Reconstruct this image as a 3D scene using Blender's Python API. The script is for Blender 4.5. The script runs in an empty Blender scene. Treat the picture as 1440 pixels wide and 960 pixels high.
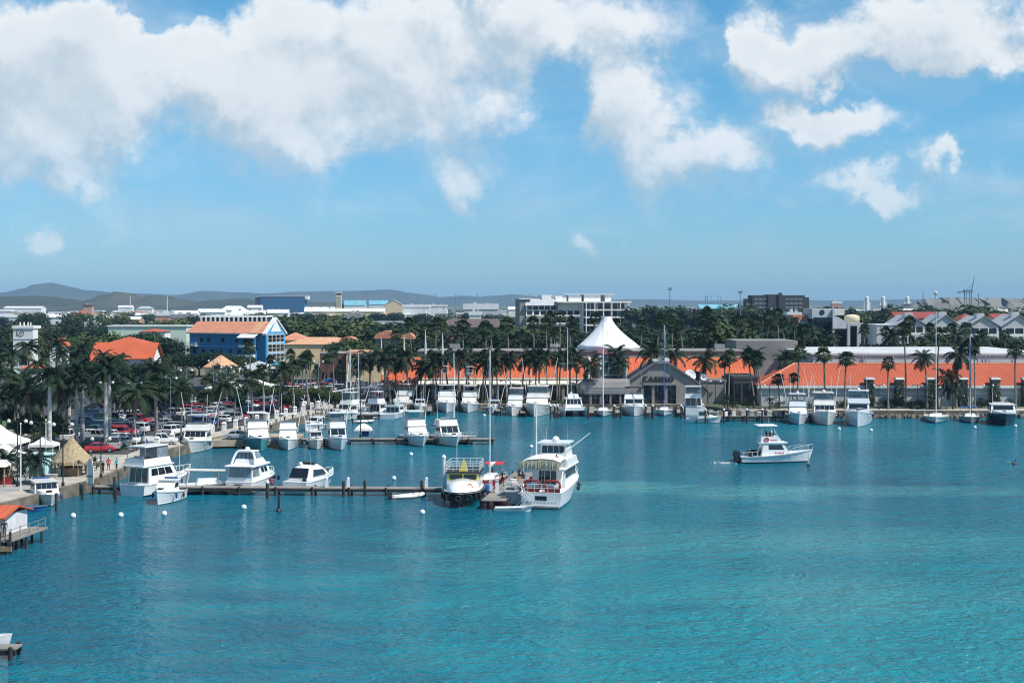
import bpy, bmesh, math, random
from mathutils import Vector, Matrix, Euler
R = math.radians
sc = bpy.context.scene
COL = sc.collection
F, H, CX, HY = 2000.0, 24.0, 720.0, 425.0      # lens in pixels of the 1440 wide photo, eye height, horizon row

# ------------------------------------------------------------------ camera
cd = bpy.data.cameras.new('camera'); cam = bpy.data.objects.new('camera', cd); COL.objects.link(cam)
cam.location = (0, 0, H); cam.rotation_euler = (R(90), 0, 0)
cd.sensor_width = 36; cd.lens = F / 1440 * 36; cd.shift_y = -(480 - HY) / 1440
cd.clip_start = .5; cd.clip_end = 30000
sc.camera = cam

# ------------------------------------------------------------------ sun, sky, exposure
SUN_EL = R(53); SDX, SDY = .90, -.44              # horizontal direction towards the sun
n_ = math.hypot(SDX, SDY); SDX, SDY = SDX / n_, SDY / n_
sdir = Vector((SDX * math.cos(SUN_EL), SDY * math.cos(SUN_EL), math.sin(SUN_EL)))
sl = bpy.data.lights.new('sun', 'SUN'); sun = bpy.data.objects.new('sun', sl); COL.objects.link(sun)
sl.energy = 4.6; sl.angle = R(.53); sl.color = (1, .955, .88)
sun.rotation_euler = sdir.to_track_quat('Z', 'Y').to_euler()
sc.view_settings.view_transform = 'Standard'; sc.view_settings.look = 'None'
sc.view_settings.exposure = 0.35; sc.view_settings.gamma = 1; sc.view_settings.use_curve_mapping = False

class NT:
    """small helper for building node trees"""
    def __init__(s, tree): s.t = tree; s.n = tree.nodes; s.l = tree.links
    def node(s, typ, **kw):
        nd = s.n.new(typ)
        for k, v in kw.items(): setattr(nd, k, v)
        return nd
    def put(s, sock, v):
        if isinstance(v, bpy.types.NodeSocket): s.l.new(v, sock)
        elif v is not None: sock.default_value = v
    def m(s, op, a, b=None, c=None, clamp=False):
        nd = s.node('ShaderNodeMath', operation=op, use_clamp=clamp)
        for i, v in enumerate((a, b, c)):
            if v is not None: s.put(nd.inputs[i], v)
        return nd.outputs[0]
    def mix(s, f, a, b, mode='MIX'):
        nd = s.node('ShaderNodeMix', data_type='RGBA', blend_type=mode)
        s.put(nd.inputs[0], f)
        for i, v in ((6, a), (7, b)):
            if not isinstance(v, bpy.types.NodeSocket): v = (*v[:3], 1)
            s.put(nd.inputs[i], v)
        return nd.outputs[2]
    def sstep(s, v, lo, hi, a=0., b=1.):
        nd = s.node('ShaderNodeMapRange', interpolation_type='SMOOTHSTEP')
        for i, q in enumerate((v, lo, hi, a, b)): s.put(nd.inputs[i], q)
        return nd.outputs[0]
    def noise(s, vec, scale, detail=3, rough=.55, out=0, dist=0):
        nd = s.node('ShaderNodeTexNoise'); s.put(nd.inputs['Vector'], vec)
        nd.inputs['Scale'].default_value = scale; nd.inputs['Detail'].default_value = detail
        nd.inputs['Roughness'].default_value = rough; nd.inputs['Distortion'].default_value = dist
        return nd.outputs[out]
    def xyz(s, x, y, z=0.):
        nd = s.node('ShaderNodeCombineXYZ')
        for i, v in enumerate((x, y, z)): s.put(nd.inputs[i], v)
        return nd.outputs[0]

# clouds live in the sky by direction: centre, radii (all in 1/2000 of the tangent from due north) and weight
CLOUDS = [(-705,385,95,75,1.1),(-660,330,120,95,1.1),(-700,240,130,70,.85),(-585,392,70,52,1.0),(-560,330,100,90,.95),(-590,265,110,60,.7),
 (-510,395,40,30,.35),(-470,330,90,75,.85),(-330,405,75,60,1.0),(-380,320,120,95,1.0),(-360,265,90,55,.8),(-250,335,130,90,.85),(-255,265,130,60,.75),
 (-140,400,140,75,.9),(-110,310,130,80,.85),(-60,235,110,45,.6),(20,405,120,60,.85),(50,345,90,65,.6),(150,400,100,60,.75),(0,265,60,40,.5),
 (-78,165,52,36,1.05),(-290,155,60,35,.33),(-380,130,80,30,.22),(145,305,50,55,1.05),(172,240,52,70,1.15),(215,185,60,42,1.0),(160,215,60,70,.5),(225,285,40,45,.35),(190,125,34,30,.4),
 (310,385,70,55,1.0),(345,345,90,62,1.1),(430,355,80,42,1.0),(520,375,130,70,1.0),(640,385,130,65,1.0),(575,340,90,30,.5),(470,300,70,14,-.6),(690,345,80,40,.7),
 (395,252,62,36,1.15),(460,265,78,42,1.2),(525,250,60,30,.5),(305,200,62,44,1.1),(310,140,50,24,.4),(490,172,80,34,1.1),(420,190,40,25,.3),(560,175,50,24,.35),(608,202,36,26,1.1),(388,138,36,18,.3),(690,172,30,26,.4),
 (75,265,30,80,-.7),(268,310,22,60,-.6),(-438,410,70,50,-.9),(272,400,26,70,-.8),(-215,395,40,25,.25),(-620,215,120,40,.45),(-180,215,130,40,.4),(95,95,34,26,.8),(75,75,30,16,.3),(-668,122,36,24,1.1),(-555,110,20,12,.35),(-610,95,70,40,.25),(-600,180,200,50,.3),(-300,200,200,45,.25),(-120,120,200,40,.12)]
world = bpy.data.worlds.new('World'); sc.world = world; world.use_nodes = True
w = NT(world.node_tree); w.n.clear()
grp = bpy.data.node_groups.new('cloud_density', 'ShaderNodeTree')
grp.interface.new_socket('Vector', in_out='INPUT', socket_type='NodeSocketVector')
grp.interface.new_socket('Density', in_out='OUTPUT', socket_type='NodeSocketFloat')
g = NT(grp); gi = g.node('NodeGroupInput'); go = g.node('NodeGroupOutput')
wn1 = g.noise(gi.outputs[0], 9, 6, .6, out=1); wn2 = g.noise(gi.outputs[0], 34, 6, .62, out=1)
def vm(t, op, a, b):
    nd = t.node('ShaderNodeVectorMath', operation=op); t.put(nd.inputs[0], a)
    t.put(nd.inputs[3] if op == 'SCALE' else nd.inputs[1], b); return nd.outputs[0]
warp = vm(g, 'ADD', gi.outputs[0], vm(g, 'SCALE', vm(g, 'SUBTRACT', wn1, (.5, .5, .5)), .11))
warp = vm(g, 'ADD', warp, vm(g, 'SCALE', vm(g, 'SUBTRACT', wn2, (.5, .5, .5)), .045))
sx = g.node('ShaderNodeSeparateXYZ'); g.put(sx.inputs[0], warp)
acc = None
for cx, cy, rx, ry, wt in CLOUDS:
    dx = g.m('MULTIPLY_ADD', sx.outputs[0], 2000 / rx, -cx / rx)
    dy = g.m('MULTIPLY_ADD', sx.outputs[1], 2000 / ry, -cy / ry)
    r2 = g.m('MULTIPLY_ADD', dx, dx, g.m('MULTIPLY', dy, dy))
    f = g.m('MULTIPLY', g.m('POWER', 2.718, g.m('MULTIPLY', r2, -1.5)), wt * 1.1)
    acc = f if acc is None else g.m('ADD', acc, f)
fine = g.noise(gi.outputs[0], 16, 8, .62)
fine2 = g.noise(gi.outputs[0], 46, 6, .6)
nz = g.m('MULTIPLY_ADD', fine, 1.5, -.75)
nz = g.m('ADD', nz, g.m('MULTIPLY_ADD', fine2, .62, -.31))
nz = g.m('ADD', nz, g.m('MULTIPLY_ADD', g.noise(gi.outputs[0], 120, 4, .6), .3, -.15))
den = g.m('ADD', g.m('MULTIPLY', acc, .95), g.m('MULTIPLY', nz, g.sstep(acc, .02, .75)))
g.put(go.inputs[0], den)
geo = w.node('ShaderNodeTexCoord'); sep = w.node('ShaderNodeSeparateXYZ'); w.put(sep.inputs[0], geo.outputs['Generated'])
yy = w.m('MAXIMUM', w.m('ABSOLUTE', sep.outputs[1]), .05)
u = w.m('DIVIDE', sep.outputs[0], yy); v = w.m('DIVIDE', sep.outputs[2], yy)
def dens(du, dv):
    nd = w.node('ShaderNodeGroup'); nd.node_tree = grp
    w.put(nd.inputs[0], w.xyz(w.m('ADD', u, du), w.m('ADD', v, dv))); return nd.outputs[0]
d0 = dens(0, 0); d1 = dens(.010, .022)
alpha = w.sstep(d0, .06, 1.15, 0., .95)
pv = w.xyz(u, v); pv1 = w.xyz(w.m('ADD', u, .009), w.m('ADD', v, .017))
puff = w.m('SUBTRACT', w.noise(pv, 15, 5, .55, dist=.6), w.noise(pv1, 15, 5, .55, dist=.6))
puff2 = w.m('SUBTRACT', w.noise(pv, 6, 3, .5), w.noise(w.xyz(w.m('ADD', u, .02), w.m('ADD', v, .04)), 6, 3, .5))
sh = w.m('ADD', w.m('MULTIPLY', w.m('SUBTRACT', d0, d1), .45), w.m('ADD', w.m('MULTIPLY', puff, 1.1), w.m('MULTIPLY', puff2, 1.0)))
lit = w.sstep(sh, -.36, .36)
cl = w.mix(lit, (.56, .70, .82), (1.03, 1.07, 1.10))
cl = w.mix(w.sstep(d0, .9, 2.0, 0., .45), cl, (.78, .86, .92))
low = w.sstep(v, 0.02, .16, .6, 1.0)
veil = w.m('MULTIPLY', w.sstep(w.noise(w.xyz(u, w.m('MULTIPLY', v, 2.6)), 7, 6, .6, dist=.7), .40, .72, 0., .34), w.sstep(v, .01, .07))
alpha = w.m('MAXIMUM', w.m('MULTIPLY', alpha, low), veil)
sky = w.node('ShaderNodeTexSky', sky_type='NISHITA', sun_disc=False, sun_elevation=SUN_EL)
sky.sun_rotation = math.atan2(SDX, SDY); sky.altitude = 0; sky.air_density = 1.0; sky.dust_density = .3; sky.ozone_density = 2.6
WS = .10
skyc = w.mix(1.0, sky.outputs[0], w.mix(w.sstep(v, 0., .2), (.44, .715, 1.03), (.43, .87, 1.02)), 'MULTIPLY')
CLG = 6.9
clg = w.mix(1.0, cl, (CLG, CLG, CLG), 'MULTIPLY')
fin = w.mix(alpha, skyc, clg)
bg = w.node('ShaderNodeBackground'); w.put(bg.inputs[0], fin); bg.inputs[1].default_value = WS
wo = w.node('ShaderNodeOutputWorld'); w.put(wo.inputs[0], bg.outputs[0])
world.cycles.sampling_method = 'MANUAL'; world.cycles.sample_map_resolution = 1024
sc.cycles.max_bounces = 6; sc.cycles.volume_bounces = 0; sc.cycles.transparent_max_bounces = 8
sc.cycles.filter_width = 1.1; sc.cycles.use_denoising = True; sc.cycles.sample_clamp_indirect = 6

# ------------------------------------------------------------------ pixel to place
def P(px, py, z=0.):
    Y = F * (H - z) / (py - HY); return Vector(((px - CX) / F * Y, Y, z))
def XA(px, Y): return (px - CX) / F * Y
def ZA(py, Y): return H - (py - HY) / F * Y

# ------------------------------------------------------------------ materials
MATS = {}
def mat(name, col, rough=.55, var=.12, scale=1.5, metal=0., spec=.5, bump=0., col2=None, coat=0., emit=None):
    if name in MATS: return MATS[name]
    m = bpy.data.materials.new(name); m.use_nodes = True; MATS[name] = m
    t = NT(m.node_tree); b = t.n['Principled BSDF']
    tc = t.node('ShaderNodeTexCoord')
    n = t.noise(tc.outputs['Object'], scale, 4, .6)
    f = t.sstep(n, .3, .7)
    c2 = col2 or tuple(min(1, c * (1 - 2 * var)) for c in col)
    t.put(b.inputs['Base Color'], t.mix(f, c2, col))
    b.inputs['Roughness'].default_value = rough; b.inputs['Metallic'].default_value = metal
    b.inputs['Specular IOR Level'].default_value = spec; b.inputs['Coat Weight'].default_value = coat
    if bump:
        bp = t.node('ShaderNodeBump'); bp.inputs['Strength'].default_value = bump; bp.inputs['Distance'].default_value = .05
        t.put(bp.inputs['Height'], t.noise(tc.outputs['Object'], scale * 6, 4)); t.put(b.inputs['Normal'], bp.outputs[0])
    return m
def striped(name, col, col2, axis, pitch, rough=.7, duty=.5, var=.15, scale=.6):
    """roof tiles, planks: ridges repeated along one object axis, with weathering"""
    m = mat(name, col, rough, var, scale); t = NT(m.node_tree); b = t.n['Principled BSDF']
    tc = t.node('ShaderNodeTexCoord'); s = t.node('ShaderNodeSeparateXYZ'); t.put(s.inputs[0], tc.outputs['Object'])
    fr = t.m('FRACT', t.m('MULTIPLY', s.outputs['XYZ'.index(axis)], 1 / pitch))
    tri = t.m('ABSOLUTE', t.m('MULTIPLY_ADD', fr, 2, -1))
    old = b.inputs['Base Color'].links[0].from_socket
    t.put(b.inputs['Base Color'], t.mix(t.sstep(tri, duty, duty + .3), old, col2))
    bp = t.node('ShaderNodeBump'); bp.inputs['Strength'].default_value = .5; bp.inputs['Distance'].default_value = .08
    t.put(bp.inputs['Height'], tri); t.put(b.inputs['Normal'], bp.outputs[0])
    return m
WHITE = mat('gelcoat_white', (.80, .80, .79), .28, .05, .8, coat=.3); WHITE2 = mat('gelcoat_offwhite', (.74, .73, .69), .34, .07, .5, coat=.2); WHITE3 = mat('gelcoat_cool_white', (.70, .73, .76), .3, .06, .6, coat=.3)
CREAM = mat('gelcoat_cream', (.74, .70, .62), .3, .05, .8)
NAVY = mat('hull_navy', (.012, .016, .035), .22, .1, .8, coat=.4)
BLACKH = mat('hull_black', (.015, .015, .018), .4, .2, 1.2)
TEAL = mat('hull_teal', (.09, .33, .34), .3, .06, .8)
PALEBLUE = mat('hull_pale_blue', (.42, .58, .66), .3, .05, .8)
GREYH = mat('hull_grey', (.35, .37, .39), .35, .08, .8)
REDH = mat('hull_red', (.55, .035, .045), .3, .08, .8)
BOTTOM = mat('antifoul_dark', (.015, .02, .035), .7, .3, 1.)
REDBOT = mat('antifoul_red', (.22, .03, .025), .7, .3, 1.)
GLASS = mat('dark_glass', (.012, .017, .024), .06, .2, .8, spec=.8)
CLEAR = mat('clear_vinyl', (.22, .27, .30), .12, .2, .9, spec=.7)
STEEL = mat('stainless', (.62, .64, .66), .25, .1, 2, metal=.9)
POLE = mat('white_pole', (.72, .72, .70), .4, .06, .7)
TEAK = mat('teak', (.30, .19, .11), .65, .25, 4)
DARK = mat('dark_fittings', (.02, .021, .024), .6, .3, 3)
GREYP = mat('grey_vinyl', (.40, .42, .44), .6, .1, 1)
BLUEC = mat('blue_canvas', (.015, .07, .24), .8, .15, 2)
TURQC = mat('turquoise_canvas', (.05, .32, .42), .8, .15, 2)
REDC = mat('red_canvas', (.60, .03, .05), .75, .12, 2)
RUBBER = mat('rubber', (.018, .018, .018), .8, .3, 3)
YEL = mat('yellow_paint', (.75, .58, .06), .5, .1, 2)
ORANGE = mat('orange_plastic', (.75, .17, .04), .5, .1, 2)
SAIL = mat('sailcloth', (.72, .70, .66), .8, .1, 2)

# ------------------------------------------------------------------ meshes
class MB:
    def __init__(s): s.v = []; s.f = []; s.mi = []
    def add(s, pts, faces, m=0):
        o = len(s.v); s.v += [tuple(p) for p in pts]
        s.f += [tuple(i + o for i in f) for f in faces]; s.mi += [m] * len(faces); return s
    def poly(s, pts, m=0): return s.add(pts, [tuple(range(len(pts)))], m)
    def loft(s, loops, m=0, cap0=True, cap1=True, closed=True, mrows=None):
        n = len(loops[0]); o = len(s.v)
        for l in loops: s.v += [tuple(p) for p in l]
        for j in range(len(loops) - 1):
            for i in range(n if closed else n - 1):
                a = o + j * n + i; b = o + j * n + (i + 1) % n
                s.f.append((a, b, b + n, a + n)); s.mi.append(mrows[i] if mrows else m)
        if cap0: s.f.append(tuple(o + i for i in reversed(range(n)))); s.mi.append(m)
        if cap1: s.f.append(tuple(o + (len(loops) - 1) * n + i for i in range(n))); s.mi.append(m)
        return s
    def box(s, x0, x1, y0, y1, z0, z1, m=0):
        return s.loft([[(x0, y0, z0), (x1, y0, z0), (x1, y1, z0), (x0, y1, z0)], [(x0, y0, z1), (x1, y0, z1), (x1, y1, z1), (x0, y1, z1)]], m)
    def tube(s, p0, p1, r0, r1=None, n=6, m=0, cap=True):
        p0, p1 = Vector(p0), Vector(p1); r1 = r0 if r1 is None else r1
        d = (p1 - p0).normalized(); a = d.orthogonal().normalized(); b = d.cross(a)
        ring = lambda p, r: [p + (a * math.cos(t) + b * math.sin(t)) * r for t in [6.28318 * i / n for i in range(n)]]
        return s.loft([ring(p0, r0), ring(p1, r1)], m, cap, cap)
    def path(s, pts, r, n=5, m=0, rr=None):
        for i in range(len(pts) - 1):
            a = rr[i] if rr else r; b = rr[i + 1] if rr else r
            s.tube(pts[i], pts[i + 1], a, b, n, m)
        return s
    def lathe(s, prof, n=16, c=(0, 0, 0), m=0, sx=1, sy=1, cap=True):
        loops = [[(c[0] + r * sx * math.cos(6.28318 * i / n), c[1] + r * sy * math.sin(6.28318 * i / n), c[2] + z) for i in range(n)] for r, z in prof]
        return s.loft(loops, m, cap, cap)
    def ball(s, c, r, m=0, n=10, sz=1.):
        return s.lathe([(max(.001, r * math.sin(t)), -r * sz * math.cos(t)) for t in [math.pi * k / 7 for k in range(8)]], n, c, m)
    def frus(s, r0, z0, r1, z1, m=0):
        """box between two rectangles (x0,x1,y0,y1)"""
        q = lambda r, z: [(r[0], r[2], z), (r[1], r[2], z), (r[1], r[3], z), (r[0], r[3], z)]
        s.loft([q(r0, z0), q(r1, z1)], m); return q(r0, z0), q(r1, z1)
    def panes(s, quad, n, v0, v1, gap=.06, off=.02, m=0, u0=.05, u1=.95, th=.02):
        """thin window panes standing proud of a quad given as bottom-left, bottom-right, top-right, top-left seen from outside"""
        a, b, c, d = [Vector(p) for p in quad]
        nrm = (b - a).cross(d - a).normalized()
        at = lambda uu, vv, o: (a.lerp(b, uu)).lerp(d.lerp(c, uu), vv) + nrm * o
        for i in range(n):
            w_ = (u1 - u0) / n; x0 = u0 + i * w_ + w_ * gap; x1 = u0 + (i + 1) * w_ - w_ * gap
            ring = lambda o: [at(x0, v0, o), at(x1, v0, o), at(x1, v1, o), at(x0, v1, o)]
            s.loft([ring(-.005), ring(off)], m, False, True)
        return s
    def build(s, name, mats, parent=None, smooth=False):
        me = bpy.data.meshes.new(name); me.from_pydata(s.v, [], s.f)
        if not isinstance(mats, (list, tuple)): mats = [mats]
        for q in mats: me.materials.append(q)
        me.polygons.foreach_set('material_index', s.mi)
        if smooth: me.polygons.foreach_set('use_smooth', [True] * len(s.f))
        me.update()
        o = bpy.data.objects.new(name, me); COL.objects.link(o)
        if parent: o.parent = parent
        return o
def tag(o, label=None, cat=None, group=None, kind=None):
    if label: o['label'] = label
    if cat: o['category'] = cat
    if group: o['group'] = group
    if kind: o['kind'] = kind
    return o
def thing(name, label, cat, loc=(0, 0, 0), rz=0., group=None):
    o = bpy.data.objects.new(name, None); COL.objects.link(o); o.empty_display_size = .3
    o.location = loc; o.rotation_euler = (0, 0, rz); return tag(o, label, cat, group)
def dup(src, loc=None, rz=None, label=None, group=None, scale=None):
    r = src.copy(); COL.objects.link(r)
    if loc is not None: r.location = loc
    if rz is not None: r.rotation_euler = (0, 0, rz)
    if scale: r.scale = (scale,) * 3 if not isinstance(scale, tuple) else scale
    if label: r['label'] = label
    if group: r['group'] = group
    for ch in KIDS.get(src.name) or list(src.children):
        c = ch.copy(); COL.objects.link(c); c.parent = r
        for g2 in list(ch.children):
            d = g2.copy(); COL.objects.link(d); d.parent = c
    return r
KIDS = {}
_ones = 'zeroth first second third fourth fifth sixth seventh eighth ninth tenth eleventh twelfth thirteenth fourteenth fifteenth sixteenth seventeenth eighteenth nineteenth'.split()
def nth(i):
    if i < 20: return _ones[i]
    t, o = divmod(i, 10); tens = ['', '', 'twent', 'thirt', 'fort', 'fift', 'sixt', 'sevent', 'eight', 'ninet'][t]
    return tens + 'ieth' if o == 0 else tens + 'y-' + _ones[o]
# ------------------------------------------------------------------ ground, water, hills
GZ = 1.3
QL = [(-400, 40), (-120, 70), (-66, 130), (-57.3, 159), (-52.9, 184), (-52.8, 219), (-49.6, 235), (-38, 300), (-36, 316)]   # left quay edge
QR = [(-36, 316), (41, 315), (46, 298), (118, 296), (9000, 296)]
land = MB()
gp = [(-9000, 40)] + QL + QR[1:] + [(9000, 16000), (-9000, 16000)]
land.poly([(x, y, GZ) for x, y in gp])
gm = bpy.data.materials.new('ground'); gm.use_nodes = True; t = NT(gm.node_tree); b = t.n['Principled BSDF']
tc = t.node('ShaderNodeTexCoord')
n1 = t.noise(tc.outputs['Object'], .012, 6, .6); n2 = t.noise(tc.outputs['Object'], .15, 5, .6)
c = t.mix(t.sstep(n1, .4, .6), (.045, .07, .03), (.17, .15, .10))
c = t.mix(t.sstep(n2, .4, .7), c, (.07, .085, .045))
t.put(b.inputs['Base Color'], c); b.inputs['Roughness'].default_value = .95
tag(land.build('ground', gm), kind='structure')
# water
wm = bpy.data.materials.new('harbour_water'); wm.use_nodes = True; t = NT(wm.node_tree); b = t.n['Principled BSDF']
tc = t.node('ShaderNodeTexCoord'); pos = tc.outputs['Object']; sp = t.node('ShaderNodeSeparateXYZ'); t.put(sp.inputs[0], pos)
big = t.noise(pos, .016, 4, .55); med = t.noise(vm(t, 'MULTIPLY', pos, (.05, .11, 1)), 1, 5, .6)
DEEP, MIDW, SHAL, SANDY = (.0005, .104, .165), (.0008, .148, .212), (.0035, .205, .252), (.07, .30, .315)
c = t.mix(t.sstep(t.m('ADD', big, t.m('MULTIPLY_ADD', sp.outputs[0], .0011, 0)), .40, .62), DEEP, MIDW)
near = t.sstep(sp.outputs[1], 190, 100)
c = t.mix(t.m('MULTIPLY', near, t.sstep(t.m('ADD', med, t.m('MULTIPLY', sp.outputs[0], .006)), .25, .65)), c, SHAL)
for (bx, by, rx, ry, st) in [(1070, 692, 9, 7, .7), (860, 685, 8, 6, .8), (1300, 690, 16, 5, .5), (1240, 760, 14, 8, .35), (900, 760, 16, 9, .35), (700, 790, 12, 8, .3), (1180, 840, 12, 8, .35), (600, 600, 14, 12, .25), (1150, 610, 20, 12, .18)]:
    q = P(bx, by)
    wx = t.m('ADD', sp.outputs[0], t.m('MULTIPLY_ADD', med, 26, -13))
    dx = t.m('MULTIPLY_ADD', wx, 1 / rx, -q.x / rx); dy = t.m('MULTIPLY_ADD', sp.outputs[1], 1 / ry, -q.y / ry)
    r2 = t.m('ADD', t.m('MULTIPLY', dx, dx), t.m('MULTIPLY', dy, dy))
    c = t.mix(t.m('MULTIPLY', t.sstep(r2, 2.0, .0), st * .85), c, SANDY)
t.put(b.inputs['Base Color'], c); b.inputs['Roughness'].default_value = .13; b.inputs['IOR'].default_value = 1.33
b.inputs['Specular IOR Level'].default_value = .36
w1 = t.noise(vm(t, 'MULTIPLY', pos, (.75, .95, 1)), 1.0, 3, .55, dist=.8)
w2 = t.noise(vm(t, 'MULTIPLY', pos, (1.9, 2.5, 1)), 1.0, 3, .6, dist=.5)
w3 = t.noise(vm(t, 'MULTIPLY', pos, (.16, .24, 1)), 1.0, 2, .5)
hgt = t.m('ADD', t.m('MULTIPLY', w1, .62), t.m('ADD', t.m('MULTIPLY', w2, .26), t.m('MULTIPLY', w3, .9)))
gust = t.sstep(t.noise(vm(t, 'MULTIPLY', pos, (.02, .045, 1)), 1, 4, .6), .3, .7, .78, 1.0)
bp = t.node('ShaderNodeBump'); t.put(bp.inputs['Strength'], gust); bp.inputs['Distance'].default_value = 1.5
t.put(bp.inputs['Height'], hgt); t.put(b.inputs['Normal'], bp.outputs[0])
wat = MB(); wat.poly([(-9000, -1500, 0), (9000, -1500, 0), (9000, 330, 0), (-9000, 330, 0)])
tag(wat.build('water', wm), kind='structure')

# sheets on the ground
PAVE = mat('pale_paving', (.46, .42, .35), .85, .14, .5, bump=.2)
ASPH = mat('asphalt', (.06, .06, .063), .9, .2, .4, bump=.3)
SANDP = mat('sandy_paving', (.40, .34, .25), .9, .18, .6, bump=.3)
LAWN = mat('lawn', (.085, .16, .035), .95, .25, .5, bump=.5)
CONC = mat('concrete', (.36, .35, .33), .85, .15, .7, bump=.2)
def sheet(name, pts, m, z, label=None):
    o = MB(); o.poly([(x, y, z) for x, y in pts]); return tag(o.build(name, m), kind='structure')
def off(pts, d):
    out = []
    for i, (x, y) in enumerate(pts):
        a = Vector(pts[max(0, i - 1)]); c_ = Vector(pts[min(len(pts) - 1, i + 1)]); dd = (c_ - a).normalized()
        out.append((x - dd.y * d, y + dd.x * d))
    return out
def strip(name, line, d0, d1, m, z): return sheet(name, off(line, d0) + off(line, d1)[::-1], m, z)
QV = QL[2:]
sheet('parking_asphalt', [(-57, 213), (-44, 300), (-41.5, 317), (-20, 319), (-30, 420), (-160, 420), (-140, 300), (-95, 230), (-75, 213)], ASPH, GZ + .02)
strip('promenade', QV, -.0, 4.6, PAVE, GZ + .04)
strip('boardwalk_edge', QV, 0, 1.2, SANDP, GZ + .06)
sheet('plaza', [(-67, 130), (-61.9, 159), (-57.6, 184), (-57.4, 212), (-78, 212), (-84, 160), (-80, 130)], CONC, GZ + .03)
sheet('far_promenade', [(-35.8, 316.4), (41, 315.4), (41, 319.4), (-35.8, 319.8)], PAVE, GZ + .03); sheet('far_promenade', [(46.3, 298.4), (160, 296.3), (160, 304), (46.3, 304.4)], PAVE, GZ + .03)
sheet('lawn', [(-64, 218), (-60, 218), (-58.3, 227), (-63, 227)], LAWN, GZ + .045)
sheet('lawn', [P(-40, 606, GZ).to_2d(), P(35, 606, GZ).to_2d(), P(40, 588, GZ).to_2d(), P(-40, 588, GZ).to_2d()], LAWN, GZ + .05)
sheet('lawn', [P(118, 581, GZ).to_2d(), P(176, 578, GZ).to_2d(), P(176, 569, GZ).to_2d(), P(118, 571, GZ).to_2d()], LAWN, GZ + .05)
sheet('lawn', [P(52, 590, GZ).to_2d(), P(75, 590, GZ).to_2d(), P(75, 584, GZ).to_2d(), P(52, 584, GZ).to_2d()], LAWN, GZ + .05)
sheet('footpath', [P(45, 620, GZ).to_2d(), P(80, 612, GZ).to_2d(), P(92, 588, GZ).to_2d(), P(70, 588, GZ).to_2d(), P(60, 605, GZ).to_2d(), P(0, 612, GZ).to_2d(), P(0, 622, GZ).to_2d()], SANDP, GZ + .06)
sheet('lawn', [(-30, 320), (-30, 327), (16, 327), (16, 320)], LAWN, GZ + .05)
sheet('road', [(-110, 213), (-82, 213), (-100, 240), (-150, 330), (-190, 330)], ASPH, GZ + .03)
# seawalls
SEAW = mat('seawall', (.20, .17, .13), .9, .3, .6, bump=.4)
def seawall(pts, label):
    o = MB(); inn = off(pts, .5)
    for i in range(len(pts) - 1):
        a, b_, c_, d = pts[i], pts[i + 1], inn[i + 1], inn[i]
        q = lambda z: [(a[0], a[1], z), (b_[0], b_[1], z), (c_[0], c_[1], z), (d[0], d[1], z)]
        o.loft([q(-1), q(GZ + .12)])
    return tag(o.build('seawall', SEAW), label, 'seawall')
seawall(QL[1:], 'low brown stone seawall along the left quay beside the parking lot')
seawall([(-36, 316), (41, 315), (46, 298)], 'dark stone seawall behind the far row of boats before the mall')
seawall([(46, 298), (118, 296), (160, 296)], 'stone seawall at the far quay below the right-hand mall wing')
# ledge rocks under the right mall
ROCK = mat('shore_rock', (.22, .19, .15), .95, .3, 1.2, bump=.6)
rk = MB(); rnd = random.Random(4)
for i in range(260):
    x = rnd.uniform(62, 125); y = 296.6 - rnd.uniform(.3, 2.4); r = rnd.uniform(.25, .6)
    loops = []
    for z, k in ((-.7, .9), (-.1, 1.), (.45, .75), (.75, .3)):
        loops.append([(x + r * k * rnd.uniform(.7, 1.2) * math.cos(a), y + r * k * rnd.uniform(.7, 1.2) * math.sin(a), z * r * 1.5 + .25) for a in [6.283 * j / 6 for j in range(6)]])
    rk.loft(loops)
tag(rk.build('shore_rocks', ROCK), 'brown rubble rocks along the waterline below the right mall', 'rocks', kind='stuff')

# hills far away
HM = mat('dry_hill', (.065, .07, .05), 1., .25, .004, col2=(.03, .042, .03))
def hill(name, Y, prof, depth, seed, m=None):
    """ridge whose outline follows prof = [(px, py)], with real depth towards and away from us"""
    rr = random.Random(seed); o = MB(); loops = []
    xs = [prof[0][0] + (prof[-1][0] - prof[0][0]) * i / 90 for i in range(91)]
    def hh(x):
        for (a, ya), (b_, yb) in zip(prof, prof[1:]):
            if a <= x <= b_:
                k = (x - a) / (b_ - a); k = k * k * (3 - 2 * k); return ya + (yb - ya) * k
    for j in range(13):
        v_ = j / 12; dd = (v_ - .45) * depth; s = max(0, math.sin(math.pi * min(1, v_ / .9 * .5 if v_ < .45 else .5 + (v_ - .45) / .55 * .5)))
        loops.append([(XA(x, Y) + rr.uniform(-8, 8), Y + dd, GZ - 2 + (ZA(hh(x), Y) - GZ) * (s ** 1.2) * (1 + (rr.uniform(-.10, .10) if 0 < s < .97 else 0))) for x in xs])
    o.loft(loops, 0, False, False, closed=False)
    return tag(o.build(name, m or HM, smooth=True), kind='structure')
hill('hill', 8800, [(-120, 420), (-40, 414), (0, 410), (25, 405), (45, 398), (68, 396), (88, 402), (112, 407), (150, 410), (200, 412), (240, 414), (285, 408), (330, 410), (370, 412), (420, 409), (500, 408), (545, 406), (585, 412), (620, 417), (650, 415), (680, 417), (720, 418)], 1500, 1)
hill('hill', 3300, [(-150, 424), (-60, 417), (0, 415), (40, 414), (110, 422), (140, 412), (155, 408), (172, 412), (185, 417), (212, 413), (238, 418), (260, 423), (300, 420), (330, 418), (345, 420), (400, 422), (470, 424)], 900, 2)
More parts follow.
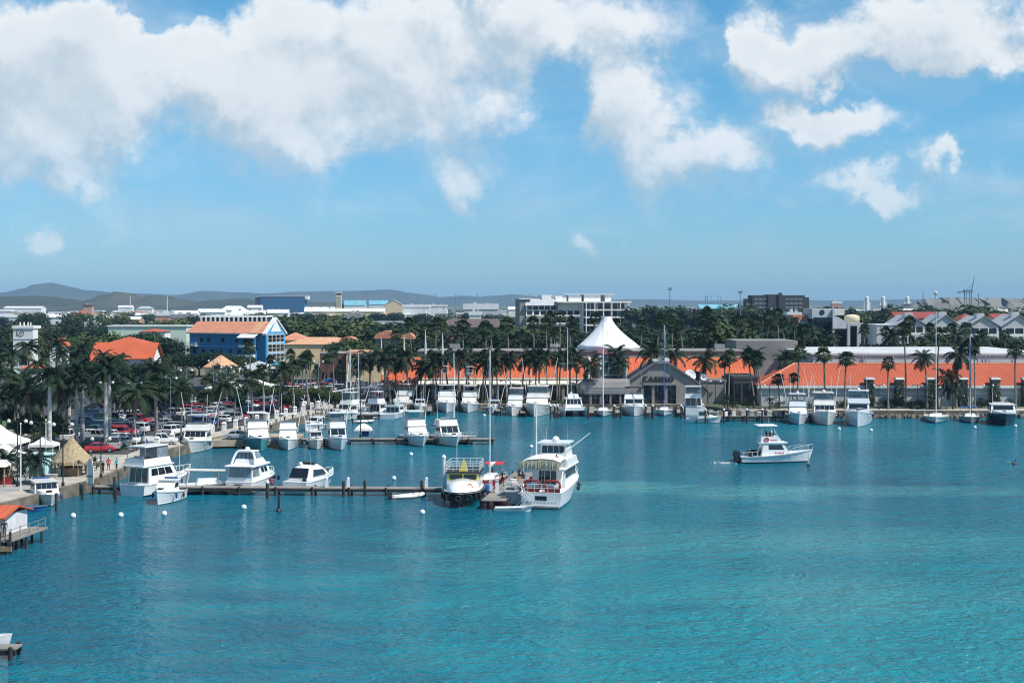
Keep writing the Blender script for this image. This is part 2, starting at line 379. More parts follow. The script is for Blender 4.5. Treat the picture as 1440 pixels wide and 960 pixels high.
hill('hill', 9500, [(640, 425), (690, 415), (720, 413), (770, 417), (830, 421), (900, 420), (1000, 422), (1100, 421), (1200, 422), (1300, 420), (1440, 421), (1520, 423)], 1500, 3)
hill('hill', 2100, [(1270, 430), (1290, 424), (1312, 418), (1330, 416), (1370, 416), (1440, 417), (1500, 416), (1600, 428)], 300, 5, mat('gravel_mound', (.20, .20, .18), 1., .2, .02))
# haze: one closed box of thin even air round everything but the sky
hm = bpy.data.materials.new('haze'); hm.use_nodes = True; t = NT(hm.node_tree); t.n.remove(t.n['Principled BSDF'])
pv = t.node('ShaderNodeVolumePrincipled'); pv.inputs['Color'].default_value = (.40, .68, 1.0, 1); pv.inputs['Density'].default_value = 6.5e-5
pv.inputs['Anisotropy'].default_value = 0.0
t.put(t.n['Material Output'].inputs['Volume'], pv.outputs[0])
hz = MB(); hz.box(-9100, 9100, -1600, 16100, -3.0, 190)
tag(hz.build('haze', hm), kind='stuff')
# ------------------------------------------------------------------ boats: bow is +Y, waterline z = 0
def hull_rows(L, B, f0, f1, fine=.45, n=14):
    rows = []
    for i in range(n + 1):
        t = i / n
        b = B / 2 * (1 - max(0, (t - fine) / (1 - fine)) ** 2.3) * (.94 + .06 * min(1, t * 4)); b = max(b, .03)
        c = B / 2 * .86 * (1 - max(0, (t - .25) / .74) ** 1.9); c = max(c, .02)
        s = f0 + (f1 - f0) * t ** 1.7; y = L * (t - .5); rk = L * .07 * t ** 4
        m_ = c + (b - c) * .55 ** 1.3
        rows.append((y, rk, b, m_, c, s))
    return rows
def make_hull(root, L, B, f0, f1, mats, fine=.45, name='hull', rubrail=True):
    rows = hull_rows(L, B, f0, f1, fine); h = MB(); loops = []
    for y, rk, b, m_, c, s in rows:
        mid = .2 + (s - .2) * .5; ym = y - rk * .45
        loops.append([(-b * .93, y, s - .10), (-b * .93, y, s), (-b, y, s), (-m_, ym, mid), (-c, y - rk, .2), (-c * .97, y - rk, .06), (0, y - rk * 1.1, -.5),
                      (c * .97, y - rk, .06), (c, y - rk, .2), (m_, ym, mid), (b, y, s), (b * .93, y, s), (b * .93, y, s - .10)])
    h.loft(loops, 0, True, True, mrows=[0, 0, 0, 0, 2, 1, 1, 2, 0, 0, 0, 0, 0])
    o = h.build(name, mats, root)
    if rubrail:
        rr = MB(); k = .82
        for sg in (-1, 1):
            rr.path([(sg * (b * k + m_ * (1 - k) + .02), y - rk * .45 * (1 - k), s - (s - .2) * .5 * (1 - k)) for y, rk, b, m_, c, s in rows], .035, 4)
        rr.build('rub_rail', GREYP, root)
    return rows
def deck_w(rows, y):
    for a, b in zip(rows, rows[1:]):
        if a[0] <= y <= b[0]:
            k = (y - a[0]) / (b[0] - a[0]); return a[2] + (b[2] - a[2]) * k, a[5] + (b[5] - a[5]) * k
    return rows[-1][2], rows[-1][5]
def bow_rail(root, rows, L, t0=.5, h=.62, r=.045):
    o = MB()
    for sg in (-1, 1):
        pts = [(sg * max(.02, x[2] * .93), x[0], x[5] + h * min(1, (x[0] / L + .5 - t0) * 8 + .25)) for x in rows if x[0] / L + .5 >= t0]
        o.path(pts, r, 4)
        for (x, y, z), q in zip(pts, [x for x in rows if x[0] / L + .5 >= t0]): o.tube((x, y, q[5]), (x, y, z), r * .8, n=4)
    return o.build('bow_rail', POLE, root)
def pole(root, name, pts, r, m=POLE, r1=None):
    o = MB(); n = len(pts) - 1
    o.path(pts, r, 5, rr=[r + ((r1 or r * .5) - r) * i / n for i in range(n + 1)])
    return o.build(name, m, root)
def dome(root, p, r=.3):
    o = MB(); o.lathe([(r * .7, 0), (r, r * .3), (r * .95, r * .8), (r * .6, r * 1.3), (.01, r * 1.45)], 10, p); return o.build('radar_dome', WHITE, root, True)
def motor(label, pos, hd, L=12, B=4.1, fb=(1.15, 1.9), hull=None, bot=None, fly=True, top=True, tower=False, rig=True, cover=False, npane=3, cab=(-.16, .20), ch=1.75,
          rk=.13, cat='motor yacht', rail=True, group=None, name='motor_yacht', stripe=None, bimini=None, ant=2, radar=False, open_back=True, encl=False, topm=None, wheelhouse=False, side_n=3):
    root = thing(name, label, cat, pos, -R(hd), group); WM = (WHITE, WHITE2, WHITE, WHITE3)[int(pos[0] * 7 + L * 3) % 4]
    hm_ = hull or WM
    rows = make_hull(root, L, B, fb[0], fb[1], [hm_, bot or BOTTOM, stripe or hm_])
    dk = MB()
    q = [x for x in rows]
    dk.loft([[(-x[2] * .93, x[0], x[5] - .08), (x[2] * .93, x[0], x[5] - .08)] for x in q if x[0] / L + .5 > (.3 if open_back else -1)], 0, False, False, closed=False)
    dk.build('deck', WM, root)
    ya, yb = cab[0] * L, cab[1] * L; wv, s = deck_w(rows, ya); s2 = deck_w(rows, yb)[1]; W = B * .40; z0 = s - .15; zc = s + ch
    # sunk cockpit aft
    if open_back:
        ck = MB(); yT = -L / 2 + .08; cw = B * .46
        ck.poly([(-cw, yT, .55), (cw, yT, .55), (cw, ya, .55), (-cw, ya, .55)], 0)
        ck.build('cockpit_sole', TEAK, root)
    # raised foredeck
    tr = MB(); yf = .40 * L; wf = deck_w(rows, yf)[0] * .55
    lo = [[(-W * .95, yb - .3, s2 - .1), (W * .95, yb - .3, s2 - .1), (W * .9, yb - .3, s2 + .55), (-W * .9, yb - .3, s2 + .55)]]
    for k in (.5, .85, 1.):
        y = yb + (yf - yb) * k; wd = W + (wf - W) * k; sz = deck_w(rows, y)[1]
        lo.append([(-wd, y, sz - .1), (wd, y, sz - .1), (wd * .85, y - .1, sz + .45 * (1 - k * .8)), (-wd * .85, y - .1, sz + .45 * (1 - k * .8))])
    tr.loft(lo); tr.build('foredeck_trunk', WM, root)
    hat = MB(); hy = yb + (yf - yb) * .55; hz_ = deck_w(rows, hy)[1] + .33; hat.box(-.3, .3, hy - .3, hy + .3, hz_ - .1, hz_ + .08); hat.build('deck_hatch', GLASS, root)
    # cabin
    c = MB(); r0 = (-W, W, ya, yb); r1 = (-W * .9, W * .9, ya + .02 * L, yb - rk * L); b0, b1 = c.frus(r0, z0, r1, zc); c.build('cabin', WM, root)
    fr = MB(); fr.panes([b0[2], b0[3], b1[3], b1[2]], 1 if cover else npane, .42, .92, .03 if not cover else .0, .025); fr.build('windscreen', CREAM if cover else GLASS, root)
    for sg in (0, 1):
        sw = MB(); qd = [b0[1], b0[2], b1[2], b1[1]] if sg else [b0[3], b0[0], b1[0], b1[3]]
        sw.panes(qd, side_n, .48, .86, .05, .025, u0=.08 if sg else .12, u1=.88 if sg else .92); sw.build('side_window', GLASS, root)
    dr = MB(); dr.panes([b0[0], b0[1], b1[1], b1[0]], 3, .12, .88, .05, .025); dr.build('saloon_door', GLASS, root)
    ov = MB(); ov.box(-W * .98, W * .98, ya - .09 * L, yb - rk * L + .25, zc, zc + .12); ov.build('cabin_roof', WM, root)
    zt = zc + .12
    if fly:
        f = MB(); fy0, fy1 = ya - .06 * L, yb - rk * L - .1; fw = W * .93; th = .05
        lo = lambda w_, y0, y1, z: [(-w_, y0, z), (w_, y0, z), (w_, y1, z), (-w_, y1, z)]
        f.loft([lo(fw, fy0, fy1, zt), lo(fw * .94, fy0, fy1 - .35, zt + .85), lo(fw * .94 - .12, fy0 + .1, fy1 - .5, zt + .85), lo(fw - .14, fy0 + .1, fy1 - .3, zt + .12)])
        f.build('flybridge', WM, root)
        ws = MB(); ws.box(-fw * .8, fw * .8, fy1 - .52, fy1 - .46, zt + .85, zt + 1.2); ws.build('bridge_windscreen', CLEAR, root)
        se = MB(); se.box(-.7, .7, fy0 + .8, fy0 + 1.3, zt + .12, zt + .62); se.box(-.7, .7, fy0 + .72, fy0 + .82, zt + .62, zt + 1.15); se.build('helm_seat', GREYP, root)
        if top:
            hy0, hy1 = fy0 + .25, fy1 - .25; zt2 = zt + 2.25
            for x in (-1, 1):
                for y in (fy0 + .3, (fy0 + fy1) / 2, fy1 - .6): fm = MB(); fm.tube((x * fw * .9, y, zt + .8), (x * fw * .84, y + .1, zt2), .045, n=5); fm.build('hardtop_post', STEEL, root)
            ht = MB(); r = lambda k, z: [(-fw * k, hy0, z), (fw * k, hy0, z), (fw * k, hy1 - .3, z), (fw * k * .8, hy1, z), (-fw * k * .8, hy1, z), (-fw * k, hy1 - .3, z)]
            ht.loft([r(.95, zt2), r(.97, zt2 + .07), r(.85, zt2 + .14)]); ht.build('hardtop', bimini or topm or WM, root); ztop = zt2 + .14
            if encl:
                en = MB(); en.box(-fw * .86, fw * .86, (fy0 + fy1) / 2, fy1 - .6, zt + .86, zt2 - .02); en.build('clear_curtain', CLEAR, root)
        else: ztop = zt + .9
    else: ztop = zt
    if tower:
        tw = MB(); fw = W * .9; yc = (ya + yb) / 2 - .5; z1 = ztop + 2.6
        for x in (-1, 1):
            for y in (-1, 1): tw.tube((x * fw, yc + y * 1.3, zt - 1.), (x * .55, yc + y * .5, z1), .035, n=4)
        for k in (.25, .5, .75):
            z = zt - 1. + (z1 - zt + 1.) * k; e = fw + (.55 - fw) * k; l = 1.3 + (.5 - 1.3) * k
            ring = [(-e, yc - l, z), (e, yc - l, z), (e, yc + l, z), (-e, yc + l, z), (-e, yc - l, z)]; tw.path(ring, .025, 4)
        tw.build('tuna_tower', STEEL, root)
        tp = MB(); tp.box(-.8, .8, yc - .7, yc + .7, z1, z1 + .1); tp.build('tower_platform', WM, root)
        tr2 = MB()
        for x in (-.7, .7):
            for y in (-.6, .6): tr2.tube((x, yc + y, z1), (x, yc + y, z1 + 1.5), .025, n=4)
        tr2.path([(-.7, yc - .6, z1 + .8), (.7, yc - .6, z1 + .8), (.7, yc + .6, z1 + .8), (-.7, yc + .6, z1 + .8), (-.7, yc - .6, z1 + .8)], .025, 4); tr2.build('tower_rail', STEEL, root)
        tt = MB(); tt.box(-.85, .85, yc - .75, yc + .75, z1 + 1.5, z1 + 1.6); tt.build('tower_sunshade', WM, root)
    if rig:
        for x in (-1, 1):
            pole(root, 'outrigger', [(x * W * 1.05, ya + .08 * L, zc - .6), (x * (W * 1.1 + .5), ya - .02 * L, zc + L * .25), (x * (W * 1.1 + 1.2), ya - .07 * L, zc + L * .5)], .07, POLE, .035)
    for i in range(ant):
        pole(root, 'antenna', [((-1) ** i * W * .7, ya + .1 * L * i, ztop), ((-1) ** i * W * .72, ya + .1 * L * i - .4, ztop + 3.2)], .04, POLE, .025)
    if radar: dome(root, (0, (ya + yb) / 2 - .6, ztop), .34)
    if rail: bow_rail(root, rows, L)
    for sg in (-1, 1):
        for k in (-.2, .12):
            wv, sz = deck_w(rows, k * L); o = MB(); o.lathe([(.02, 0), (.13, .08), (.14, .55), (.02, .68)], 7, (sg * (wv + .12), k * L, sz - .85)); o.build('fender', DARK if (int(L * 3) + (k > 0)) % 2 else BLUEC, root)
    cv = MB(); cv.tube((-W * .7, ya - .05 * L, zc + .2), (W * .7, ya - .05 * L, zc + .2), .12, n=6); cv.build('rolled_awning', (BLUEC, GREYP, CREAM, TURQC)[int(L + B * 10) % 4], root)
    return root
def sailboat(label, pos, hd, L=11, B=3.5, mast=15, hull=None, boom=None, bot=None, bimini=None, stripe=None, jib=True, group=None, cover=None, dinghy=False):
    root = thing('sailboat', label, 'sailboat', pos, -R(hd), group)
    rows = make_hull(root, L, B, .95, 1.35, [hull or WHITE, bot or BOTTOM, stripe or BLUEC], .35)
    dk = MB(); dk.loft([[(-x[2] * .93, x[0], x[5] - .04), (x[2] * .93, x[0], x[5] - .04)] for x in rows], 0, False, False, closed=False); dk.build('deck', CREAM, root)
    c = MB(); b0, b1 = c.frus((-B * .27, B * .27, -L * .12, L * .2), 1.0, (-B * .22, B * .22, -L * .11, L * .13), 1.62); c.build('cabin', WHITE, root)
    for sg in (0, 1):
        w_ = MB(); w_.panes([b0[1], b0[2], b1[2], b1[1]] if sg else [b0[3], b0[0], b1[0], b1[3]], 3, .35, .75, .15, .02); w_.build('side_window', GLASS, root)
    ck = MB(); ck.box(-B * .24, B * .24, -L * .42, -L * .13, .7, 1.02); ck.build('cockpit_well', TEAK, root)
    ym = L * .10
    pole(root, 'mast', [(0, ym, 1.3), (0, ym - .15, 1.3 + mast)], .11, POLE, .08)
    bo = MB(); bo.tube((0, ym - .1, 2.5), (0, -L * .36, 2.6), .07); bo.build('boom', POLE, root)
    sc_ = MB(); sc_.path([(0, ym - .2, 2.72), (0, ym - 1.2, 2.85), (0, -L * .2, 2.8), (0, -L * .35, 2.72)], .2, 6, rr=[.26, .24, .19, .1]); sc_.build('sail_cover', cover or BLUEC, root)
    sp = MB(); sp.tube((-1.1, ym, 1.3 + mast * .55), (1.1, ym, 1.3 + mast * .55), .03, n=4); sp.build('spreader', POLE, root)
    st = MB()
    for a, b_ in (((0, L * .49, 1.4), (0, ym, 1.2 + mast)), ((0, -L * .49, 1.1), (0, ym, 1.2 + mast)), ((B * .45, ym, 1.1), (1.1, ym, 1.3 + mast * .55)), ((-B * .45, ym, 1.1), (-1.1, ym, 1.3 + mast * .55)), ((1.1, ym, 1.3 + mast * .55), (0, ym, 1.2 + mast)), ((-1.1, ym, 1.3 + mast * .55), (0, ym, 1.2 + mast))):
        st.tube(a, b_, .013, n=3)
    st.build('rigging', STEEL, root)
    if jib:
        j = MB(); a, b_ = Vector((0, L * .485, 1.6)), Vector((0, ym, 1.1 + mast * .95)); pts = [a.lerp(b_, k / 6) for k in range(7)]; j.path(pts, .09, 6, rr=[.05, .12, .11, .1, .09, .07, .03]); j.build('furled_jib', jib if not isinstance(jib, bool) else SAIL, root)
    if bimini:
        o = MB(); o.loft([[(-B * .4, y, 2.6 + .15 * math.sin(k)), (B * .4, y, 2.6 + .15 * math.sin(k)), (B * .4, y, 2.66 + .15 * math.sin(k)), (-B * .4, y, 2.66 + .15 * math.sin(k))] for y, k in ((-L * .42, 0), (-L * .36, 1.2), (-L * .24, 1.8), (-L * .16, 3.1))]); o.build('bimini', bimini, root)
        fr = MB()
        for x in (-1, 1):
            for y in (-.42, -.16): fr.tube((x * B * .38, -L * .29, 1.1), (x * B * .4, y * L, 2.62), .02, n=4)
        fr.build('bimini_frame', STEEL, root)
    bow_rail(root, rows, L, .0, .55, .016)
    return root
def wl(px, py, hd, L):
    """centre of a boat of length L whose nearest waterline point shows at the pixel, bow heading hd degrees clockwise from north"""
    q = P(px, py); a = R(hd); s_ = 1 if math.cos(a) < 0 else -1
    return (q.x - math.sin(a) * s_ * L * .45, q.y - math.cos(a) * s_ * L * .45, 0)

# --- far row along the mall quay, bows towards us
motor('white sport-fishing yacht with tall tuna tower, leftmost tower boat before the orange mall', wl(628, 580, 178, 15), 178, 15, 5.3, (1.3, 2.3), tower=True, cover=True, stripe=WHITE)
motor('narrower white tower sport-fisher beside the leftmost tower yacht, bare mast in front', wl(658, 580, 182, 13), 182, 13, 4.2, (1.2, 2.1), tower=True, cover=True)
motor('white convertible yacht with clear-curtained bridge, half hidden right of the tall jetty mast', wl(720, 585, 188, 13), 188, 13, 4.2, (1.2, 2.2), encl=True, tower=False, cover=True)
motor('large white sport-fisher with blue-shaded flared bow left of the catamaran', wl(751, 586, 187, 17), 187, 17, 6.2, (1.6, 2.9), encl=True, cover=True, radar=True, rail=False)
motor('white flybridge yacht with dark canvas bridge top before the grey casino front', wl(892, 585, 184, 13), 184, 13, 5.5, (1.4, 2.2), npane=2, bimini=DARK, top=True, tower=False, rig=False, rail=True)
motor('white convertible sport-fisher with radar dome, leftmost by the dark dock of the right mall', wl(1124, 597, 188, 13), 188, 13, 4.5, (1.3, 2.3), tower=False, cover=True, rail=False, radar=True)
motor('white sport-fisher with two long upright outriggers and dark round deck fittings', wl(1164, 598, 186, 15), 186, 15, 5.6, (1.6, 2.8), encl=True, rail=False, radar=True, npane=4)
motor('tall white double-deck motor yacht with black window bands, right of the outrigger sport-fisher', wl(1206, 600, 195, 16), 195, 16, 5.6, (1.8, 3.1), npane=1, rig=False, encl=True, radar=True, ch=2.1, cat='motor yacht')
motor('dark navy hulled motor yacht with white cabin and rounded roof at the right edge', wl(1414, 599, 194, 14), 194, 14, 6.0, (1.9, 2.6), hull=NAVY, stripe=NAVY, npane=1, rig=False, fly=False, ch=1.7, ant=1)
motor('white motor yacht showing its square stern and dark aft window beside the casino', wl(976, 583, 5, 14), 5, 14, 5.0, (1.5, 2.2), rig=False, encl=True, ant=1, rail=False)
sailboat('small white sailboat with white furled jib between the catamaran and the casino yacht', wl(848, 586, 184, 10), 184, 10, 4.0, 18.5, jib=SAIL)
sailboat('white sailboat with dark mast cover moored in front of the casino doorway', wl(934, 585, 186, 9), 186, 9, 3.7, 17.8, jib=BLUEC)
sailboat('white sailboat with blue waterline stripe and very tall mast before the right mall wall', wl(1316, 595, 197, 12), 197, 12, 5.0, 20.8, jib=False)
sailboat('grey-blue sailboat with dark blue canvas and furled blue jib left of the navy yacht', wl(1366, 595, 194, 10), 194, 10, 4.2, 16.3, hull=GREYH, jib=BLUEC, bimini=BLUEC)
sailboat('sailboat with slim mast moored left of the large flared-bow sport-fisher', wl(799, 583, 180, 9), 180, 9, 3.0, 17.3, jib=False)
# --- pier two, bows towards us
motor('white convertible yacht with twin leaning outriggers moored alone by the parking lot corner', wl(266, 637, 181, 12), 181, 12, 4.9, (1.3, 2.1), npane=4, rail=False, topm=GREYP)
motor('sport-fisher with teal-green hull and covered white foredeck on the second pier', wl(367, 635, 164, 13), 164, 13, 4.4, (1.5, 2.3), hull=TEAL, stripe=TEAL, cover=True, rail=False)
motor('white sport-fisher with turquoise bridge canopy moored right of the teal-hulled boat', wl(405, 633, 171, 11), 171, 11, 3.7, (1.2, 1.9), cover=True, rail=False, bimini=WHITE)
motor('small white wooden cabin boat with blue canopy and dark shaded bow', wl(446, 632, 168, 8), 168, 8, 2.6, (1.0, 1.7), hull=CREAM, npane=3, fly=False, rig=True, cat='fishing boat', name='fishing_boat', ch=1.5)
motor('tall white flybridge boat with glazed bridge at left end of the wooden second pier', wl(480, 633, 165, 11), 165, 11, 3.5, (1.2, 2.1), npane=2, encl=True, rail=False, ch=1.9)
motor('white sport-fisher with high open hardtop and covered cabin near second pier end', wl(595, 628, 163, 12), 163, 12, 4.2, (1.2, 1.9), cover=True)
motor('white low cabin cruiser with railed roof beside the hardtop sport-fisher', wl(642, 628, 160, 11), 160, 11, 4.4, (1.3, 1.8), npane=3, top=False, rig=False, cat='cabin cruiser', name='cabin_cruiser')
sailboat('white sailing boat with blue sail cover and two bare masts at the second pier tip', wl(666, 623, 110, 10), 110, 10, 3.2, 14, jib=False)
# --- boats between second pier and the corner
motor('white express cruiser showing its open dark stern left of the covered yacht', wl(545, 589, 14, 11), 14, 11, 4.0, (1.1, 1.6), fly=False, rig=False, ch=1.2, cat='cruiser', name='cruiser', ant=0)
motor('white flybridge yacht seen bow-on above the open-sterned cruiser', wl(556, 578, 195, 13), 195, 13, 4.2, (1.3, 2.2), cover=True)
motor('white motor boat with high cabin and pink bow cushion behind the second pier', wl(515, 588, 30, 10), 30, 10, 3.4, (1.1, 1.6), rig=False, npane=2, cat='motor boat', name='motor_boat', ant=1)
motor('white hardtop boat with blue-green windscreen moored against the bollard walkway', wl(470, 592, 205, 11), 205, 11, 3.8, (1.2, 1.9), rig=False, encl=True, cat='motor boat', name='motor_boat')
motor('small open fishing boat with lowered outriggers beside the second pier apron', wl(430, 606, 200, 8), 200, 8, 2.6, (.9, 1.3), fly=False, ch=1.3, rig=True, bimini=TURQC, cat='fishing boat', name='fishing_boat')
motor('small white cuddy boat with grey canopy moored under the bollard walkway end', wl(497, 580, 192, 8), 192, 8, 2.8, (.9, 1.4), fly=False, ch=1.4, rig=True, cat='motor boat', name='motor_boat', ant=1)
motor('white flybridge boat with cream rolled awning left of the tall bow-on yacht', wl(530, 577, 186, 10), 186, 10, 3.4, (1.1, 1.7), cover=True, rig=True, rail=False)
motor('low white centre cabin boat between the covered yacht and the tower boats', wl(590, 579, 178, 8), 178, 8, 2.8, (.9, 1.4), fly=False, ch=1.4, rig=False, cat='motor boat', name='motor_boat')
motor('small white sport boat right of the narrow tower sport-fisher', wl(693, 582, 184, 9), 184, 9, 3.1, (1.0, 1.6), fly=False, ch=1.5, rig=True, cat='motor boat', name='motor_boat')
sailboat('small sailboat with cream hull lying across the far corner basin', wl(520, 586, 120, 8), 120, 8, 2.6, 12, hull=CREAM, jib=False)
sailboat('white sailboat with short mast by the walkway right of the hardtop boat', wl(484, 586, 200, 8), 200, 8, 2.7, 13, jib=SAIL)
motor('small white fishing boat tied to the low dark timber dock', wl(1012, 594, 100, 7), 100, 7, 2.4, (.8, 1.3), fly=False, ch=1.4, rig=False, rail=False, cat='fishing boat', name='fishing_boat')
# --- pier one
motor('white twin-hulled cabin boat with rounded windscreen at the left quay', wl(72, 712, 150, 8.5), 150, 8.5, 3.6, (1.0, 1.5), fly=False, rig=False, npane=4, rail=False, cat='motor boat', name='motor_boat', ch=1.5, rk=.07, ant=0)
motor('big white trawler yacht with enclosed flybridge and blue-black lower hull by the quay', wl(190, 697, 27, 11), 27, 11, 4.3, (1.5, 2.3), stripe=NAVY, bot=NAVY, rig=False, encl=True, npane=3, cat='trawler yacht', name='trawler_yacht', ch=2.1, cab=(-.40, .14), open_back=False)
motor('smooth white speedboat with covered bow tied in front of the trawler yacht', wl(222, 710, 186, 7), 186, 7, 2.9, (1.1, 1.7), fly=False, rig=False, cover=True, rail=False, cat='speedboat', name='speedboat', ch=1.3, rk=.2, ant=0)
def house_boat(label, name, cat, pos, hd, L, B, fb):
    t_ = thing(name, label, cat, pos, -R(hd)); rows = make_hull(t_, L, B, fb[0], fb[1], [WHITE, BOTTOM, WHITE], .5)
    dk = MB(); dk.loft([[(-x[2] * .93, x[0], x[5] - .06), (x[2] * .93, x[0], x[5] - .06)] for x in rows], 0, False, False, closed=False); dk.build('deck', WHITE, t_); bow_rail(t_, rows, L, .5); t_.scale = (.82, .82, .82); return t_, rows
AY, rows = house_boat('white motor yacht with arched hardtop and oval dark stern window at the front pier', 'motor_yacht', 'motor yacht', wl(333, 694, 14, 12.5), 14, 12.5, 4.7, (1.75, 2.2)); L = 12.5
o = MB(); o.box(-2.0, 2.0, -L / 2 - .9, -L / 2, .3, .42); o.build('swim_platform', GREYP, AY)
o = MB(); o.loft([[(1.0 * math.cos(a) - .1, y, 1.0 + .34 * math.sin(a)) for a in [6.2832 * k / 18 for k in range(18)]] for y in (-L / 2 + .02, -L / 2 - .035)]); o.build('stern_port', GLASS, AY)
o = MB()
for k in range(7): o.box(-.85 + .24 * k, -.68 + .24 * k, -L / 2 - .02, -L / 2, 1.5, 1.62)
o.build('transom_lettering', GREYP, AY)
b0, b1 = (lambda m_: m_.frus((-2.1, 2.1, -5.9, 1.8), 1.7, (-1.85, 1.95, -5.6, .2), 3.95))(MB()); o = MB(); o.frus((-2.1, 2.1, -5.9, 1.8), 1.7, (-1.95, 1.95, -5.6, .2), 3.95); b0, b1 = MB().frus((-2.1, 2.1, -5.9, 1.8), 1.7, (-1.95, 1.95, -5.6, .2), 3.95); o.build('deckhouse', WHITE, AY)
o = MB(); o.panes([b0[0], b0[1], b1[1], b1[0]], 4, .3, .96, .035, .04, u0=.03, u1=.97); o.build('aft_curtain', CLEAR, AY)
for qd in ([b0[1], b0[2], b1[2], b1[1]], [b0[3], b0[0], b1[0], b1[3]]):
    o = MB(); o.panes(qd, 2, .32, .95, .05, .04, u0=.03 if qd[0] == b0[1] else .6, u1=.40 if qd[0] == b0[1] else .97); o.build('side_curtain', CLEAR, AY)
    o = MB(); o.panes(qd, 2, .5, .85, .12, .04, u0=.5 if qd[0] == b0[1] else .1, u1=.88 if qd[0] == b0[1] else .48); o.build('side_window', GLASS, AY)
o = MB(); o.panes([b0[2], b0[3], b1[3], b1[2]], 3, .4, .9, .05, .03); o.build('windscreen', GLASS, AY)
o = MB(); r = lambda k, z: [(-2.35 * k, -6.2 * k, z), (2.35 * k, -6.2 * k, z), (2.25 * k, .5, z), (-2.25 * k, .5, z)]; o.loft([r(1, 3.95), r(1.01, 4.1), r(.95, 4.22)]); o.build('boat_deck', WHITE, AY)
o = MB(); o.frus((-1.75, 1.75, -4.2, .2), 4.22, (-1.5, 1.5, -3.9, -.6), 5.0); o.build('flybridge', WHITE, AY)
o = MB(); b0, b1 = o.frus((-1.45, 1.45, -3.85, -.7), 5.0, (-1.15, 1.15, -3.5, -1.4), 6.05); o.build('bridge_windscreen', CLEAR, AY)
o = MB()
for k in range(5): x = -1.2 + .6 * k; o.tube((x * 1.2, -3.88, 5.0), (x * .95, -3.53, 6.05), .04, n=4)
o.build('windscreen_frame', DARK, AY)
o = MB(); o.path([(-1.95, -4.6, 4.2), (-1.75, -4.2, 5.2), (-1.4, -3.9, 6.0), (-1.0, -3.8, 6.25), (1.0, -3.8, 6.25), (1.4, -3.9, 6.0), (1.75, -4.2, 5.2), (1.95, -4.6, 4.2)], .2, 8); o.build('radar_arch', WHITE, AY)
o = MB(); o.box(-1.25, 1.25, -3.9, -1.3, 6.05, 6.2); o.build('hardtop', WHITE, AY); dome(AY, (0, -3.0, 6.2), .45)
for y in (.8, 3.0):
    wv, sz = deck_w(rows, y); o = MB(); o.loft([[(x, y + .42 * math.cos(a), 1.5 + .26 * math.sin(a)) for a in [6.2832 * k / 14 for k in range(14)]] for x in (wv - .25, wv + .03)]); o.build('porthole', GLASS, AY)
o = MB(); o.lathe([(.02, 0), (.24, .15), (.26, .7), (.02, .9)], 8, (2.35, 3.6, .9)); o.build('fender', DARK, AY)
CR, rows = house_boat('white sleek cruiser with one wide black slanted stern window on the front pier', 'cruiser', 'cruiser', wl(411, 690, 22, 12), 22, 12, 4.6, (1.3, 1.8)); L = 12
lo = []
for y, wd, h in ((-4.9, 2.0, .25), (-4.2, 1.95, 1.5), (-3.7, 1.85, 2.15), (-2.4, 1.8, 2.4), (-.4, 1.75, 2.3), (1.2, 1.65, 1.6), (3.2, 1.3, .45)):
    lo.append([(-wd, y, 1.25), (wd, y, 1.25), (wd * .95, y, 1.3 + h * .5), (wd * .8, y, 1.3 + h * .88), (wd * .5, y, 1.3 + h), (-wd * .5, y, 1.3 + h), (-wd * .8, y, 1.3 + h * .88), (-wd * .95, y, 1.3 + h * .5)])
o = MB(); o.loft(lo); o.build('coupe_cabin', WHITE, CR)
o = MB(); q0 = [Vector((-1.7, -4.86, 1.75)), Vector((1.7, -4.86, 1.75)), Vector((1.5, -3.92, 3.28)), Vector((-1.5, -3.92, 3.28))]; o.panes(q0, 1, .05, .97, 0, .06, u0=.02, u1=.98); o.build('stern_window', GLASS, CR)
o = MB(); o.box(.9, 1.5, -5.02, -4.9, .75, 1.75); o.build('cockpit_door', GLASS, CR)
for sg in (-1, 1):
    o = MB(); o.loft([[(sg * (1.93 - .01), -3.3, 2.05), (sg * 1.80, -.2, 2.0), (sg * 1.72, .9, 1.95), (sg * 1.55, .2, 2.75), (sg * 1.62, -2.9, 2.95)], [(sg * 2.0, -3.3, 2.05), (sg * 1.90, -.2, 2.0), (sg * 1.82, .9, 1.95), (sg * 1.62, .2, 2.78), (sg * 1.70, -2.9, 2.98)]]); o.build('side_window', GLASS, CR)
o = MB(); o.loft([[(-1.4, 1.3, 2.75), (1.4, 1.3, 2.75), (1.1, 3.0, 1.85), (-1.1, 3.0, 1.85)], [(-1.4, 1.3, 2.9), (1.4, 1.3, 2.9), (1.1, 3.0, 1.95), (-1.1, 3.0, 1.95)]]); o.build('windscreen', GLASS, CR)
o = MB(); o.box(-1.2, 1.2, -2.5, -1.2, 3.69, 3.82); o.box(-.9, .9, -2.3, -1.6, 3.82, 4.0); o.build('roof_rack', DARK, CR); dome(CR, (-.6, -3.0, 3.6), .36); pole(CR, 'antenna', [(1.2, -2.8, 3.6), (1.0, -3.2, 6.0)], .035)
o = MB(); o.box(-2.1, 2.1, -5.98, -5.0, 1.2, 1.32); o.build('aft_bench', WHITE, CR); o = MB(); o.box(-2.0, 2.0, -6.9, -6.0, .3, .42); o.build('swim_platform', GREYP, CR)
for x, y in ((1.9, 2.0), (1.6, 3.2)): o = MB(); o.lathe([(.03, 0), (.2, .1), (.2, .6), (.03, .8)], 8, (x, y, 1.8)); o.build('fender', WHITE, CR)
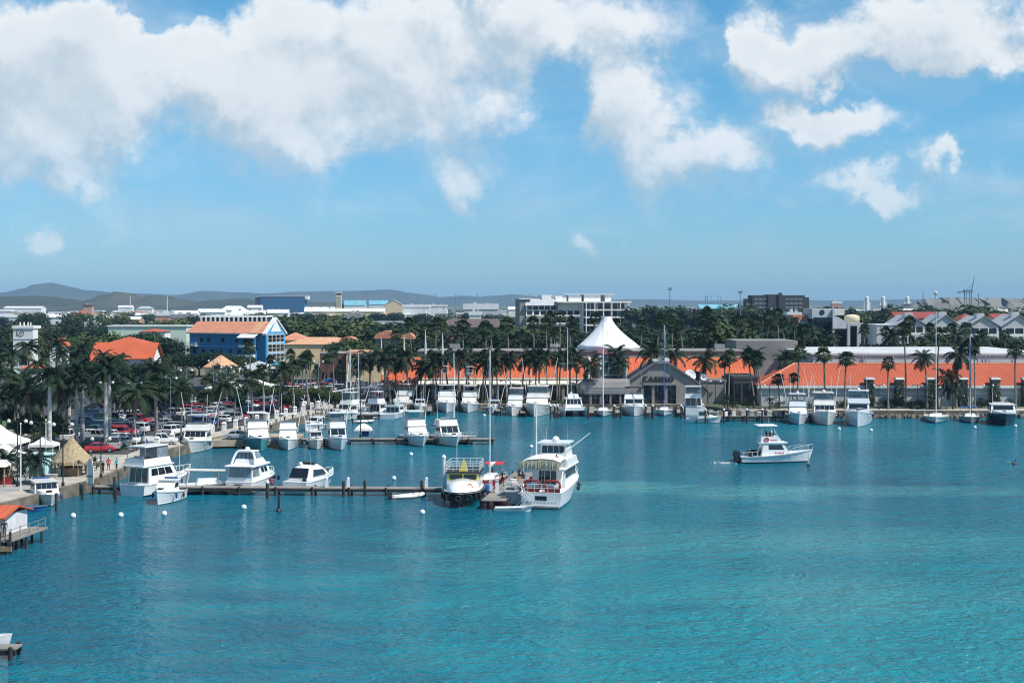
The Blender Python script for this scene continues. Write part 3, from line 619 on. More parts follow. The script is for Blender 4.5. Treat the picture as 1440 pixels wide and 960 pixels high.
# ------------------------------------------------------------------ people: one continuous skinned body each
SKINM = mat('skin', (.30, .17, .11), .6, .1, 3)
def person_mesh(key, sit, shirt, trouser, arm=0.):
    hip = .47 if sit else .90
    j = {'pel': (0, 0, hip), 'spi': (0, .02, hip + .28), 'chest': (0, 0, hip + .48), 'neck': (0, -.01, hip + .60), 'head': (0, .03, hip + .72), 'top': (0, .02, hip + .83)}
    rad = {'pel': .13, 'spi': .12, 'chest': .14, 'neck': .055, 'head': .10, 'top': .075}
    e = [('pel', 'spi'), ('spi', 'chest'), ('chest', 'neck'), ('neck', 'head'), ('head', 'top')]
    for s, n in ((-1, 'l'), (1, 'r')):
        j['sh' + n] = (s * .20, 0, hip + .50); j['el' + n] = (s * .27, .02 + arm * .2, hip + .24 + arm * .15); j['wr' + n] = (s * .25, .14 + arm * .3, hip + .02 + arm * .3); j['ha' + n] = (s * .24, .18 + arm * .36, hip - .07 + arm * .33)
        if sit: j['hi' + n] = (s * .10, .02, hip - .02); j['kn' + n] = (s * .12, .44, hip + .02); j['an' + n] = (s * .12, .46, .07); j['to' + n] = (s * .13, .62, .04)
        else: j['hi' + n] = (s * .10, 0, hip - .06); j['kn' + n] = (s * .11, .03, .48); j['an' + n] = (s * .12, 0, .08); j['to' + n] = (s * .13, .16, .04)
        for k, r in (('sh', .065), ('el', .045), ('wr', .033), ('ha', .04), ('hi', .10), ('kn', .062), ('an', .045), ('to', .035)): rad[k + n] = r
        e += [('chest', 'sh' + n), ('sh' + n, 'el' + n), ('el' + n, 'wr' + n), ('wr' + n, 'ha' + n), ('pel', 'hi' + n), ('hi' + n, 'kn' + n), ('kn' + n, 'an' + n), ('an' + n, 'to' + n)]
    ks = list(j); me = bpy.data.meshes.new('body_chain'); me.from_pydata([j[k] for k in ks], [(ks.index(a), ks.index(b)) for a, b in e], [])
    o = bpy.data.objects.new('body_chain', me); COL.objects.link(o)
    md = o.modifiers.new('skin', 'SKIN'); md.use_smooth_shade = True
    for i, k in enumerate(ks):
        me.skin_vertices[0].data[i].radius = (rad[k],) * 2; me.skin_vertices[0].data[i].use_root = (k == 'pel')
    o.modifiers.new('smooth', 'SUBSURF').levels = 1
    dg = bpy.context.evaluated_depsgraph_get(); nm = bpy.data.meshes.new_from_object(o.evaluated_get(dg)); bpy.data.objects.remove(o)
    nm.name = 'person'; nm.materials.clear()
    for m in (SKINM, shirt, trouser, HAIR): nm.materials.append(m)
    for p in nm.polygons:
        c = p.center; z = c.z - hip
        k = 0
        if -.02 < z < .56 and (abs(c.x) < .23 or z > .3): k = 1
        if z <= .0 and abs(c.x) < .22 and (c.z > .1) and not (abs(c.x) > .19 and z > -.2): k = 2
        if z > .74 or (z > .66 and c.y < -.02): k = 3
        p.material_index = k
    return nm
HAIR = mat('hair', (.025, .017, .012), .7, .2, 3)
SHIRTS = {'red': REDC, 'turquoise': mat('turquoise_shirt', (.03, .38, .50), .8, .1, 2), 'white': SAIL, 'dark': DARK, 'blue': BLUEC, 'yellow': YEL}
PM = {}
def person(label, loc, rz=0, shirt='dark', sit=False, arm=0., group=None, trouser=None):
    key = (shirt, sit, arm)
    if key not in PM: PM[key] = person_mesh(key, sit, SHIRTS[shirt], trouser or DARK, arm)
    o = bpy.data.objects.new('person', PM[key]); COL.objects.link(o); o.location = loc; o.rotation_euler = (0, 0, rz)
    return tag(o, label, 'person', group)
def local(root, p):
    a = root.rotation_euler.z; x, y, z = [q_ * root.scale[0] for q_ in p]
    return (root.location.x + x * math.cos(a) - y * math.sin(a), root.location.y + x * math.sin(a) + y * math.cos(a), root.location.z + z)

# ------------------------------------------------------------------ the motor boat under way, seen from its starboard side
def ring_mesh(c, R_, r, axis='x', n=14, m=0, mb=None):
    o = mb or MB(); pts = []
    for i in range(n + 1):
        a = 6.28318 * i / n
        pts.append((c[0], c[1] + R_ * math.cos(a), c[2] + R_ * math.sin(a)) if axis == 'x' else (c[0] + R_ * math.cos(a), c[1], c[2] + R_ * math.sin(a)) if axis == 'y' else (c[0] + R_ * math.cos(a), c[1] + R_ * math.sin(a), c[2]))
    return o.path(pts, r, 6, m)
q = P(1094, 651); L = 11.2; B = 3.6; HB = thing('dive_boat', 'white motor boat under way alone in open water with red lifebuoy on its bridge', 'motor boat', (q.x, q.y + 1.4, 0), -R(86))
rows = make_hull(HB, L, B, 1.0, 1.95, [WHITE, BOTTOM, DARK], .4)
dk = MB(); dk.loft([[(-x[2] * .93, x[0], x[5] - .06), (x[2] * .93, x[0], x[5] - .06)] for x in rows], 0, False, False, closed=False); dk.build('deck', WHITE, HB)
c = MB(); b0, b1 = c.frus((-1.35, 1.35, -2.6, 2.1), 1.0, (-1.15, 1.15, -2.2, .8), 2.95); c.build('cabin', WHITE, HB)
for qd in ([b0[1], b0[2], b1[2], b1[1]], [b0[3], b0[0], b1[0], b1[3]]):
    o = MB(); o.panes(qd, 1, .52, .88, 0, .03, u0=.25, u1=.86); o.build('side_window', GLASS, HB)
o = MB(); o.panes([b0[2], b0[3], b1[3], b1[2]], 3, .5, .92, .04, .03); o.build('windscreen', GLASS, HB)
o = MB(); o.panes([b0[0], b0[1], b1[1], b1[0]], 1, .05, .9, 0, .02, u0=.3, u1=.7); o.build('cabin_door', GLASS, HB)
o = MB(); o.box(-1.3, 1.3, -3.0, 1.45, 2.95, 3.08); o.build('cabin_roof', WHITE, HB)
o = MB(); o.frus((-1.15, 1.15, -2.6, .7), 3.08, (-1.1, 1.1, -2.6, .1), 3.95); o.build('flybridge', WHITE, HB)
for sg in (-1, 1):
    o = MB(); ring_mesh((sg * 1.19, -1.75, 3.5), .3, .075, 'x', 14, 0, o); o.build('lifebuoy', ORANGE if sg < 0 else REDC, HB)
    o = MB()
    for k in range(5): o.box(sg * 1.155 - .012, sg * 1.155 + .012, -1.1 + k * .2, -.98 + k * .2, 3.36, 3.48)
    o.build('hull_lettering', REDC, HB)
    o = MB()
    for k in range(7): o.box(sg * 1.34 - .015, sg * 1.34 + .015, -.5 + k * .2, -.38 + k * .2, 1.46, 1.6 + (.06 if k % 3 == 0 else 0))
    o.build('cabin_lettering', REDC, HB)
o = MB()
for x in (-1, 1):
    for y0, y1 in ((-2.5, -2.4), (-.9, -1.1), (.0, -.9)): o.tube((x * 1.08, y0, 3.9), (x * 1.1, y1, 5.5), .05, n=5)
o.build('canopy_frame', POLE, HB)
o = MB(); r = lambda k, z: [(-1.3 * k, -3.1 + (1 - k), z), (1.3 * k, -3.1 + (1 - k), z), (1.3 * k, -.1 - (1 - k), z), (-1.3 * k, -.1 - (1 - k), z)]; o.loft([r(1, 5.5), r(1, 5.58), r(.85, 5.68)]); o.build('canopy', WHITE, HB)
o = MB(); o.box(-.6, .6, -1.0, -.5, 3.95, 4.45); o.build('helm_console', DARK, HB)
bow_rail(HB, rows, L, .62, .75, .03)
o = MB()
for x in (-1.55, 1.55):
    o.path([(x, -3.2, 1.75), (x, -5.4, 1.6)], .03, 5)
    for y in (-3.2, -4.0, -4.7, -5.4): o.tube((x, y, 1.0), (x, y, 1.7), .028, n=5)
o.path([(-1.55, -5.4, 1.6), (1.55, -5.4, 1.6)], .04, 5); o.build('stern_rail', POLE, HB)
o = MB(); o.box(-1.2, 1.2, -6.3, -5.5, .25, .42); o.build('swim_platform', DARK, HB)
for x in (-.55, .55):
    o = MB(); o.loft([[(x - .26, y0, z), (x + .26, y0, z), (x + .26, y1, z), (x - .26, y1, z)] for y0, y1, z in ((-6.2, -5.7, -.2), (-6.35, -5.7, .9), (-6.5, -5.65, 1.15), (-6.35, -5.65, 1.65), (-6.1, -5.75, 1.75))]); o.build('outboard_motor', DARK, HB)
o = MB(); o.box(-1.2, 1.2, -4.2, -3.7, .9, 1.35); o.box(-1.3, -.7, -3.6, -2.8, .9, 1.8); o.build('dive_gear', DARK, HB)
for i in range(3):
    o = MB(); o.lathe([(.10, 0), (.12, .1), (.12, .62), (.05, .74)], 8, (-.9 + .5 * i, -3.3, .98)); o.build('dive_tank', DARK, HB)
pole(HB, 'antenna', [(.7, -1.2, 5.6), (.7, -1.5, 7.2)], .02)
person('person in dark clothes steering on the bridge of the boat under way', local(HB, (.05, -1.55, 3.5)), -R(86), 'dark', True, .8)
person('person in dark wetsuit seated at the stern rail of the boat under way', local(HB, (1.0, -4.5, .97)), R(20), 'dark', True)
wk = MB()
fm = mat('foam', (.75, .80, .80), .8, .1, 2); rnd = random.Random(9)
for i in range(46):
    k = rnd.random() ** 1.5; y = -6.2 - k * 4; x = rnd.gauss(0, .5 + k * .7); r = rnd.uniform(.03, .1)
    wk.lathe([(r, .0), (r * .7, .03), (.01, .05)], 6, (*local(HB, (x, y, 0))[:2], .004), sx=1.8)
tag(wk.build('wake_foam', fm), 'thin white foam trailing behind the boat under way', 'wake', kind='stuff')
def spar_buoy(label, p, h=1.8, r=.09, m=POLE):
    t_ = thing('spar_buoy', label, 'buoy', p); o = MB(); o.lathe([(r, -.6), (r, h * .55), (r * .8, h)], 8); o.build('staff', m, t_)
    o = MB(); o.lathe([(r * 2, -.1), (r * 2.6, .1), (r * 1.4, .35)], 8); o.build('float', DARK, t_); return t_
spar_buoy('thin white upright imitating the bow rail reflection in water at the moving boat bow', P(1137, 655), 1.9)  # added upright that imitates the bow rail's reflection on the water
spar_buoy('dark conical mooring marker floating in front of the first pier', P(392, 719), 1.9, .14, DARK)

# ------------------------------------------------------------------ big charter yacht with the thatched awning, stern towards us
THATCH = mat('thatch', (.42, .34, .21), .95, .3, 3, bump=.8, col2=(.26, .20, .12))
YB = thing('charter_yacht', 'big white charter yacht with thatch awning and slanted boom at the jetty', 'charter yacht', (5.3, 174.2, 0), -R(13)); YB.scale = (.93, .93, .93)
L, B = 18.5, 5.6
rows = make_hull(YB, L, B, 2.0, 3.3, [WHITE, BOTTOM, WHITE], .5)
dk = MB(); dk.loft([[(-x[2] * .93, x[0], x[5] - .06), (x[2] * .93, x[0], x[5] - .06)] for x in rows], 0, False, False, closed=False); dk.build('deck', WHITE, YB)
o = MB(); o.box(-.75, .75, -9.27, -9.24, 1.0, 1.55); o.build('stern_port', GLASS, YB)
o = MB(); o.box(-2.5, 2.5, -10.2, -9.3, .28, .45); o.build('swim_platform', GREYP, YB)
o = MB()
for k in range(9): o.box(-1.9 + .45 * k, -1.62 + .45 * k, -9.262, -9.24, .62, .82)
o.build('transom_lettering', GREYP, YB)
c = MB(); b0, b1 = c.frus((-2.2, 2.2, -4.6, 4.0), 2.1, (-2.1, 2.1, -4.4, 2.8), 4.5); c.build('deckhouse', WHITE, YB)
o = MB(); o.panes([b0[0], b0[1], b1[1], b1[0]], 3, .12, .9, .06, .03, u0=.2, u1=.75); o.build('aft_door', GLASS, YB)
for qd in ([b0[1], b0[2], b1[2], b1[1]], [b0[3], b0[0], b1[0], b1[3]]):
    o = MB(); o.panes(qd, 4, .45, .85, .06, .03); o.build('side_window', GLASS, YB)
o = MB(); o.panes([b0[2], b0[3], b1[3], b1[2]], 3, .45, .9, .06, .03); o.build('windscreen', GLASS, YB)
o = MB(); o.box(-2.5, 2.6, -7.2, 3.2, 4.5, 4.65); o.build('upper_deck', WHITE, YB)
o = MB(); o.frus((-2.3, 2.5, -4.5, 2.9), 4.65, (-2.2, 2.4, -4.5, 2.2), 5.6); o.build('flybridge', WHITE, YB)
# aft deck posts and rails
o = MB()
for x in (-2.45, -.2, 2.4): o.tube((x, -8.9, 2.0), (x, -7.1, 4.5), .04, n=5)
o.build('awning_post', STEEL, YB)
o = MB()
for z in (2.5, 3.0): o.path([(-2.55, -4.5, z), (-2.55, -9.1, z), (2.55, -9.1, z), (2.55, -4.5, z)], .028, 5)
for x in (-2.55, -1.7, -.85, 0, .85, 1.7, 2.55): o.tube((x, -9.1, 1.95), (x, -9.1, 3.0), .028, n=5)
o.build('stern_rail', POLE, YB)
RIBM = mat('inflatable_red', (.30, .03, .035), .7, .15, 2)
for x0, x1 in ((-2.2, -.25), (.35, 2.3)):
    o = MB(); z = 3.25
    o.path([(x0, -8.7, z - .8), (x0, -8.75, z - .1), (x0 + .25, -8.75, z + .12), ((x0 + x1) / 2, -8.8, z + .2), (x1 - .25, -8.75, z + .12), (x1, -8.75, z - .1), (x1, -8.7, z - .8)], .15, 8)
    o.build('lounge_cushion', RIBM, YB)
    o = MB(); o.box(x0, x1, -8.6, -7.9, 1.95, 2.45); o.build('aft_bench', RIBM, YB)
aw = MB(); rnd = random.Random(3)
NA = 26
prof = [(-2.9, 5.0), (-2.75, 5.75), (-1.8, 6.1), (0, 6.25), (1.4, 6.15), (2.3, 5.85)]
aw.loft([[(x, y, z - (.0 if -7.2 < y < -3 else .12)) for x, z in prof] for y in (-8.4, -8.2, -6.5, -4.5, -3.2)], 0, False, False, closed=False); aw.build('awning_roof', SAIL, YB)
fr = MB()
for i in range(190):
    x = rnd.uniform(-2.85, 2.2); z = 5.98 - .10 * abs(x); l = rnd.uniform(.8, 1.3); w_ = rnd.uniform(.08, .17); y = -8.45 + rnd.uniform(-.1, .1)
    fr.add([(x - w_, y, z), (x + w_, y, z), (x + rnd.uniform(-.1, .1), y - rnd.uniform(-.05, .12), z - l), (x - w_, y + .06, z), (x + w_, y + .06, z)], [(0, 1, 2), (3, 2, 4)])
for i in range(70):
    y = rnd.uniform(-8.4, -3.5); l = rnd.uniform(.4, .8); w_ = .12
    fr.add([(-2.92, y - w_, 5.6), (-2.92, y + w_, 5.6), (-2.98, y, 5.6 - l)], [(0, 1, 2)])
fr.build('thatch_fringe', mat('dry_palm_fringe', (.74, .62, .43), .9, .25, 4, col2=(.48, .38, .24)), YB)
o = MB()
for x in (-2.6, 2.1):
    for y in (-8.2, -4.7): o.tube((x, y, 4.6), (x, y, 5.8), .04, n=5)
o.build('awning_frame', STEEL, YB)
b0, b1 = MB().frus((-1.6, 1.9, -2.2, 2.2), 5.6, (-1.5, 1.8, -2.0, 1.2), 7.4)
o = MB(); o.frus((-1.6, 1.9, -2.2, 2.2), 5.6, (-1.5, 1.8, -2.0, 1.2), 7.4); o.build('wheelhouse', WHITE, YB)
o = MB(); o.panes([b0[0], b0[1], b1[1], b1[0]], 4, .35, .85, .05, .03); o.build('wheelhouse_window', GLASS, YB)
o = MB(); o.box(-1.9, 2.2, -2.6, 1.6, 7.4, 7.58); o.build('wheelhouse_roof', WHITE, YB)
dome(YB, (.25, -.9, 7.58), .5)
o = MB(); o.lathe([(.1, 0), (.1, .7)], 8, (.25, -.9, 7.5)); o.build('dome_pedestal', WHITE, YB)
pole(YB, 'mast', [(-2.0, -2.6, 4.6), (-2.0, -2.6, 12.0)], .13, POLE, .1)
pole(YB, 'boom', [(1.0, -4.0, 5.7), (5.2, -3.0, 9.0)], .12, POLE, .09)
o = MB(); o.tube((-2.0, -2.6, 11.6), (5.2, -3.0, 9.0), .025, n=4); o.tube((-2.0, -2.6, 10.6), (-1.0, -1.5, 7.7), .015, n=4); o.build('boom_line', STEEL, YB)
pole(YB, 'antenna', [(1.9, -1.2, 7.5), (1.9, -1.2, 10.4)], .02); pole(YB, 'antenna', [(-1.0, -1.2, 7.5), (-.9, -1.2, 9.4)], .03)
bow_rail(YB, rows, L, .55, .8, .03)
for y in (1.0, 4.5): 
    o = MB(); o.lathe([(.02, 0), (.22, .15), (.24, .5), (.02, .8)], 8, (deck_w(rows, y)[0] + .1, y, 1.0)); o.build('fender', DARK, YB)
o = MB(); o.path([(-2.3, -9.7, 1.0), (-2.9, -10.1, .5)], .04); o.build('boarding_ladder', STEEL, YB)
person('person in dark top on the upper deck of the charter yacht', local(YB, (1.4, -6.2, 4.65)), 2.9, 'red', False, .2)
# skiff and boarding stairs
SK = thing('skiff', 'small white skiff moored under the charter yacht boarding stairs', 'skiff', P(722, 719) + Vector((0, .4, 0)), -R(96))
r2 = make_hull(SK, 4.4, 1.5, .42, .62, [WHITE, WHITE, WHITE], .45, rubrail=True)
o = MB(); o.loft([[(-x[2] * .85, x[0], .3), (x[2] * .85, x[0], .3)] for x in r2[:-2]], 0, False, False, closed=False); o.build('floor', GREYP, SK)
o = MB(); o.box(-.6, .6, -.3, 0, .32, .5); o.box(-.55, .55, 1.0, 1.25, .32, .5); o.build('thwart', WHITE, SK)
# ------------------------------------------------------------------ black glass-bottom boat with yellow window frames
GB = thing('tour_boat', 'black-hulled tour boat with white rounded bow and yellow cabin window frames', 'tour boat', wl(645, 714, 184, 11.5), -R(184))
L, B = 11.5, 4.6
rows = make_hull(GB, L, B, 1.5, 1.85, [BLACKH, REDBOT, BLACKH], .62)
o = MB(); o.loft([[(-x[2] * k, x[0] - s_, x[5] + z), (0, x[0] - s_, x[5] + z * 1.15), (x[2] * k, x[0] - s_, x[5] + z)] for x, k, z, s_ in [(r_, .93, .0, 0) for r_ in rows]], 0, False, False, closed=False); o.build('deck', WHITE, GB)
lo = []
for y, wd, z in ((0.3, 1.9, 1.3), (2.0, 1.8, 1.15), (3.5, 1.45, .85), (4.5, .95, .4)):
    lo.append([(-wd, y, 1.55)] + [(wd * math.cos(a), y, 1.62 + z * math.sin(a) ** .7 if math.sin(a) > 0 else 1.62) for a in [math.pi - math.pi * k / 10 for k in range(11)]] + [(wd, y, 1.55)])
o = MB(); o.loft(lo); o.build('bow_cover', WHITE, GB, True)
c = MB(); b0, b1 = c.frus((-1.95, 1.95, -4.6, .5), 1.5, (-1.85, 1.85, -4.5, .35), 3.5); c.build('cabin', WHITE, GB)
for nm, qd, n in (('windscreen', [b0[2], b0[3], b1[3], b1[2]], 2), ('side_window', [b0[1], b0[2], b1[2], b1[1]], 4), ('side_window', [b0[3], b0[0], b1[0], b1[3]], 4)):
    o = MB(); o.panes(qd, 1, .58, .96, 0, .03, u0=.03, u1=.97); o.build('window_frame', YEL, GB)
    o = MB(); o.panes(qd, n, .63, .92, .06, .05, u0=.05, u1=.95); o.build(nm, GLASS, GB)
o = MB(); o.box(-2.1, 2.1, -4.8, .6, 3.5, 3.64); o.build('cabin_roof', DARK, GB)
o = MB()
for z in (3.95, 4.35, 4.75): o.path([(-2, .4, z), (2, .4, z), (2, -4.6, z), (-2, -4.6, z), (-2, .4, z)], .03, 5)
for x in (-2, -1.2, -.4, .4, 1.2, 2):
    for y in (.4, -4.6): o.tube((x, y, 3.6), (x, y, 4.75), .03, n=5)
for y in (-1.2, -2.8):
    for x in (-2, 2): o.tube((x, y, 3.6), (x, y, 4.75), .03, n=5)
o.build('roof_rail', POLE, GB)
o = MB(); o.loft([[(-.5, -.4, 3.64), (.5, -.4, 3.64), (.5, -.9, 3.64), (-.5, -.9, 3.64)], [(-.08, -.6, 5.0), (.08, -.6, 5.0), (.08, -.7, 5.0), (-.08, -.7, 5.0)]]); o.build('roof_sign_board', YEL, GB)
for x in (-1.1,): 
    o = MB(); ring_mesh((x, 3.1, 2.25), .3, .07, 'y', 14, 0, o); o.build('lifebuoy', ORANGE, GB)
o = MB(); o.box(.35, .8, 3.55, 3.62, 1.75, 2.1); o.build('bow_vent', GLASS, GB)
for i in range(7):
    a = -60 + i * 20; t_ = .72 + .28 * (1 - abs(a) / 60); wv, sz = deck_w(rows, L * (t_ - .5)); sg = -1 if a < 0 else 1
    o = MB(); ring_mesh((sg * (wv + .08) if a else 0, L * (t_ - .5) + (.12 if a == 0 else 0), 1.15), .3, .12, 'x' if abs(a) > 30 else 'y', 10, 0, o); o.build('tyre_fender', RUBBER, GB)
pole(GB, 'antenna', [(1.0, -1.5, 3.6), (1.0, -1.6, 6.4)], .025)
# ------------------------------------------------------------------ red and white boat with red bimini, tall mast
RB = sailboat('red and white sailboat with red bimini and single tall mast at the jetty', (-2.75, 186.2, 0), 190, 9.5, 3.0, 16.5, hull=REDH, bimini=REDC, stripe=WHITE, cover=WHITE, bot=REDBOT, jib=False)
person('person in red shirt sitting in the cockpit beneath the red bimini', local(RB, (.4, -3.1, .72)), 1.2, 'red', True)
# ------------------------------------------------------------------ catamaran in the far row
CT = thing('catamaran', 'white power catamaran with dark tunnel bow between two hulls, far row', 'catamaran', wl(810, 586, 176, 12), -R(176))
for sx_ in (-2.35, 2.35):
    sub = MB(); rws = hull_rows(12, 1.7, 1.3, 2.1, .5); lo = []
    for y, rk, b, m_, c_, s in rws: lo.append([(sx_ - b, y, s), (sx_ - m_, y - rk * .4, s * .5), (sx_ - c_, y - rk, .15), (sx_, y - rk, -.5), (sx_ + c_, y - rk, .15), (sx_ + m_, y - rk * .4, s * .5), (sx_ + b, y, s)])
    sub.loft(lo); sub.build('hull', [WHITE], CT)
o = MB(); o.loft([[(-2.4, -5.8, z0), (2.4, -5.8, z0), (2.4, -5.8, z1), (-2.4, -5.8, z1)] if k == 0 else [(-2.4, y, z0), (2.4, y, z0), (2.4, y, z1), (-2.4, y, z1)] for k, (y, z0, z1) in enumerate(((-5.8, .9, 1.4), (2, .9, 1.6), (4.9, 1.3, 1.95)))]); o.build('bridge_deck', WHITE, CT)
c = MB(); b0, b1 = c.frus((-1.9, 1.9, -3.0, 2.6), 1.5, (-1.6, 1.6, -2.8, .9), 3.5); c.build('cabin', WHITE, CT)
o = MB(); o.panes([b0[2], b0[3], b1[3], b1[2]], 4, .45, .9, .05, .03); o.build('windscreen', GLASS, CT)
for qd in ([b0[1], b0[2], b1[2], b1[1]], [b0[3], b0[0], b1[0], b1[3]]):
    o = MB(); o.panes(qd, 3, .45, .85, .05, .03); o.build('side_window', GLASS, CT)
o = MB(); o.box(-1.75, 1.75, -3.4, 1.2, 3.5, 3.62); o.build('cabin_roof', WHITE, CT)
o = MB(); o.frus((-1.2, 1.2, -2.4, .4), 3.62, (-1.1, 1.1, -2.4, .1), 4.4); o.build('flybridge', WHITE, CT)
pole(CT, 'antenna', [(.2, -1, 4.4), (.2, -1, 8)], .04); dome(CT, (.3, -1.3, 4.4), .3)
# ------------------------------------------------------------------ little craft
def dinghy(label, p, hd, L=3.4, B=1.5, m=SAIL, motor_=True, name='inflatable_dinghy'):
    t_ = thing(name, label, 'dinghy', p, -R(hd)); o = MB(); w_ = B / 2 - .2
    o.path([(-w_, -L / 2, .25), (-w_, L * .2, .28), (-w_ * .7, L * .38, .36), (0, L * .47, .42), (w_ * .7, L * .38, .36), (w_, L * .2, .28), (w_, -L / 2, .25)], .2, 8, rr=[.14, .2, .2, .2, .2, .2, .14]); o.build('tube', m, t_, True)
    o = MB(); o.loft([[(-w_, -L * .46, .12), (w_, -L * .46, .12)], [(-w_, L * .2, .14), (w_, L * .2, .14)], [(-.1, L * .42, .2), (.1, L * .42, .2)]], 0, False, False, closed=False); o.build('floor', GREYP, t_)
    o = MB(); o.box(-w_, w_, -L * .47, -L * .44, .05, .45); o.build('transom', GREYP, t_)
    if motor_:
        o = MB(); o.loft([[(-.14, y0, z), (.14, y0, z), (.14, y1, z), (-.14, y1, z)] for y0, y1, z in ((-L * .55, -L * .48, -.3), (-L * .55, -L * .48, .45), (-L * .6, -L * .46, .5), (-L * .58, -L * .47, .85))]); o.build('outboard_motor', DARK, t_)
    return t_
dinghy('small white inflatable dinghy tied under the middle of the first pier', P(573, 700), 62, 4.6, 1.7)
dinghy('cream inflatable dinghy floating by the open-sterned cruiser', P(511, 594) + Vector((0, 0, 0)), 80, 4.2, 2.0, CREAM)
# white launch with stowed boom, left of arched-hardtop yacht
LN = thing('workboat', 'low white workboat with stowed white boom and round orange buoy aboard', 'workboat', (XA(288, 178), 180.5, 0), -R(72))
rows = make_hull(LN, 8.5, 2.8, 1.0, 1.4, [WHITE, BOTTOM, BLACKH], .5)
dk = MB(); dk.loft([[(-x[2] * .93, x[0], x[5] - .25), (x[2] * .93, x[0], x[5] - .25)] for x in rows], 0, False, False, closed=False); dk.build('deck', GREYP, LN)
o = MB(); o.frus((-.8, .8, -1.6, 1.6), 1.0, (-.7, .7, -1.4, 1.0), 1.7); o.build('cuddy', WHITE, LN)
pole(LN, 'boom', [(0, -3.0, 2.9), (0, 4.0, 2.5)], .16, SAIL, .14)
o = MB()
for y, z in ((-2.6, 2.8), (1.2, 2.6)):
    o.tube((-.9, y - .3, .9), (0, y, z), .05, n=5); o.tube((.9, y - .3, .9), (0, y, z), .05, n=5)
o.build('boom_crutch', TEAK, LN)
o = MB(); o.ball((.6, 3.0, 1.6), .42); o.build('deck_buoy', ORANGE, LN, True)
pole(LN, 'whip_pole', [(-.8, -3.6, 1.0), (-.8, -3.6, 6.4)], .05)
# blue canoe by the hut
CN = thing('rowing_boat', 'long bright blue rowing boat against the quay behind the hut', 'rowing boat', P(28, 719), -R(80))
make_hull(CN, 6.2, 1.3, .5, .7, [mat('hull_blue', (.02, .17, .42), .4, .1, 1), BLUEC, BLUEC], .4)
o = MB(); o.box(-.45, .45, -1.6, -1.3, .35, .5); o.box(-.45, .45, .4, .7, .35, .5); o.build('thwart', TEAK, CN)
# long narrow boat hidden under second pier, open launch by parking
o = None
# buoys
def ball_buoy(label, px, py, r=.32, m=WHITE):
    t_ = thing('mooring_buoy', label, 'buoy', P(px, py)); o = MB(); o.ball((0, 0, r * .55), r); o.build('float', m, t_, True)
    o = MB(); ring_mesh((0, 0, r * 1.6), r * .22, .03, 'x', 8, 0, o); o.build('ring', STEEL, t_); return t_
for lb, px, py in (('white ball buoy in the left basin nearest the piled hut', 103, 727), ('white ball buoy in line below the trawler yacht stern', 170, 726), ('white ball buoy below the smooth covered speedboat', 231, 724), ('white ball buoy left of the dark conical marker', 343, 715),
    ('white ball buoy near the left end of the second pier', 554, 674), ('white ball buoy in front of the sport-fisher with open hardtop', 578, 640), ('tiny white buoy by the covered bow-on yacht', 567, 583), ('white ball buoy before the right-hand double-deck yacht', 1225, 606), ('white buoy at the stern of the grey-blue sailboat', 1371, 602), ('white ball buoy beside the navy yacht bow', 1428, 600), ('tiny white buoy off the narrow tower sport-fisher', 681, 585), ('small white buoy in open water above the charter yacht boom', 747, 629), ('white buoy below the stake near the outrigger sport-fisher', 1180, 604), ('white ball buoy near the white dinghy under the pier', 594, 722)):
    ball_buoy(lb, px, py)
# pelican gliding low over the right-hand water
me = bpy.data.meshes.new('bird_chain'); J = [(0, 0, 0), (0, .28, .02), (0, .48, .12), (0, .62, .10), (0, .95, .02), (0, -.3, .02), (0, -.52, .03), (.32, .08, .16), (.72, .0, .20), (1.15, -.18, .10), (-.32, .08, .16), (-.72, .0, .22), (-1.15, -.18, .16)]
me.from_pydata(J, [(0, 1), (1, 2), (2, 3), (3, 4), (0, 5), (5, 6), (0, 7), (7, 8), (8, 9), (0, 10), (10, 11), (11, 12)], []); o = bpy.data.objects.new('bird_chain', me); COL.objects.link(o); o.modifiers.new('skin', 'SKIN')
for i, r in enumerate(((.15, .14), (.11, .1), (.06, .06), (.07, .06), (.02, .02), (.1, .08), (.09, .03), (.05, .16), (.035, .15), (.02, .05), (.05, .16), (.035, .15), (.02, .05))): me.skin_vertices[0].data[i].radius = r; me.skin_vertices[0].data[i].use_root = i == 0
o.modifiers.new('smooth', 'SUBSURF').levels = 1; nm = bpy.data.meshes.new_from_object(o.evaluated_get(bpy.context.evaluated_depsgraph_get())); bpy.data.objects.remove(o); nm.materials.clear(); nm.materials.append(mat('brown_plumage', (.07, .055, .045), .8, .25, 4)); nm.materials.append(mat('pale_plumage', (.5, .46, .38), .8, .15, 4))
for p in nm.polygons: p.material_index = 1 if p.center.y > .42 else 0
o = bpy.data.objects.new('pelican', nm); COL.objects.link(o); q = P(1426, 652, 1.6); o.location = q; o.rotation_euler = (R(8), R(-25), R(60)); tag(o, 'dark brown pelican gliding low over the water near the right edge', 'bird')
# ------------------------------------------------------------------ buildings
def wallm(name, col, var=.07, sc_=.4): return mat(name, col, .85, var, sc_, bump=.1)
W_WHITE = wallm('white_render', (.74, .74, .72)); W_CREAM = wallm('cream_render', (.72, .55, .33)); W_GREY = wallm('grey_render', (.26, .245, .225)); W_LGREY = wallm('pale_grey_render', (.50, .51, .52))
W_BLUE = wallm('blue_render', (.018, .165, .36)); W_BLUE2 = wallm('blue_trim_sunlit_gable', (.07, .34, .62)); W_BRICK = striped('brown_brick', (.13, .06, .045), (.17, .09, .06), 'Z', .6, .9)  # second blue: trim band, plus gable with its sunlight put into the colour
W_DARK = wallm('dark_cladding', (.05, .055, .06)); W_STEEL = wallm('blue_steel_cladding', (.03, .12, .24)); W_MINT = wallm('pale_green_render', (.55, .66, .58)); W_SALMON = wallm('salmon_render', (.60, .30, .20)); W_KIOSK = wallm('light_blue_render', (.42, .66, .72))
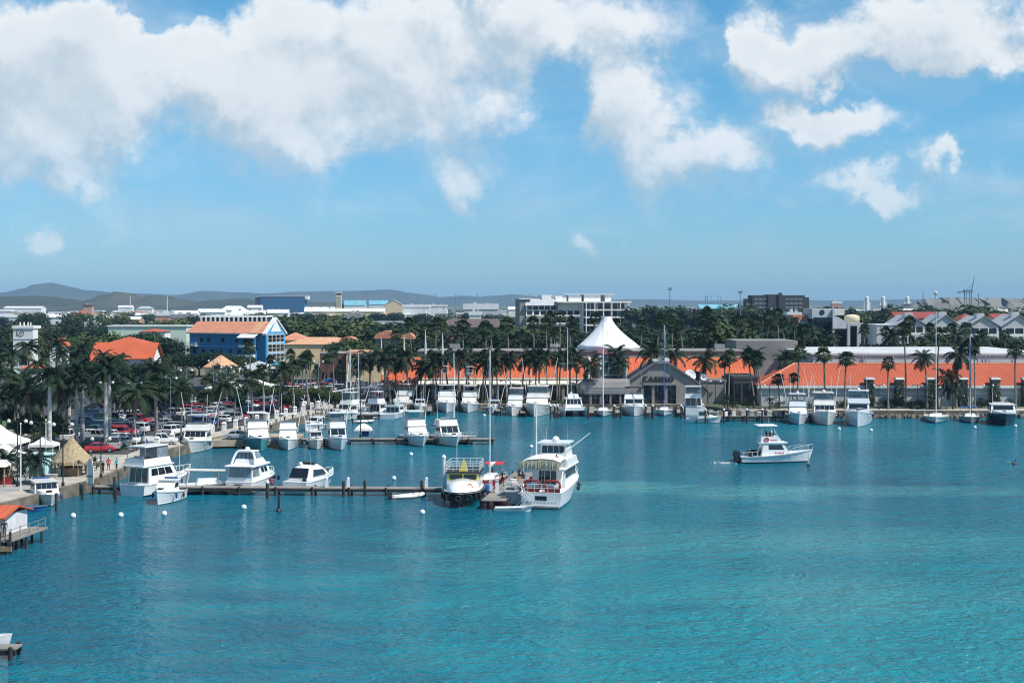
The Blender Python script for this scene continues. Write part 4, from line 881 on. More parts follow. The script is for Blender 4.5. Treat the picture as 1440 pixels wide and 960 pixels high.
W_TAUPE = wallm('taupe_render', (.24, .225, .215)); W_BANK = wallm('bank_panel', (.56, .58, .60))
T_ORANGE = striped('orange_tiles', (.58, .125, .042), (.45, .09, .033), 'X', .8, .8, var=.13, scale=.16); T_ORANGEB = striped('orange_tiles_right', (.46, .092, .036), (.35, .068, .029), 'X', .8, .8, var=.15, scale=.13)
T_RED = striped('red_orange_tiles', (.56, .115, .044), (.44, .085, .035), 'X', .8, .8, var=.13, scale=.16); T_PEACH = striped('peach_tiles', (.62, .27, .16), (.48, .19, .11), 'X', .9, .8)
T_APRI = striped('apricot_tiles', (.66, .38, .22), (.52, .27, .15), 'X', .9, .8); T_GREY = striped('grey_metal_roof', (.24, .27, .28), (.17, .19, .2), 'X', 1.2, .6); T_WHITE = striped('white_metal_roof', (.76, .76, .75), (.62, .63, .63), 'X', 1.5, .6)
T_BROWN = striped('brown_shingles', (.15, .11, .10), (.10, .075, .07), 'X', 1.2, .9); T_PGREY = striped('pale_grey_roof', (.46, .48, .50), (.36, .38, .40), 'X', .8, .7); T_DRED = striped('dark_red_roof', (.32, .06, .05), (.22, .04, .035), 'X', 1., .8)
FLATW = mat('white_roof_membrane', (.76, .76, .76), .8, .08, .3); FLATG = mat('grey_roof_membrane', (.32, .32, .32), .9, .15, .3)
WINM = {}
def win(parent, x, z, w_, h, y=0., m=GLASS, name='window', side=None, frame=False, dx=None):
    key = (round(w_, 2), round(h, 2), m.name, frame)
    if key not in WINM:
        o = MB(); o.box(-w_ / 2, w_ / 2, -.04, .02, 0, h, 0)
        if frame:
            for a, b_, c_, d in ((-w_ / 2 - .1, -w_ / 2, -.1, h + .1), (w_ / 2, w_ / 2 + .1, -.1, h + .1), (-w_ / 2, w_ / 2, -.1, 0), (-w_ / 2, w_ / 2, h, h + .1)): o.box(a, b_, -.07, .02, c_, d, 1)
        me = bpy.data.meshes.new(name); me.from_pydata(o.v, [], o.f); me.materials.append(m); me.materials.append(W_WHITE); me.polygons.foreach_set('material_index', o.mi); me.update(); WINM[key] = me
    o = bpy.data.objects.new(name, WINM[key]); COL.objects.link(o); o.parent = parent
    if side == 'R': o.location = (dx, y, z); o.rotation_euler = (0, 0, R(90))
    elif side == 'L': o.location = (dx, y, z); o.rotation_euler = (0, 0, R(-90))
    else: o.location = (x, y, z)
    return o
def roof_mesh(w_, d, zE, zR, typ, ov=.5, th=.2):
    o = MB(); x0, x1, y0, y1 = -w_ / 2 - ov, w_ / 2 + ov, -ov, d + ov
    if typ == 'gx': o.loft([[(x, y0, zE), (x, (y0 + y1) / 2, zR), (x, y1, zE), (x, y1, zE - th), (x, (y0 + y1) / 2, zR - th), (x, y0, zE - th)] for x in (x0, x1)])
    elif typ == 'gy': o.loft([[(x0, y, zE), (0, y, zR), (x1, y, zE), (x1, y, zE - th), (0, y, zR - th), (x0, y, zE - th)] for y in (y0, y1)])
    elif typ == 'hip':
        k = min((y1 - y0) / 2, (x1 - x0) / 2 - .3); ym = (y0 + y1) / 2
        o.add([(x0, y0, zE), (x1, y0, zE), (x1, y1, zE), (x0, y1, zE), (x0 + k, ym, zR), (x1 - k, ym, zR)], [(0, 1, 5, 4), (1, 2, 5), (2, 3, 4, 5), (3, 0, 4), (3, 2, 1, 0)])
    elif typ == 'shed': o.loft([[(x, y0, zE), (x, y1, zR), (x, y1, zR - th), (x, y0, zE - th)] for x in (x0, x1)])
    elif typ == 'arch': o.loft([[(x0 + (x1 - x0) * (1 - math.cos(a)) / 2, y, zE + (zR - zE) * math.sin(a)) for a in [math.pi * k / 10 for k in range(11)]] for y in (y0, y1)])
    else: o.box(x0, x1, y0, y1, zE, zE + max(.15, zR - zE))
    return o
def bldg(label, cat, px0, px1, Y, depth, zE, zR, wall, roof, typ='gx', rz=0., name='building', rows=(), ov=.5, wd=None, base=GZ):
    """pixel columns px0..px1 at distance Y give the place and width of the front wall; rows = [(z, count, w, h)] of windows"""
    x0, x1 = XA(px0, Y), XA(px1, Y); w_ = wd or (x1 - x0)
    t_ = thing(name, label, cat, ((x0 + x1) / 2, Y, base), R(rz)); zE -= base; zR -= base
    o = MB(); 
    if typ == 'gy': o.loft([[(-w_ / 2, y, -.3), (w_ / 2, y, -.3), (w_ / 2, y, zE - .2), (0, y, zR - .25), (-w_ / 2, y, zE - .2)] for y in (0, depth)])
    elif typ == 'gx': o.loft([[(x, 0, -.3), (x, depth, -.3), (x, depth, zE - .2), (x, depth / 2, zR - .25), (x, 0, zE - .2)] for x in (-w_ / 2, w_ / 2)])
    else: o.box(-w_ / 2, w_ / 2, 0, depth, -.3, zE - (.2 if typ == 'shed' else 0))
    o.build('wall', wall, t_)
    roof_mesh(w_, depth, zE, zR, typ, ov).build('roof', roof, t_)
    for z, n, a, b_ in rows:
        for i in range(n): win(t_, -w_ / 2 + w_ * (i + .5) / n, z, a, b_, 0)
    return t_
def part(t_, name, m, x0, x1, y0, y1, z0, z1):
    o = MB(); o.box(x0, x1, y0, y1, z0, z1); return o.build(name, m, t_)
def text_mesh(body, size, ext, m, parent, loc, name='sign_lettering'):
    c = bpy.data.curves.new('letters', 'FONT'); c.body = body; c.size = size; c.extrude = ext; c.offset = .02; c.align_x = 'CENTER'; c.space_character = 1.15
    o = bpy.data.objects.new('letters', c); COL.objects.link(o); dg = bpy.context.evaluated_depsgraph_get(); me = bpy.data.meshes.new_from_object(o.evaluated_get(dg)); bpy.data.objects.remove(o)
    me.name = name; me.materials.clear(); me.materials.append(m); r = bpy.data.objects.new(name, me); COL.objects.link(r); r.parent = parent; r.location = loc; r.rotation_euler = (R(90), 0, 0); return r

# ---- orange-roofed mall, left wing (runs behind the palms)
Y = 330; xl, xr = XA(545, Y), XA(1058, Y); z = GZ
ML = thing('mall_wing', 'long grey mall with sloping orange tile roof and cream cornice behind the palms', 'mall', (0, Y, GZ))
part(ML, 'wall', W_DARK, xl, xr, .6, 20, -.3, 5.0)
part(ML, 'shopfront_glazing', GLASS, xl + .5, xr - .5, .45, .6, .2, 3.4)
part(ML, 'cornice', mat('cream_cornice', (.74, .68, .58), .8, .06, .5), xl - .5, xr + .4, -.9, .62, 4.85, 5.22); o = MB(); o.loft([[(x, -2.7, 3.95), (x, -.2, 4.84), (x, -.2, 4.7), (x, -2.7, 3.75)] for x in (xl - .5, xr + .4)]); o.build('awning', mat('cream_cornice', (.74, .68, .58)), ML)
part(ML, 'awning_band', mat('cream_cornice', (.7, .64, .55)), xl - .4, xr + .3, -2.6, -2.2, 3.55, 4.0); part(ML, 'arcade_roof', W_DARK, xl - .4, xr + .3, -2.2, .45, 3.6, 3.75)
o = MB(); o.loft([[(x, -.7, 5.25), (x, 7.2, 9.6), (x, 7.2, 5.0), (x, .7, 5.0)] for x in (xl - .5, xr + .5)]); o.build('roof', T_ORANGE, ML)
part(ML, 'upper_parapet', W_TAUPE, XA(600, 337) - 2, xr - 1, 7.2, 24, 4.0, 11.0)
part(ML, 'parapet_coping', W_TAUPE, XA(600, 337) - 2.3, xr - .7, 6.9, 24.2, 11.0, 11.25)
part(ML, 'rear_block', W_TAUPE, XA(1042, 345), XA(1130, 345), 22, 40, 4.0, 13.2)
for i, px in enumerate((690, 783, 825, 882)):
    o = MB(); xx = XA(px, Y); o.loft([[(xx - .3, -.85, 5.3), (xx + .3, -.85, 5.3), (xx + .3, -.55, 5.55), (xx - .3, -.55, 5.55)], [(xx - .3, 7.0, 9.75), (xx + .3, 7.0, 9.75), (xx + .3, 7.2, 9.9), (xx - .3, 7.2, 9.9)]]); o.build('roof_rib', W_TAUPE, ML)
n = 26
for i in range(n):
    xx = xl + (xr - xl) * (i + .5) / n; part(ML, 'column', W_TAUPE, xx - .35, xx + .35, -2.4, -1.9, -.2, 3.55)
for px in (640, 780, 1010):
    part(ML, 'rooftop_unit', FLATG, XA(px, 345) - 1.2, XA(px, 345) + 1.2, 12, 14, 11.25, 12.6)
bldg('lower orange lean-to roof with cream fascia at the left end of the mall', 'building', 537, 585, 322.5, 4.5, 5.2, 7.4, mat('cream_cornice', (.7, .64, .55)), T_ORANGE, 'shed', name='mall_annex', rows=[(.2, 5, 1.7, 2.6)])
for i in range(9):
    xx = xl + 6 + (xr - xl - 12) * i / 8; o = MB(); zv = 5.25 + 4.35 * .55; o.lathe([(.16, 0), (.16, .5), (.24, .52), (.2, .7)], 8, (xx, -.7 + 7.9 * .55, zv - .05)); o.build('roof_vent', FLATG, ML)
o = MB(); o.box(xl - .5, xr + .5, 7.0, 7.2, 9.5, 9.75); o.build('ridge_cap', T_APRI, ML)
# ---- tent
Y = 343; TX = XA(853, Y)
TN = thing('tensile_tent', 'tall white conical tent roof with flat-topped peak above the mall', 'tent', (TX, Y, GZ)); TENT = mat('tent_membrane', (.80, .80, .82), .6, .03, .3)
rb = 7.1; zt0, zt1 = ZA(487.5, Y) - GZ, ZA(446, Y) - GZ
o = MB(); prof = [(rb * .88, ZA(497, Y) - GZ), (rb * .97, zt0 - .4)]
for k in range(15):
    v_ = k / 14; prof.append((1.1 + (rb - 1.1) * (1 - v_) ** 1.4, zt0 + (zt1 - zt0) * v_))
loops = []
for r, zz in prof:
    loops.append([(r * math.cos(6.2832 * i / 64) * (1.14 if math.cos(6.2832 * i / 64) > 0 and r > 5 else 1 + .14 * max(0, math.cos(6.2832 * i / 64)) * r / 5), r * math.sin(6.2832 * i / 64), zz + .22 * (r / rb) ** 2 * abs(math.sin(4 * 6.2832 * i / 64))) for i in range(64)])
o.loft(loops, 0, False, True); o.build('canopy', TENT, TN, True)
o = MB()
for i in range(12):
    a = 6.2832 * i / 12; q = [(r * math.cos(a) * (1.14 if math.cos(a) > 0 and r > 5 else 1 + .14 * max(0, math.cos(a)) * r / 5), r * math.sin(a), zz + .05 + .22 * (r / rb) ** 2 * abs(math.sin(4 * a))) for r, zz in prof[2:]]; o.path(q, .045, 4)
o.build('canopy_seams', W_LGREY, TN)
o = MB(); o.lathe([(1.15, zt1), (1.15, zt1 + .12), (.8, zt1 + .2)], 24); o.build('peak_ring', WHITE, TN)
for i in range(8):
    a = 6.2832 * (i + .5) / 8; o = MB(); o.tube((rb * .88 * math.cos(a), rb * .88 * math.sin(a), 0), (rb * .9 * math.cos(a), rb * .9 * math.sin(a), zt0 - 1.2), .16, n=8); o.build('mast_post', POLE, TN)
# glass lobby under the tent
LB = thing('glass_lobby', 'glazed lobby tower with white columns beneath the white tent', 'building', (TX, 326.5, GZ))
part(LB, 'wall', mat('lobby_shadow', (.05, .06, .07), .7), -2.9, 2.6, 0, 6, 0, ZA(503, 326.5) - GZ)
o = MB(); zt = ZA(503, 326.5) - GZ
for i in range(6):
    for j in range(5): o.box(-2.75 + i * .88, -2.02 + i * .88, -.06, .0, 3.2 + j * 1.5, 4.5 + j * 1.5)
o.build('curtain_wall', mat('lobby_glass', (.10, .16, .2), .08, .2, .6, spec=.9), LB)
for x in (-5.2, -2.6, 2.9):
    o = MB(); o.lathe([(.42, 4), (.34, zt + .1), (.5, zt + .2), (.5, zt + .5)] if x > -5 else [(.75, 4.2), (.42, zt - .4), (.3, zt + .2)], 14, (x, -.6, 0)); o.build('column', W_WHITE, LB)
for i in range(5):
    o = MB(); o.box(-2.8, 2.5, -.1, -.05, 3.0 + i * 1.5, 3.12 + i * 1.5); o.build('mullion', W_WHITE, LB)
# ---- casino
Y = 318; cx0, cx1 = XA(886, Y), XA(988, Y); cm = XA(930, Y); zp = ZA(511, Y) - GZ; ze = ZA(548, Y) - GZ
CS = thing('casino', 'dark grey gabled casino front with black lettering and glazed entrance', 'casino', (0, Y, GZ))
a0, a1, fl = XA(870, Y), XA(992, Y), 1.5
o = MB(); o.loft([[(a0, y, -.2), (a1, y, -.2), (a1, y, ze), (cm + fl, y, zp), (cm - fl, y, zp), (a0, y, ze)] for y in (0, 12)]); o.build('wall', W_GREY, CS)
o = MB()
for s0, s1 in (((a0 - .6, ze - .1), (cm - fl, zp)), ((cm - fl, zp), (cm + fl, zp)), ((cm + fl, zp), (a1 + .6, ze - .1))):
    o.loft([[(x, -.55, z_), (x, 12, z_), (x, 12, z_ + .45), (x, -.55, z_ + .45)] for x, z_ in (s0, s1)])
o.build('roof_edge', mat('dark_grey_coping', (.16, .16, .17), .7), CS)
o = MB(); o.box(cm - 1.9, cm + 1.9, .5, 6, zp + .45, zp + 1.0); o.box(cm - .6, cm + .6, 1.5, 3, zp + 1.0, zp + 1.7); o.build('roof_unit', W_WHITE, CS)
text_mesh('CASINO', 1.75, .12, mat('black_letters', (.012, .012, .014), .4), CS, (XA(925.5, Y), -.2, ZA(536.5, Y) - GZ))
o = MB(); o.box(XA(904, Y), XA(950, Y), -1.0, .1, ZA(541, Y) - GZ, ZA(538.5, Y) - GZ); o.build('entrance_canopy', W_TAUPE, CS)
for px in (910.5, 928, 945):
    part(CS, 'entrance_door', GLASS, XA(px - 6.5, Y), XA(px + 6.5, Y), -.08, .05, .1, ZA(541, Y) - GZ)
for px in (903, 918, 936.5, 952):
    part(CS, 'column', W_TAUPE, XA(px, Y) - .28, XA(px, Y) + .28, -.7, -.1, 0, ZA(541, Y) - GZ)
part(CS, 'side_wing', W_TAUPE, XA(985, Y), XA(1022, Y), .8, 10, -.2, ZA(537, Y) - GZ)
part(CS, 'wing_coping', mat('dark_grey_coping', (.16, .16, .17)), XA(984, Y), XA(1023, Y), .6, 10.2, ZA(537, Y) - GZ, ZA(535, Y) - GZ)
o = MB(); xa, xb = XA(816, Y), XA(885, Y); z0, z1 = ZA(553, Y) - GZ, ZA(533, Y) - GZ
o.loft([[(x, -2.5, z0), (x, -2.5, z0 + 1.3), (x, -1.9, z1 - .5), (x, .2, z1), (x, 3, z1), (x, 3, z0)] for x in (xa + .8, xb)]); o.build('entrance_hood', W_TAUPE, CS)
o = MB(); o.lathe([(1.9, z0), (2.0, z0 + 1.3), (1.4, z1 - .6), (.4, z1 - .1)], 14, (xa + 1.2, -.6, 0)); o.build('hood_turret', W_TAUPE, CS, True)
o = MB()
for zz in (z0 + .45, z0 + .9, z0 + 1.45): o.box(xa + .8, xb, -2.56, -2.5, zz, zz + .08)
o.build('hood_moulding', W_LGREY, CS)
for i in range(5):
    xx = xa + (xb - xa) * (i + .5) / 5; part(CS, 'arcade_pier', W_TAUPE, xx + .9, xx + 1.35, -2.3, -1.8, -.1, z0)
part(CS, 'arcade_glazing', GLASS, xa, xb, -.1, 0, 0, z0)
part(CS, 'arch_sign_board', W_DARK, XA(962, 322), XA(986, 322), 4, 4.4, ZA(540, 322) - GZ, ZA(522, 322) - GZ)
def dish(label, px, py, Yd, r, az, el):
    t_ = thing('satellite_dish', label, 'dish', (XA(px, Yd), Yd, ZA(py, Yd)), az); o = MB()
    pr = [(r * k / 6, .28 * r * (k / 6) ** 2) for k in range(7)]; e = Euler((R(90) - el, 0, 0)).to_matrix()
    lp = [[e @ Vector((max(.01, a) * math.cos(6.2832 * i / 20), max(.01, a) * math.sin(6.2832 * i / 20), -.28 * r + b_)) for i in range(20)] for a, b_ in pr]
    o.loft(lp, 0, False, False); o.build('reflector', WHITE, t_, True)
    fd = e @ Vector((0, 0, r * .75)); o = MB()
    for k in range(3): o.tube(e @ Vector((r * .9 * math.cos(2.1 * k), r * .9 * math.sin(2.1 * k), -.05 * r)), fd, .03, n=4)
    o.ball(fd, .14); o.build('feed_arm', STEEL, t_)
    o = MB(); o.tube((0, .25 * r, -.1), (0, .6, -r - .9), .12, n=8); o.build('pedestal', DARK, t_); return t_
dish('larger white satellite dish tilted up right of the casino gable', 971, 527, 319, 1.35, R(20), R(25))
dish('smaller white satellite dish at the right end above the casino side wing', 990, 530, 319, .75, R(-10), R(20))
bldg('dark recessed arched entrance hall between the casino wing and right mall', 'building', 1032, 1066, 316, 14, ZA(533, 316), ZA(529, 316), W_DARK, W_DARK, 'flat', name='entrance_hall', rows=[(.2, 3, 1.3, 4.5)], ov=.1)
# ---- right mall
Y = 312; xl, xr = XA(1066, Y), XA(1500, Y); ze = ZA(543, Y) - GZ; zr = ZA(511, Y + 9) - GZ
MR = thing('mall_wing', 'right-hand mall wing with deep orange hipped tile roof and vine-covered piers', 'mall', (0, Y, GZ))
part(MR, 'wall', W_LGREY, xl + .4, xr, 0, 24, -.2, ze)
o = MB(); o.add([(xl - .2, -.6, ze + .25), (xr + 1, -.6, ze + .25), (xr + 1, 9, zr), (XA(1117, Y + 9), 9, zr), (xl - .2, 22, ze + .25), (XA(1117, Y + 9), 22, zr)], [(0, 1, 2, 3), (4, 0, 3, 5)]); o.build('roof', T_ORANGEB, MR)
o = MB(); o.tube((xl - .2, -.62, ze + .3), (XA(1117, Y + 9), 9, zr + .05), .22, n=6); o.tube((XA(1117, Y + 9), 9, zr + .03), (xr, 9, zr + .03), .16, n=6); o.build('roof_ridge', T_PEACH, MR)
part(MR, 'cornice', W_WHITE, xl - .3, xr, -.65, .02, ze - .35, ze + .22)
part(MR, 'string_course', W_WHITE, xl + .3, xr, -.16, .02, ze - 1.7, ze - 1.45)
part(MR, 'upper_storey', W_LGREY, XA(1158, Y + 10), xr, 9.3, 30, zr - 2, ZA(499, Y + 10) - GZ)
part(MR, 'flat_roof', mat('pale_grey_membrane', (.56, .565, .57), .85, .12, .12), XA(1140, Y + 10), xr + 1, 9.0, 55, ZA(499, Y + 10) - GZ, ZA(497.5, Y + 10) - GZ + .2)
part(MR, 'end_parapet', W_TAUPE, XA(1063, Y + 12), XA(1117, Y + 10), 11, 12, -.2, ZA(507, Y + 11) - GZ)
part(MR, 'side_block', W_LGREY, XA(1140, Y + 12), XA(1158, Y + 10) - .02, 9.4, 26, zr - 2, ZA(500, Y + 12) - GZ)
for px in (1085, 1096):
    o = MB(); o.box(XA(px, Y) - .7, XA(px, Y) + .7, -.06, .02, .8, 2.6); o.build('louvre_panel', W_WHITE, MR)
for px in (1214, 1217, 1256, 1386, 1391, 1428):
    o = MB(); o.tube((XA(px, Y + 9), 8.95, zr), (XA(px, Y + 9), 8.95, ZA(499, Y + 9) - GZ), .1, n=5); o.build('downpipe', STEEL, MR)
VINE = mat('creeper', (.03, .065, .03), .8, .3, 3)
for i, px in enumerate((1221, 1263, 1307, 1352, 1397, 1441)):
    xx = XA(px, Y); pz = ZA(533, Y) - GZ
    pr = part(MR, 'pier', W_TAUPE, xx - .85, xx + .85, -1.6, .02, -.2, pz); 
    o = MB(); o.frus((xx - 1.1, xx + 1.1, -1.85, .3), pz, (xx - .9, xx + .9, -1.6, .1), pz + .4); o.build('pier_cap', W_LGREY, MR)
    o = MB(); rnd = random.Random(i)
    for k in range(420):
        f_ = rnd.random(); x, y = (rnd.uniform(-.95, .95), -1.65) if f_ < .6 else (rnd.choice((-.9, .9)), rnd.uniform(-1.6, 0)); zz = rnd.uniform(-.1, pz - .1) if rnd.random() < .75 else rnd.uniform(-.1, pz * .6); s_ = rnd.uniform(.12, .28)
        c_ = Vector((xx + x, y - rnd.uniform(0, .15), zz)); d1 = Vector((rnd.gauss(0, 1), rnd.gauss(0, 1), rnd.gauss(0, 1))).normalized() * s_; d2 = d1.orthogonal().normalized() * s_
        o.add([c_ - d1, c_ + d2, c_ + d1, c_ - d2], [(0, 1, 2, 3)])
    o.build('creeper', VINE, MR)
    o = MB(); o.ball((xx, -1.78, 2.3), .16); o.build('wall_lamp', W_WHITE, MR)
# ---- blue arcaded building
rz = -24; Y = 494; BB = thing('blue_building', 'bright blue three-storey building with peach tiled roof and white windowed gable', 'building', (XA(373, Y), Y, GZ), R(rz))
L, Wd, zE, zR = 32, 11.5, ZA(468, Y) - GZ, ZA(455, Y) - GZ + .6
o = MB(); o.loft([[(x, 0, -.2), (x, Wd, -.2), (x, Wd, zE), (x, Wd / 2, zR - .3), (x, 0, zE)] for x in (-L, -.01)]); o.build('wall', W_BLUE, BB)
o = MB(); o.loft([[(x, -.8, zE - .1), (x, Wd / 2, zR), (x, Wd + .8, zE - .1), (x, Wd + .8, zE - .35), (x, Wd / 2, zR - .3), (x, -.8, zE - .35)] for x in (-L - .8, -.6)]); o.build('roof', T_PEACH, BB)
part(BB, 'eave_trim', W_LGREY, -L - .7, -9, -.95, -.8, zE - .5, zE - .1)
for i in range(9):
    if i in (0, 3, 5, 7): continue
    win(BB, -L + 2.2 + i * 3.0, zE - 3.4, 1.3, 1.5, -.02)
for i in range(6): win(BB, -L + 2.2 + i * 3.8, zE - 7.4, 1.3, 1.5, -.02)
part(BB, 'balcony', W_WHITE, -L - 2.2, -L + 4.0, -2.2, 0, zE - 4.9, zE - 4.6)
o = MB()
for z_ in (.5, 1.0): o.path([(-L - 2.1, -.1, zE - 4.6 + z_), (-L - 2.1, -2.1, zE - 4.6 + z_), (-L + 3.9, -2.1, zE - 4.6 + z_), (-L + 3.9, -.1, zE - 4.6 + z_)], .06, 4)
for k in range(13): o.tube((-L - 2.1 + .5 * k, -2.1, zE - 4.6), (-L - 2.1 + .5 * k, -2.1, zE - 3.6), .05, n=4)
o.build('balcony_rail', W_WHITE, BB)
part(BB, 'band_course', W_BLUE2, -L + 4.1, -9, -.12, .02, zE - 5.0, zE - 4.7)
# stair bay with white canopies
part(BB, 'stair_bay', W_BLUE, -8.6, -3.4, -1.6, 0, -.2, zE - .7); o = MB(); o.loft([[(-9.6, -3.4, zE - 1.9), (-2.6, -3.4, zE - 1.9), (-2.6, 0, zE - .3), (-9.6, 0, zE - .3)], [(-9.6, -3.4, zE - 1.6), (-2.6, -3.4, zE - 1.6), (-2.6, 0, zE), (-9.6, 0, zE)]]); o.build('canopy', W_WHITE, BB)
o = MB(); o.loft([[(-6.2, -.95, zE), (-6.2, Wd / 2, zR + .06), (-6.2, Wd / 2, zR - .1), (-6.2, -.95, zE - .2)], [(-2.8, -.95, zE), (-2.8, Wd / 2, zR + .06), (-2.8, Wd / 2, zR - .1), (-2.8, -.95, zE - .2)]]); o.build('roof_panel', T_APRI, BB)
for k in range(3): part(BB, 'stair_balcony', W_WHITE, -9.2, -3.0, -2.9, -1.6, zE - 5.1 - 3.4 * k, zE - 4.2 - 3.4 * k)
for k in range(3): win(BB, -6, zE - 3.9 - 3.4 * k, 3.6, 2.1, -1.62)
# gable end (faces right)
o = MB(); o.loft([[(x, -.2, -.2), (x, Wd + .2, -.2), (x, Wd + .2, zE + .1), (x, Wd / 2, zR + 1.3), (x, -.2, zE + .1)] for x in (-.01, .6)]); o.build('gable_wall', W_BLUE2, BB)  # same wall as the shaded long side, coloured lighter for its sunlit face
for s0, s1 in (((-.9, zE - .2), (Wd / 2, zR + 1.6)), ((Wd / 2, zR + 1.6), (Wd + .9, zE - .2))):
    o = MB(); o.loft([[(x, s0[0], s0[1]), (x, s1[0], s1[1]), (x, s1[0], s1[1] - .6), (x, s0[0], s0[1] - .6)] for x in (-.7, .95)]); o.build('barge_board', W_WHITE, BB)
o = MB(); o.loft([[(x, Wd / 2 - 3.2, zE + .3), (x, Wd / 2 + 3.2, zE + .3), (x, Wd / 2, zR + .7)] for x in (.6, .68)]); o.build('gable_panel', W_WHITE, BB)
for k in range(4):
    z_ = zE - 3.2 - 3.3 * k
    if z_ < 0: break
    o = MB(); o.box(.6, .66, .8, Wd - .8, z_ - .3, z_ + 2.6); o.build('window_frame', W_WHITE, BB)
    for i in range(4):
        for j in range(2): win(BB, 0, z_ + j * 1.27, 2.2, 1.15, 2.0 + i * 2.5, side='R', dx=.665)
# ---- town buildings in middle distance
def zat(py, Y): return ZA(py, Y)
bldg('white arcade building with tall white columns behind the blue building', 'building', 282, 374, 575, 14, zat(446, 575), zat(444, 575), W_DARK, FLATW, 'flat', name='arcade_building')
AR = [o for o in bpy.data.objects if o.name.startswith('arcade_building')][-1]
for i in range(15): part(AR, 'column', W_WHITE, -13 + i * 1.87, -12.4 + i * 1.87, -1.2, -.6, 0, zat(446, 575) - GZ)
bldg('white and grey low hipped roof building in front of the blue building', 'building', 322, 392, 430, 16, zat(523, 430), zat(509, 430), W_WHITE, T_PGREY, 'hip', name='pavilion', rows=[(.3, 4, 2.2, 2.3)])
bldg('small house with apricot hipped roof left of the low white pavilion', 'house', 287, 311, 415, 9, zat(516, 415), zat(500, 415), W_CREAM, T_APRI, 'hip', name='house', rz=-20)
bldg('small house with red-orange roof among palms near the white tower', 'house', 70, 84, 420, 9, zat(487, 420), zat(476, 420), W_WHITE, T_RED, 'gy', name='house')
bldg('orange roofed bungalow at the foot of the white tower', 'house', 30, 54, 390, 8, zat(518, 390), zat(510, 390), W_WHITE, T_RED, 'hip', name='house')
OR = bldg('big house with broad red-orange tile roof and white right gable', 'house', 130, 213, 405, 11, zat(504, 405), zat(482, 405), W_WHITE, T_RED, 'gx', name='villa', rows=[(.4, 7, 1.3, 1.6)], ov=.8)
o = MB(); ww = 6.5; o.loft([[(-4.5 - ww, -4.5, zat(513, 405) - GZ), (-4.5 + ww, -4.5, zat(513, 405) - GZ), (-4.5 + ww * .2, 6, zat(489, 405) - GZ), (-4.5 - ww * .2, 6, zat(489, 405) - GZ)], [(-4.5 - ww, -4.5, zat(513, 405) - GZ + .25), (-4.5 + ww, -4.5, zat(513, 405) - GZ + .25), (-4.5 + ww * .2, 6, zat(489, 405) - GZ + .25), (-4.5 - ww * .2, 6, zat(489, 405) - GZ + .25)]]); o.build('porch_roof', T_RED, OR)
bldg('second red-orange roof with pale dormer directly behind the broad orange villa', 'house', 150, 200, 440, 12, zat(483, 440), zat(474, 440), W_WHITE, T_RED, 'hip', name='house')
bldg('long pale green flat building behind the orange villa', 'building', 152, 262, 620, 12, zat(459, 620), zat(457.5, 620), W_MINT, FLATW, 'flat', name='school_building', rows=[(2.4, 12, 1.4, 1.3)])
bldg('low house with thin orange roof under the pale green building', 'house', 196, 232, 560, 9, zat(466, 560), zat(462.5, 560), W_WHITE, T_RED, 'hip', name='house')
bldg('long apricot roofed arcade behind the parking lot palms', 'building', 400, 500, 470, 14, zat(484, 470), zat(474.5, 470), W_CREAM, T_APRI, 'hip', name='arcade_building', rows=[(.4, 10, 1.2, 2.0)])
bldg('small apricot roofed wing next to the blue building gable', 'building', 392, 432, 505, 12, zat(478, 505), zat(468, 505), W_CREAM, T_PEACH, 'hip', name='wing')
bldg('dark brown brick building with small upper window by the parking lot end', 'building', 450, 487, 408, 14, zat(497, 408), zat(496, 408), W_BRICK, FLATG, 'flat', name='brick_building', rows=[(5.1, 2, .8, 1.3), (.2, 3, 1.5, 2.4)], ov=.05)
bldg('cream building with two small upper windows right of the brick building', 'building', 487, 536, 406, 14, zat(497, 406), zat(494, 406), W_CREAM, T_APRI, 'flat', name='cream_building', rows=[(5.2, 5, .6, 1.2)], ov=.2)
bldg('long grey-green roofed building with white gable left of centre skyline', 'building', 472, 575, 640, 16, zat(464, 640), zat(451.5, 640), W_WHITE, T_GREY, 'gx', name='hall', rows=[(3.0, 9, 1.5, 2.5)])
bldg('white gabled cross wing at the end of the long grey-green roof', 'building', 567, 578, 632, 10, zat(462, 632), zat(451, 632), W_WHITE, T_GREY, 'gy', name='cross_wing')
bldg('small grey gabled wing in the middle of the long grey-green roof', 'building', 494, 520, 628, 9, zat(462, 628), zat(454, 628), W_WHITE, T_GREY, 'gy', name='cross_wing')
bldg('very long brown shingle roof behind the palms left of the hotel', 'building', 605, 728, 720, 20, zat(460, 720), zat(448.5, 720), W_TAUPE, T_BROWN, 'hip', name='hall')
for i, (a, b_, lb) in enumerate(((528, 562, 'wide salmon arched roof in the palms above the mall annex'), (478, 499, 'low salmon arched roof left of the wide salmon arch'), (568, 580, 'small salmon arched roof right of the wide salmon arch'), (634, 646, 'tiny salmon arched roof amid trees below the brown shingle roof'))):
    bldg(lb, 'building', a, b_, 455 - i * 3, 8, zat(476 + (6 if i == 1 else 0), 455), zat(465 + (8 if i == 1 else 3 if i > 1 else 0), 455), W_TAUPE, T_PEACH, 'arch', name='arched_pavilion')
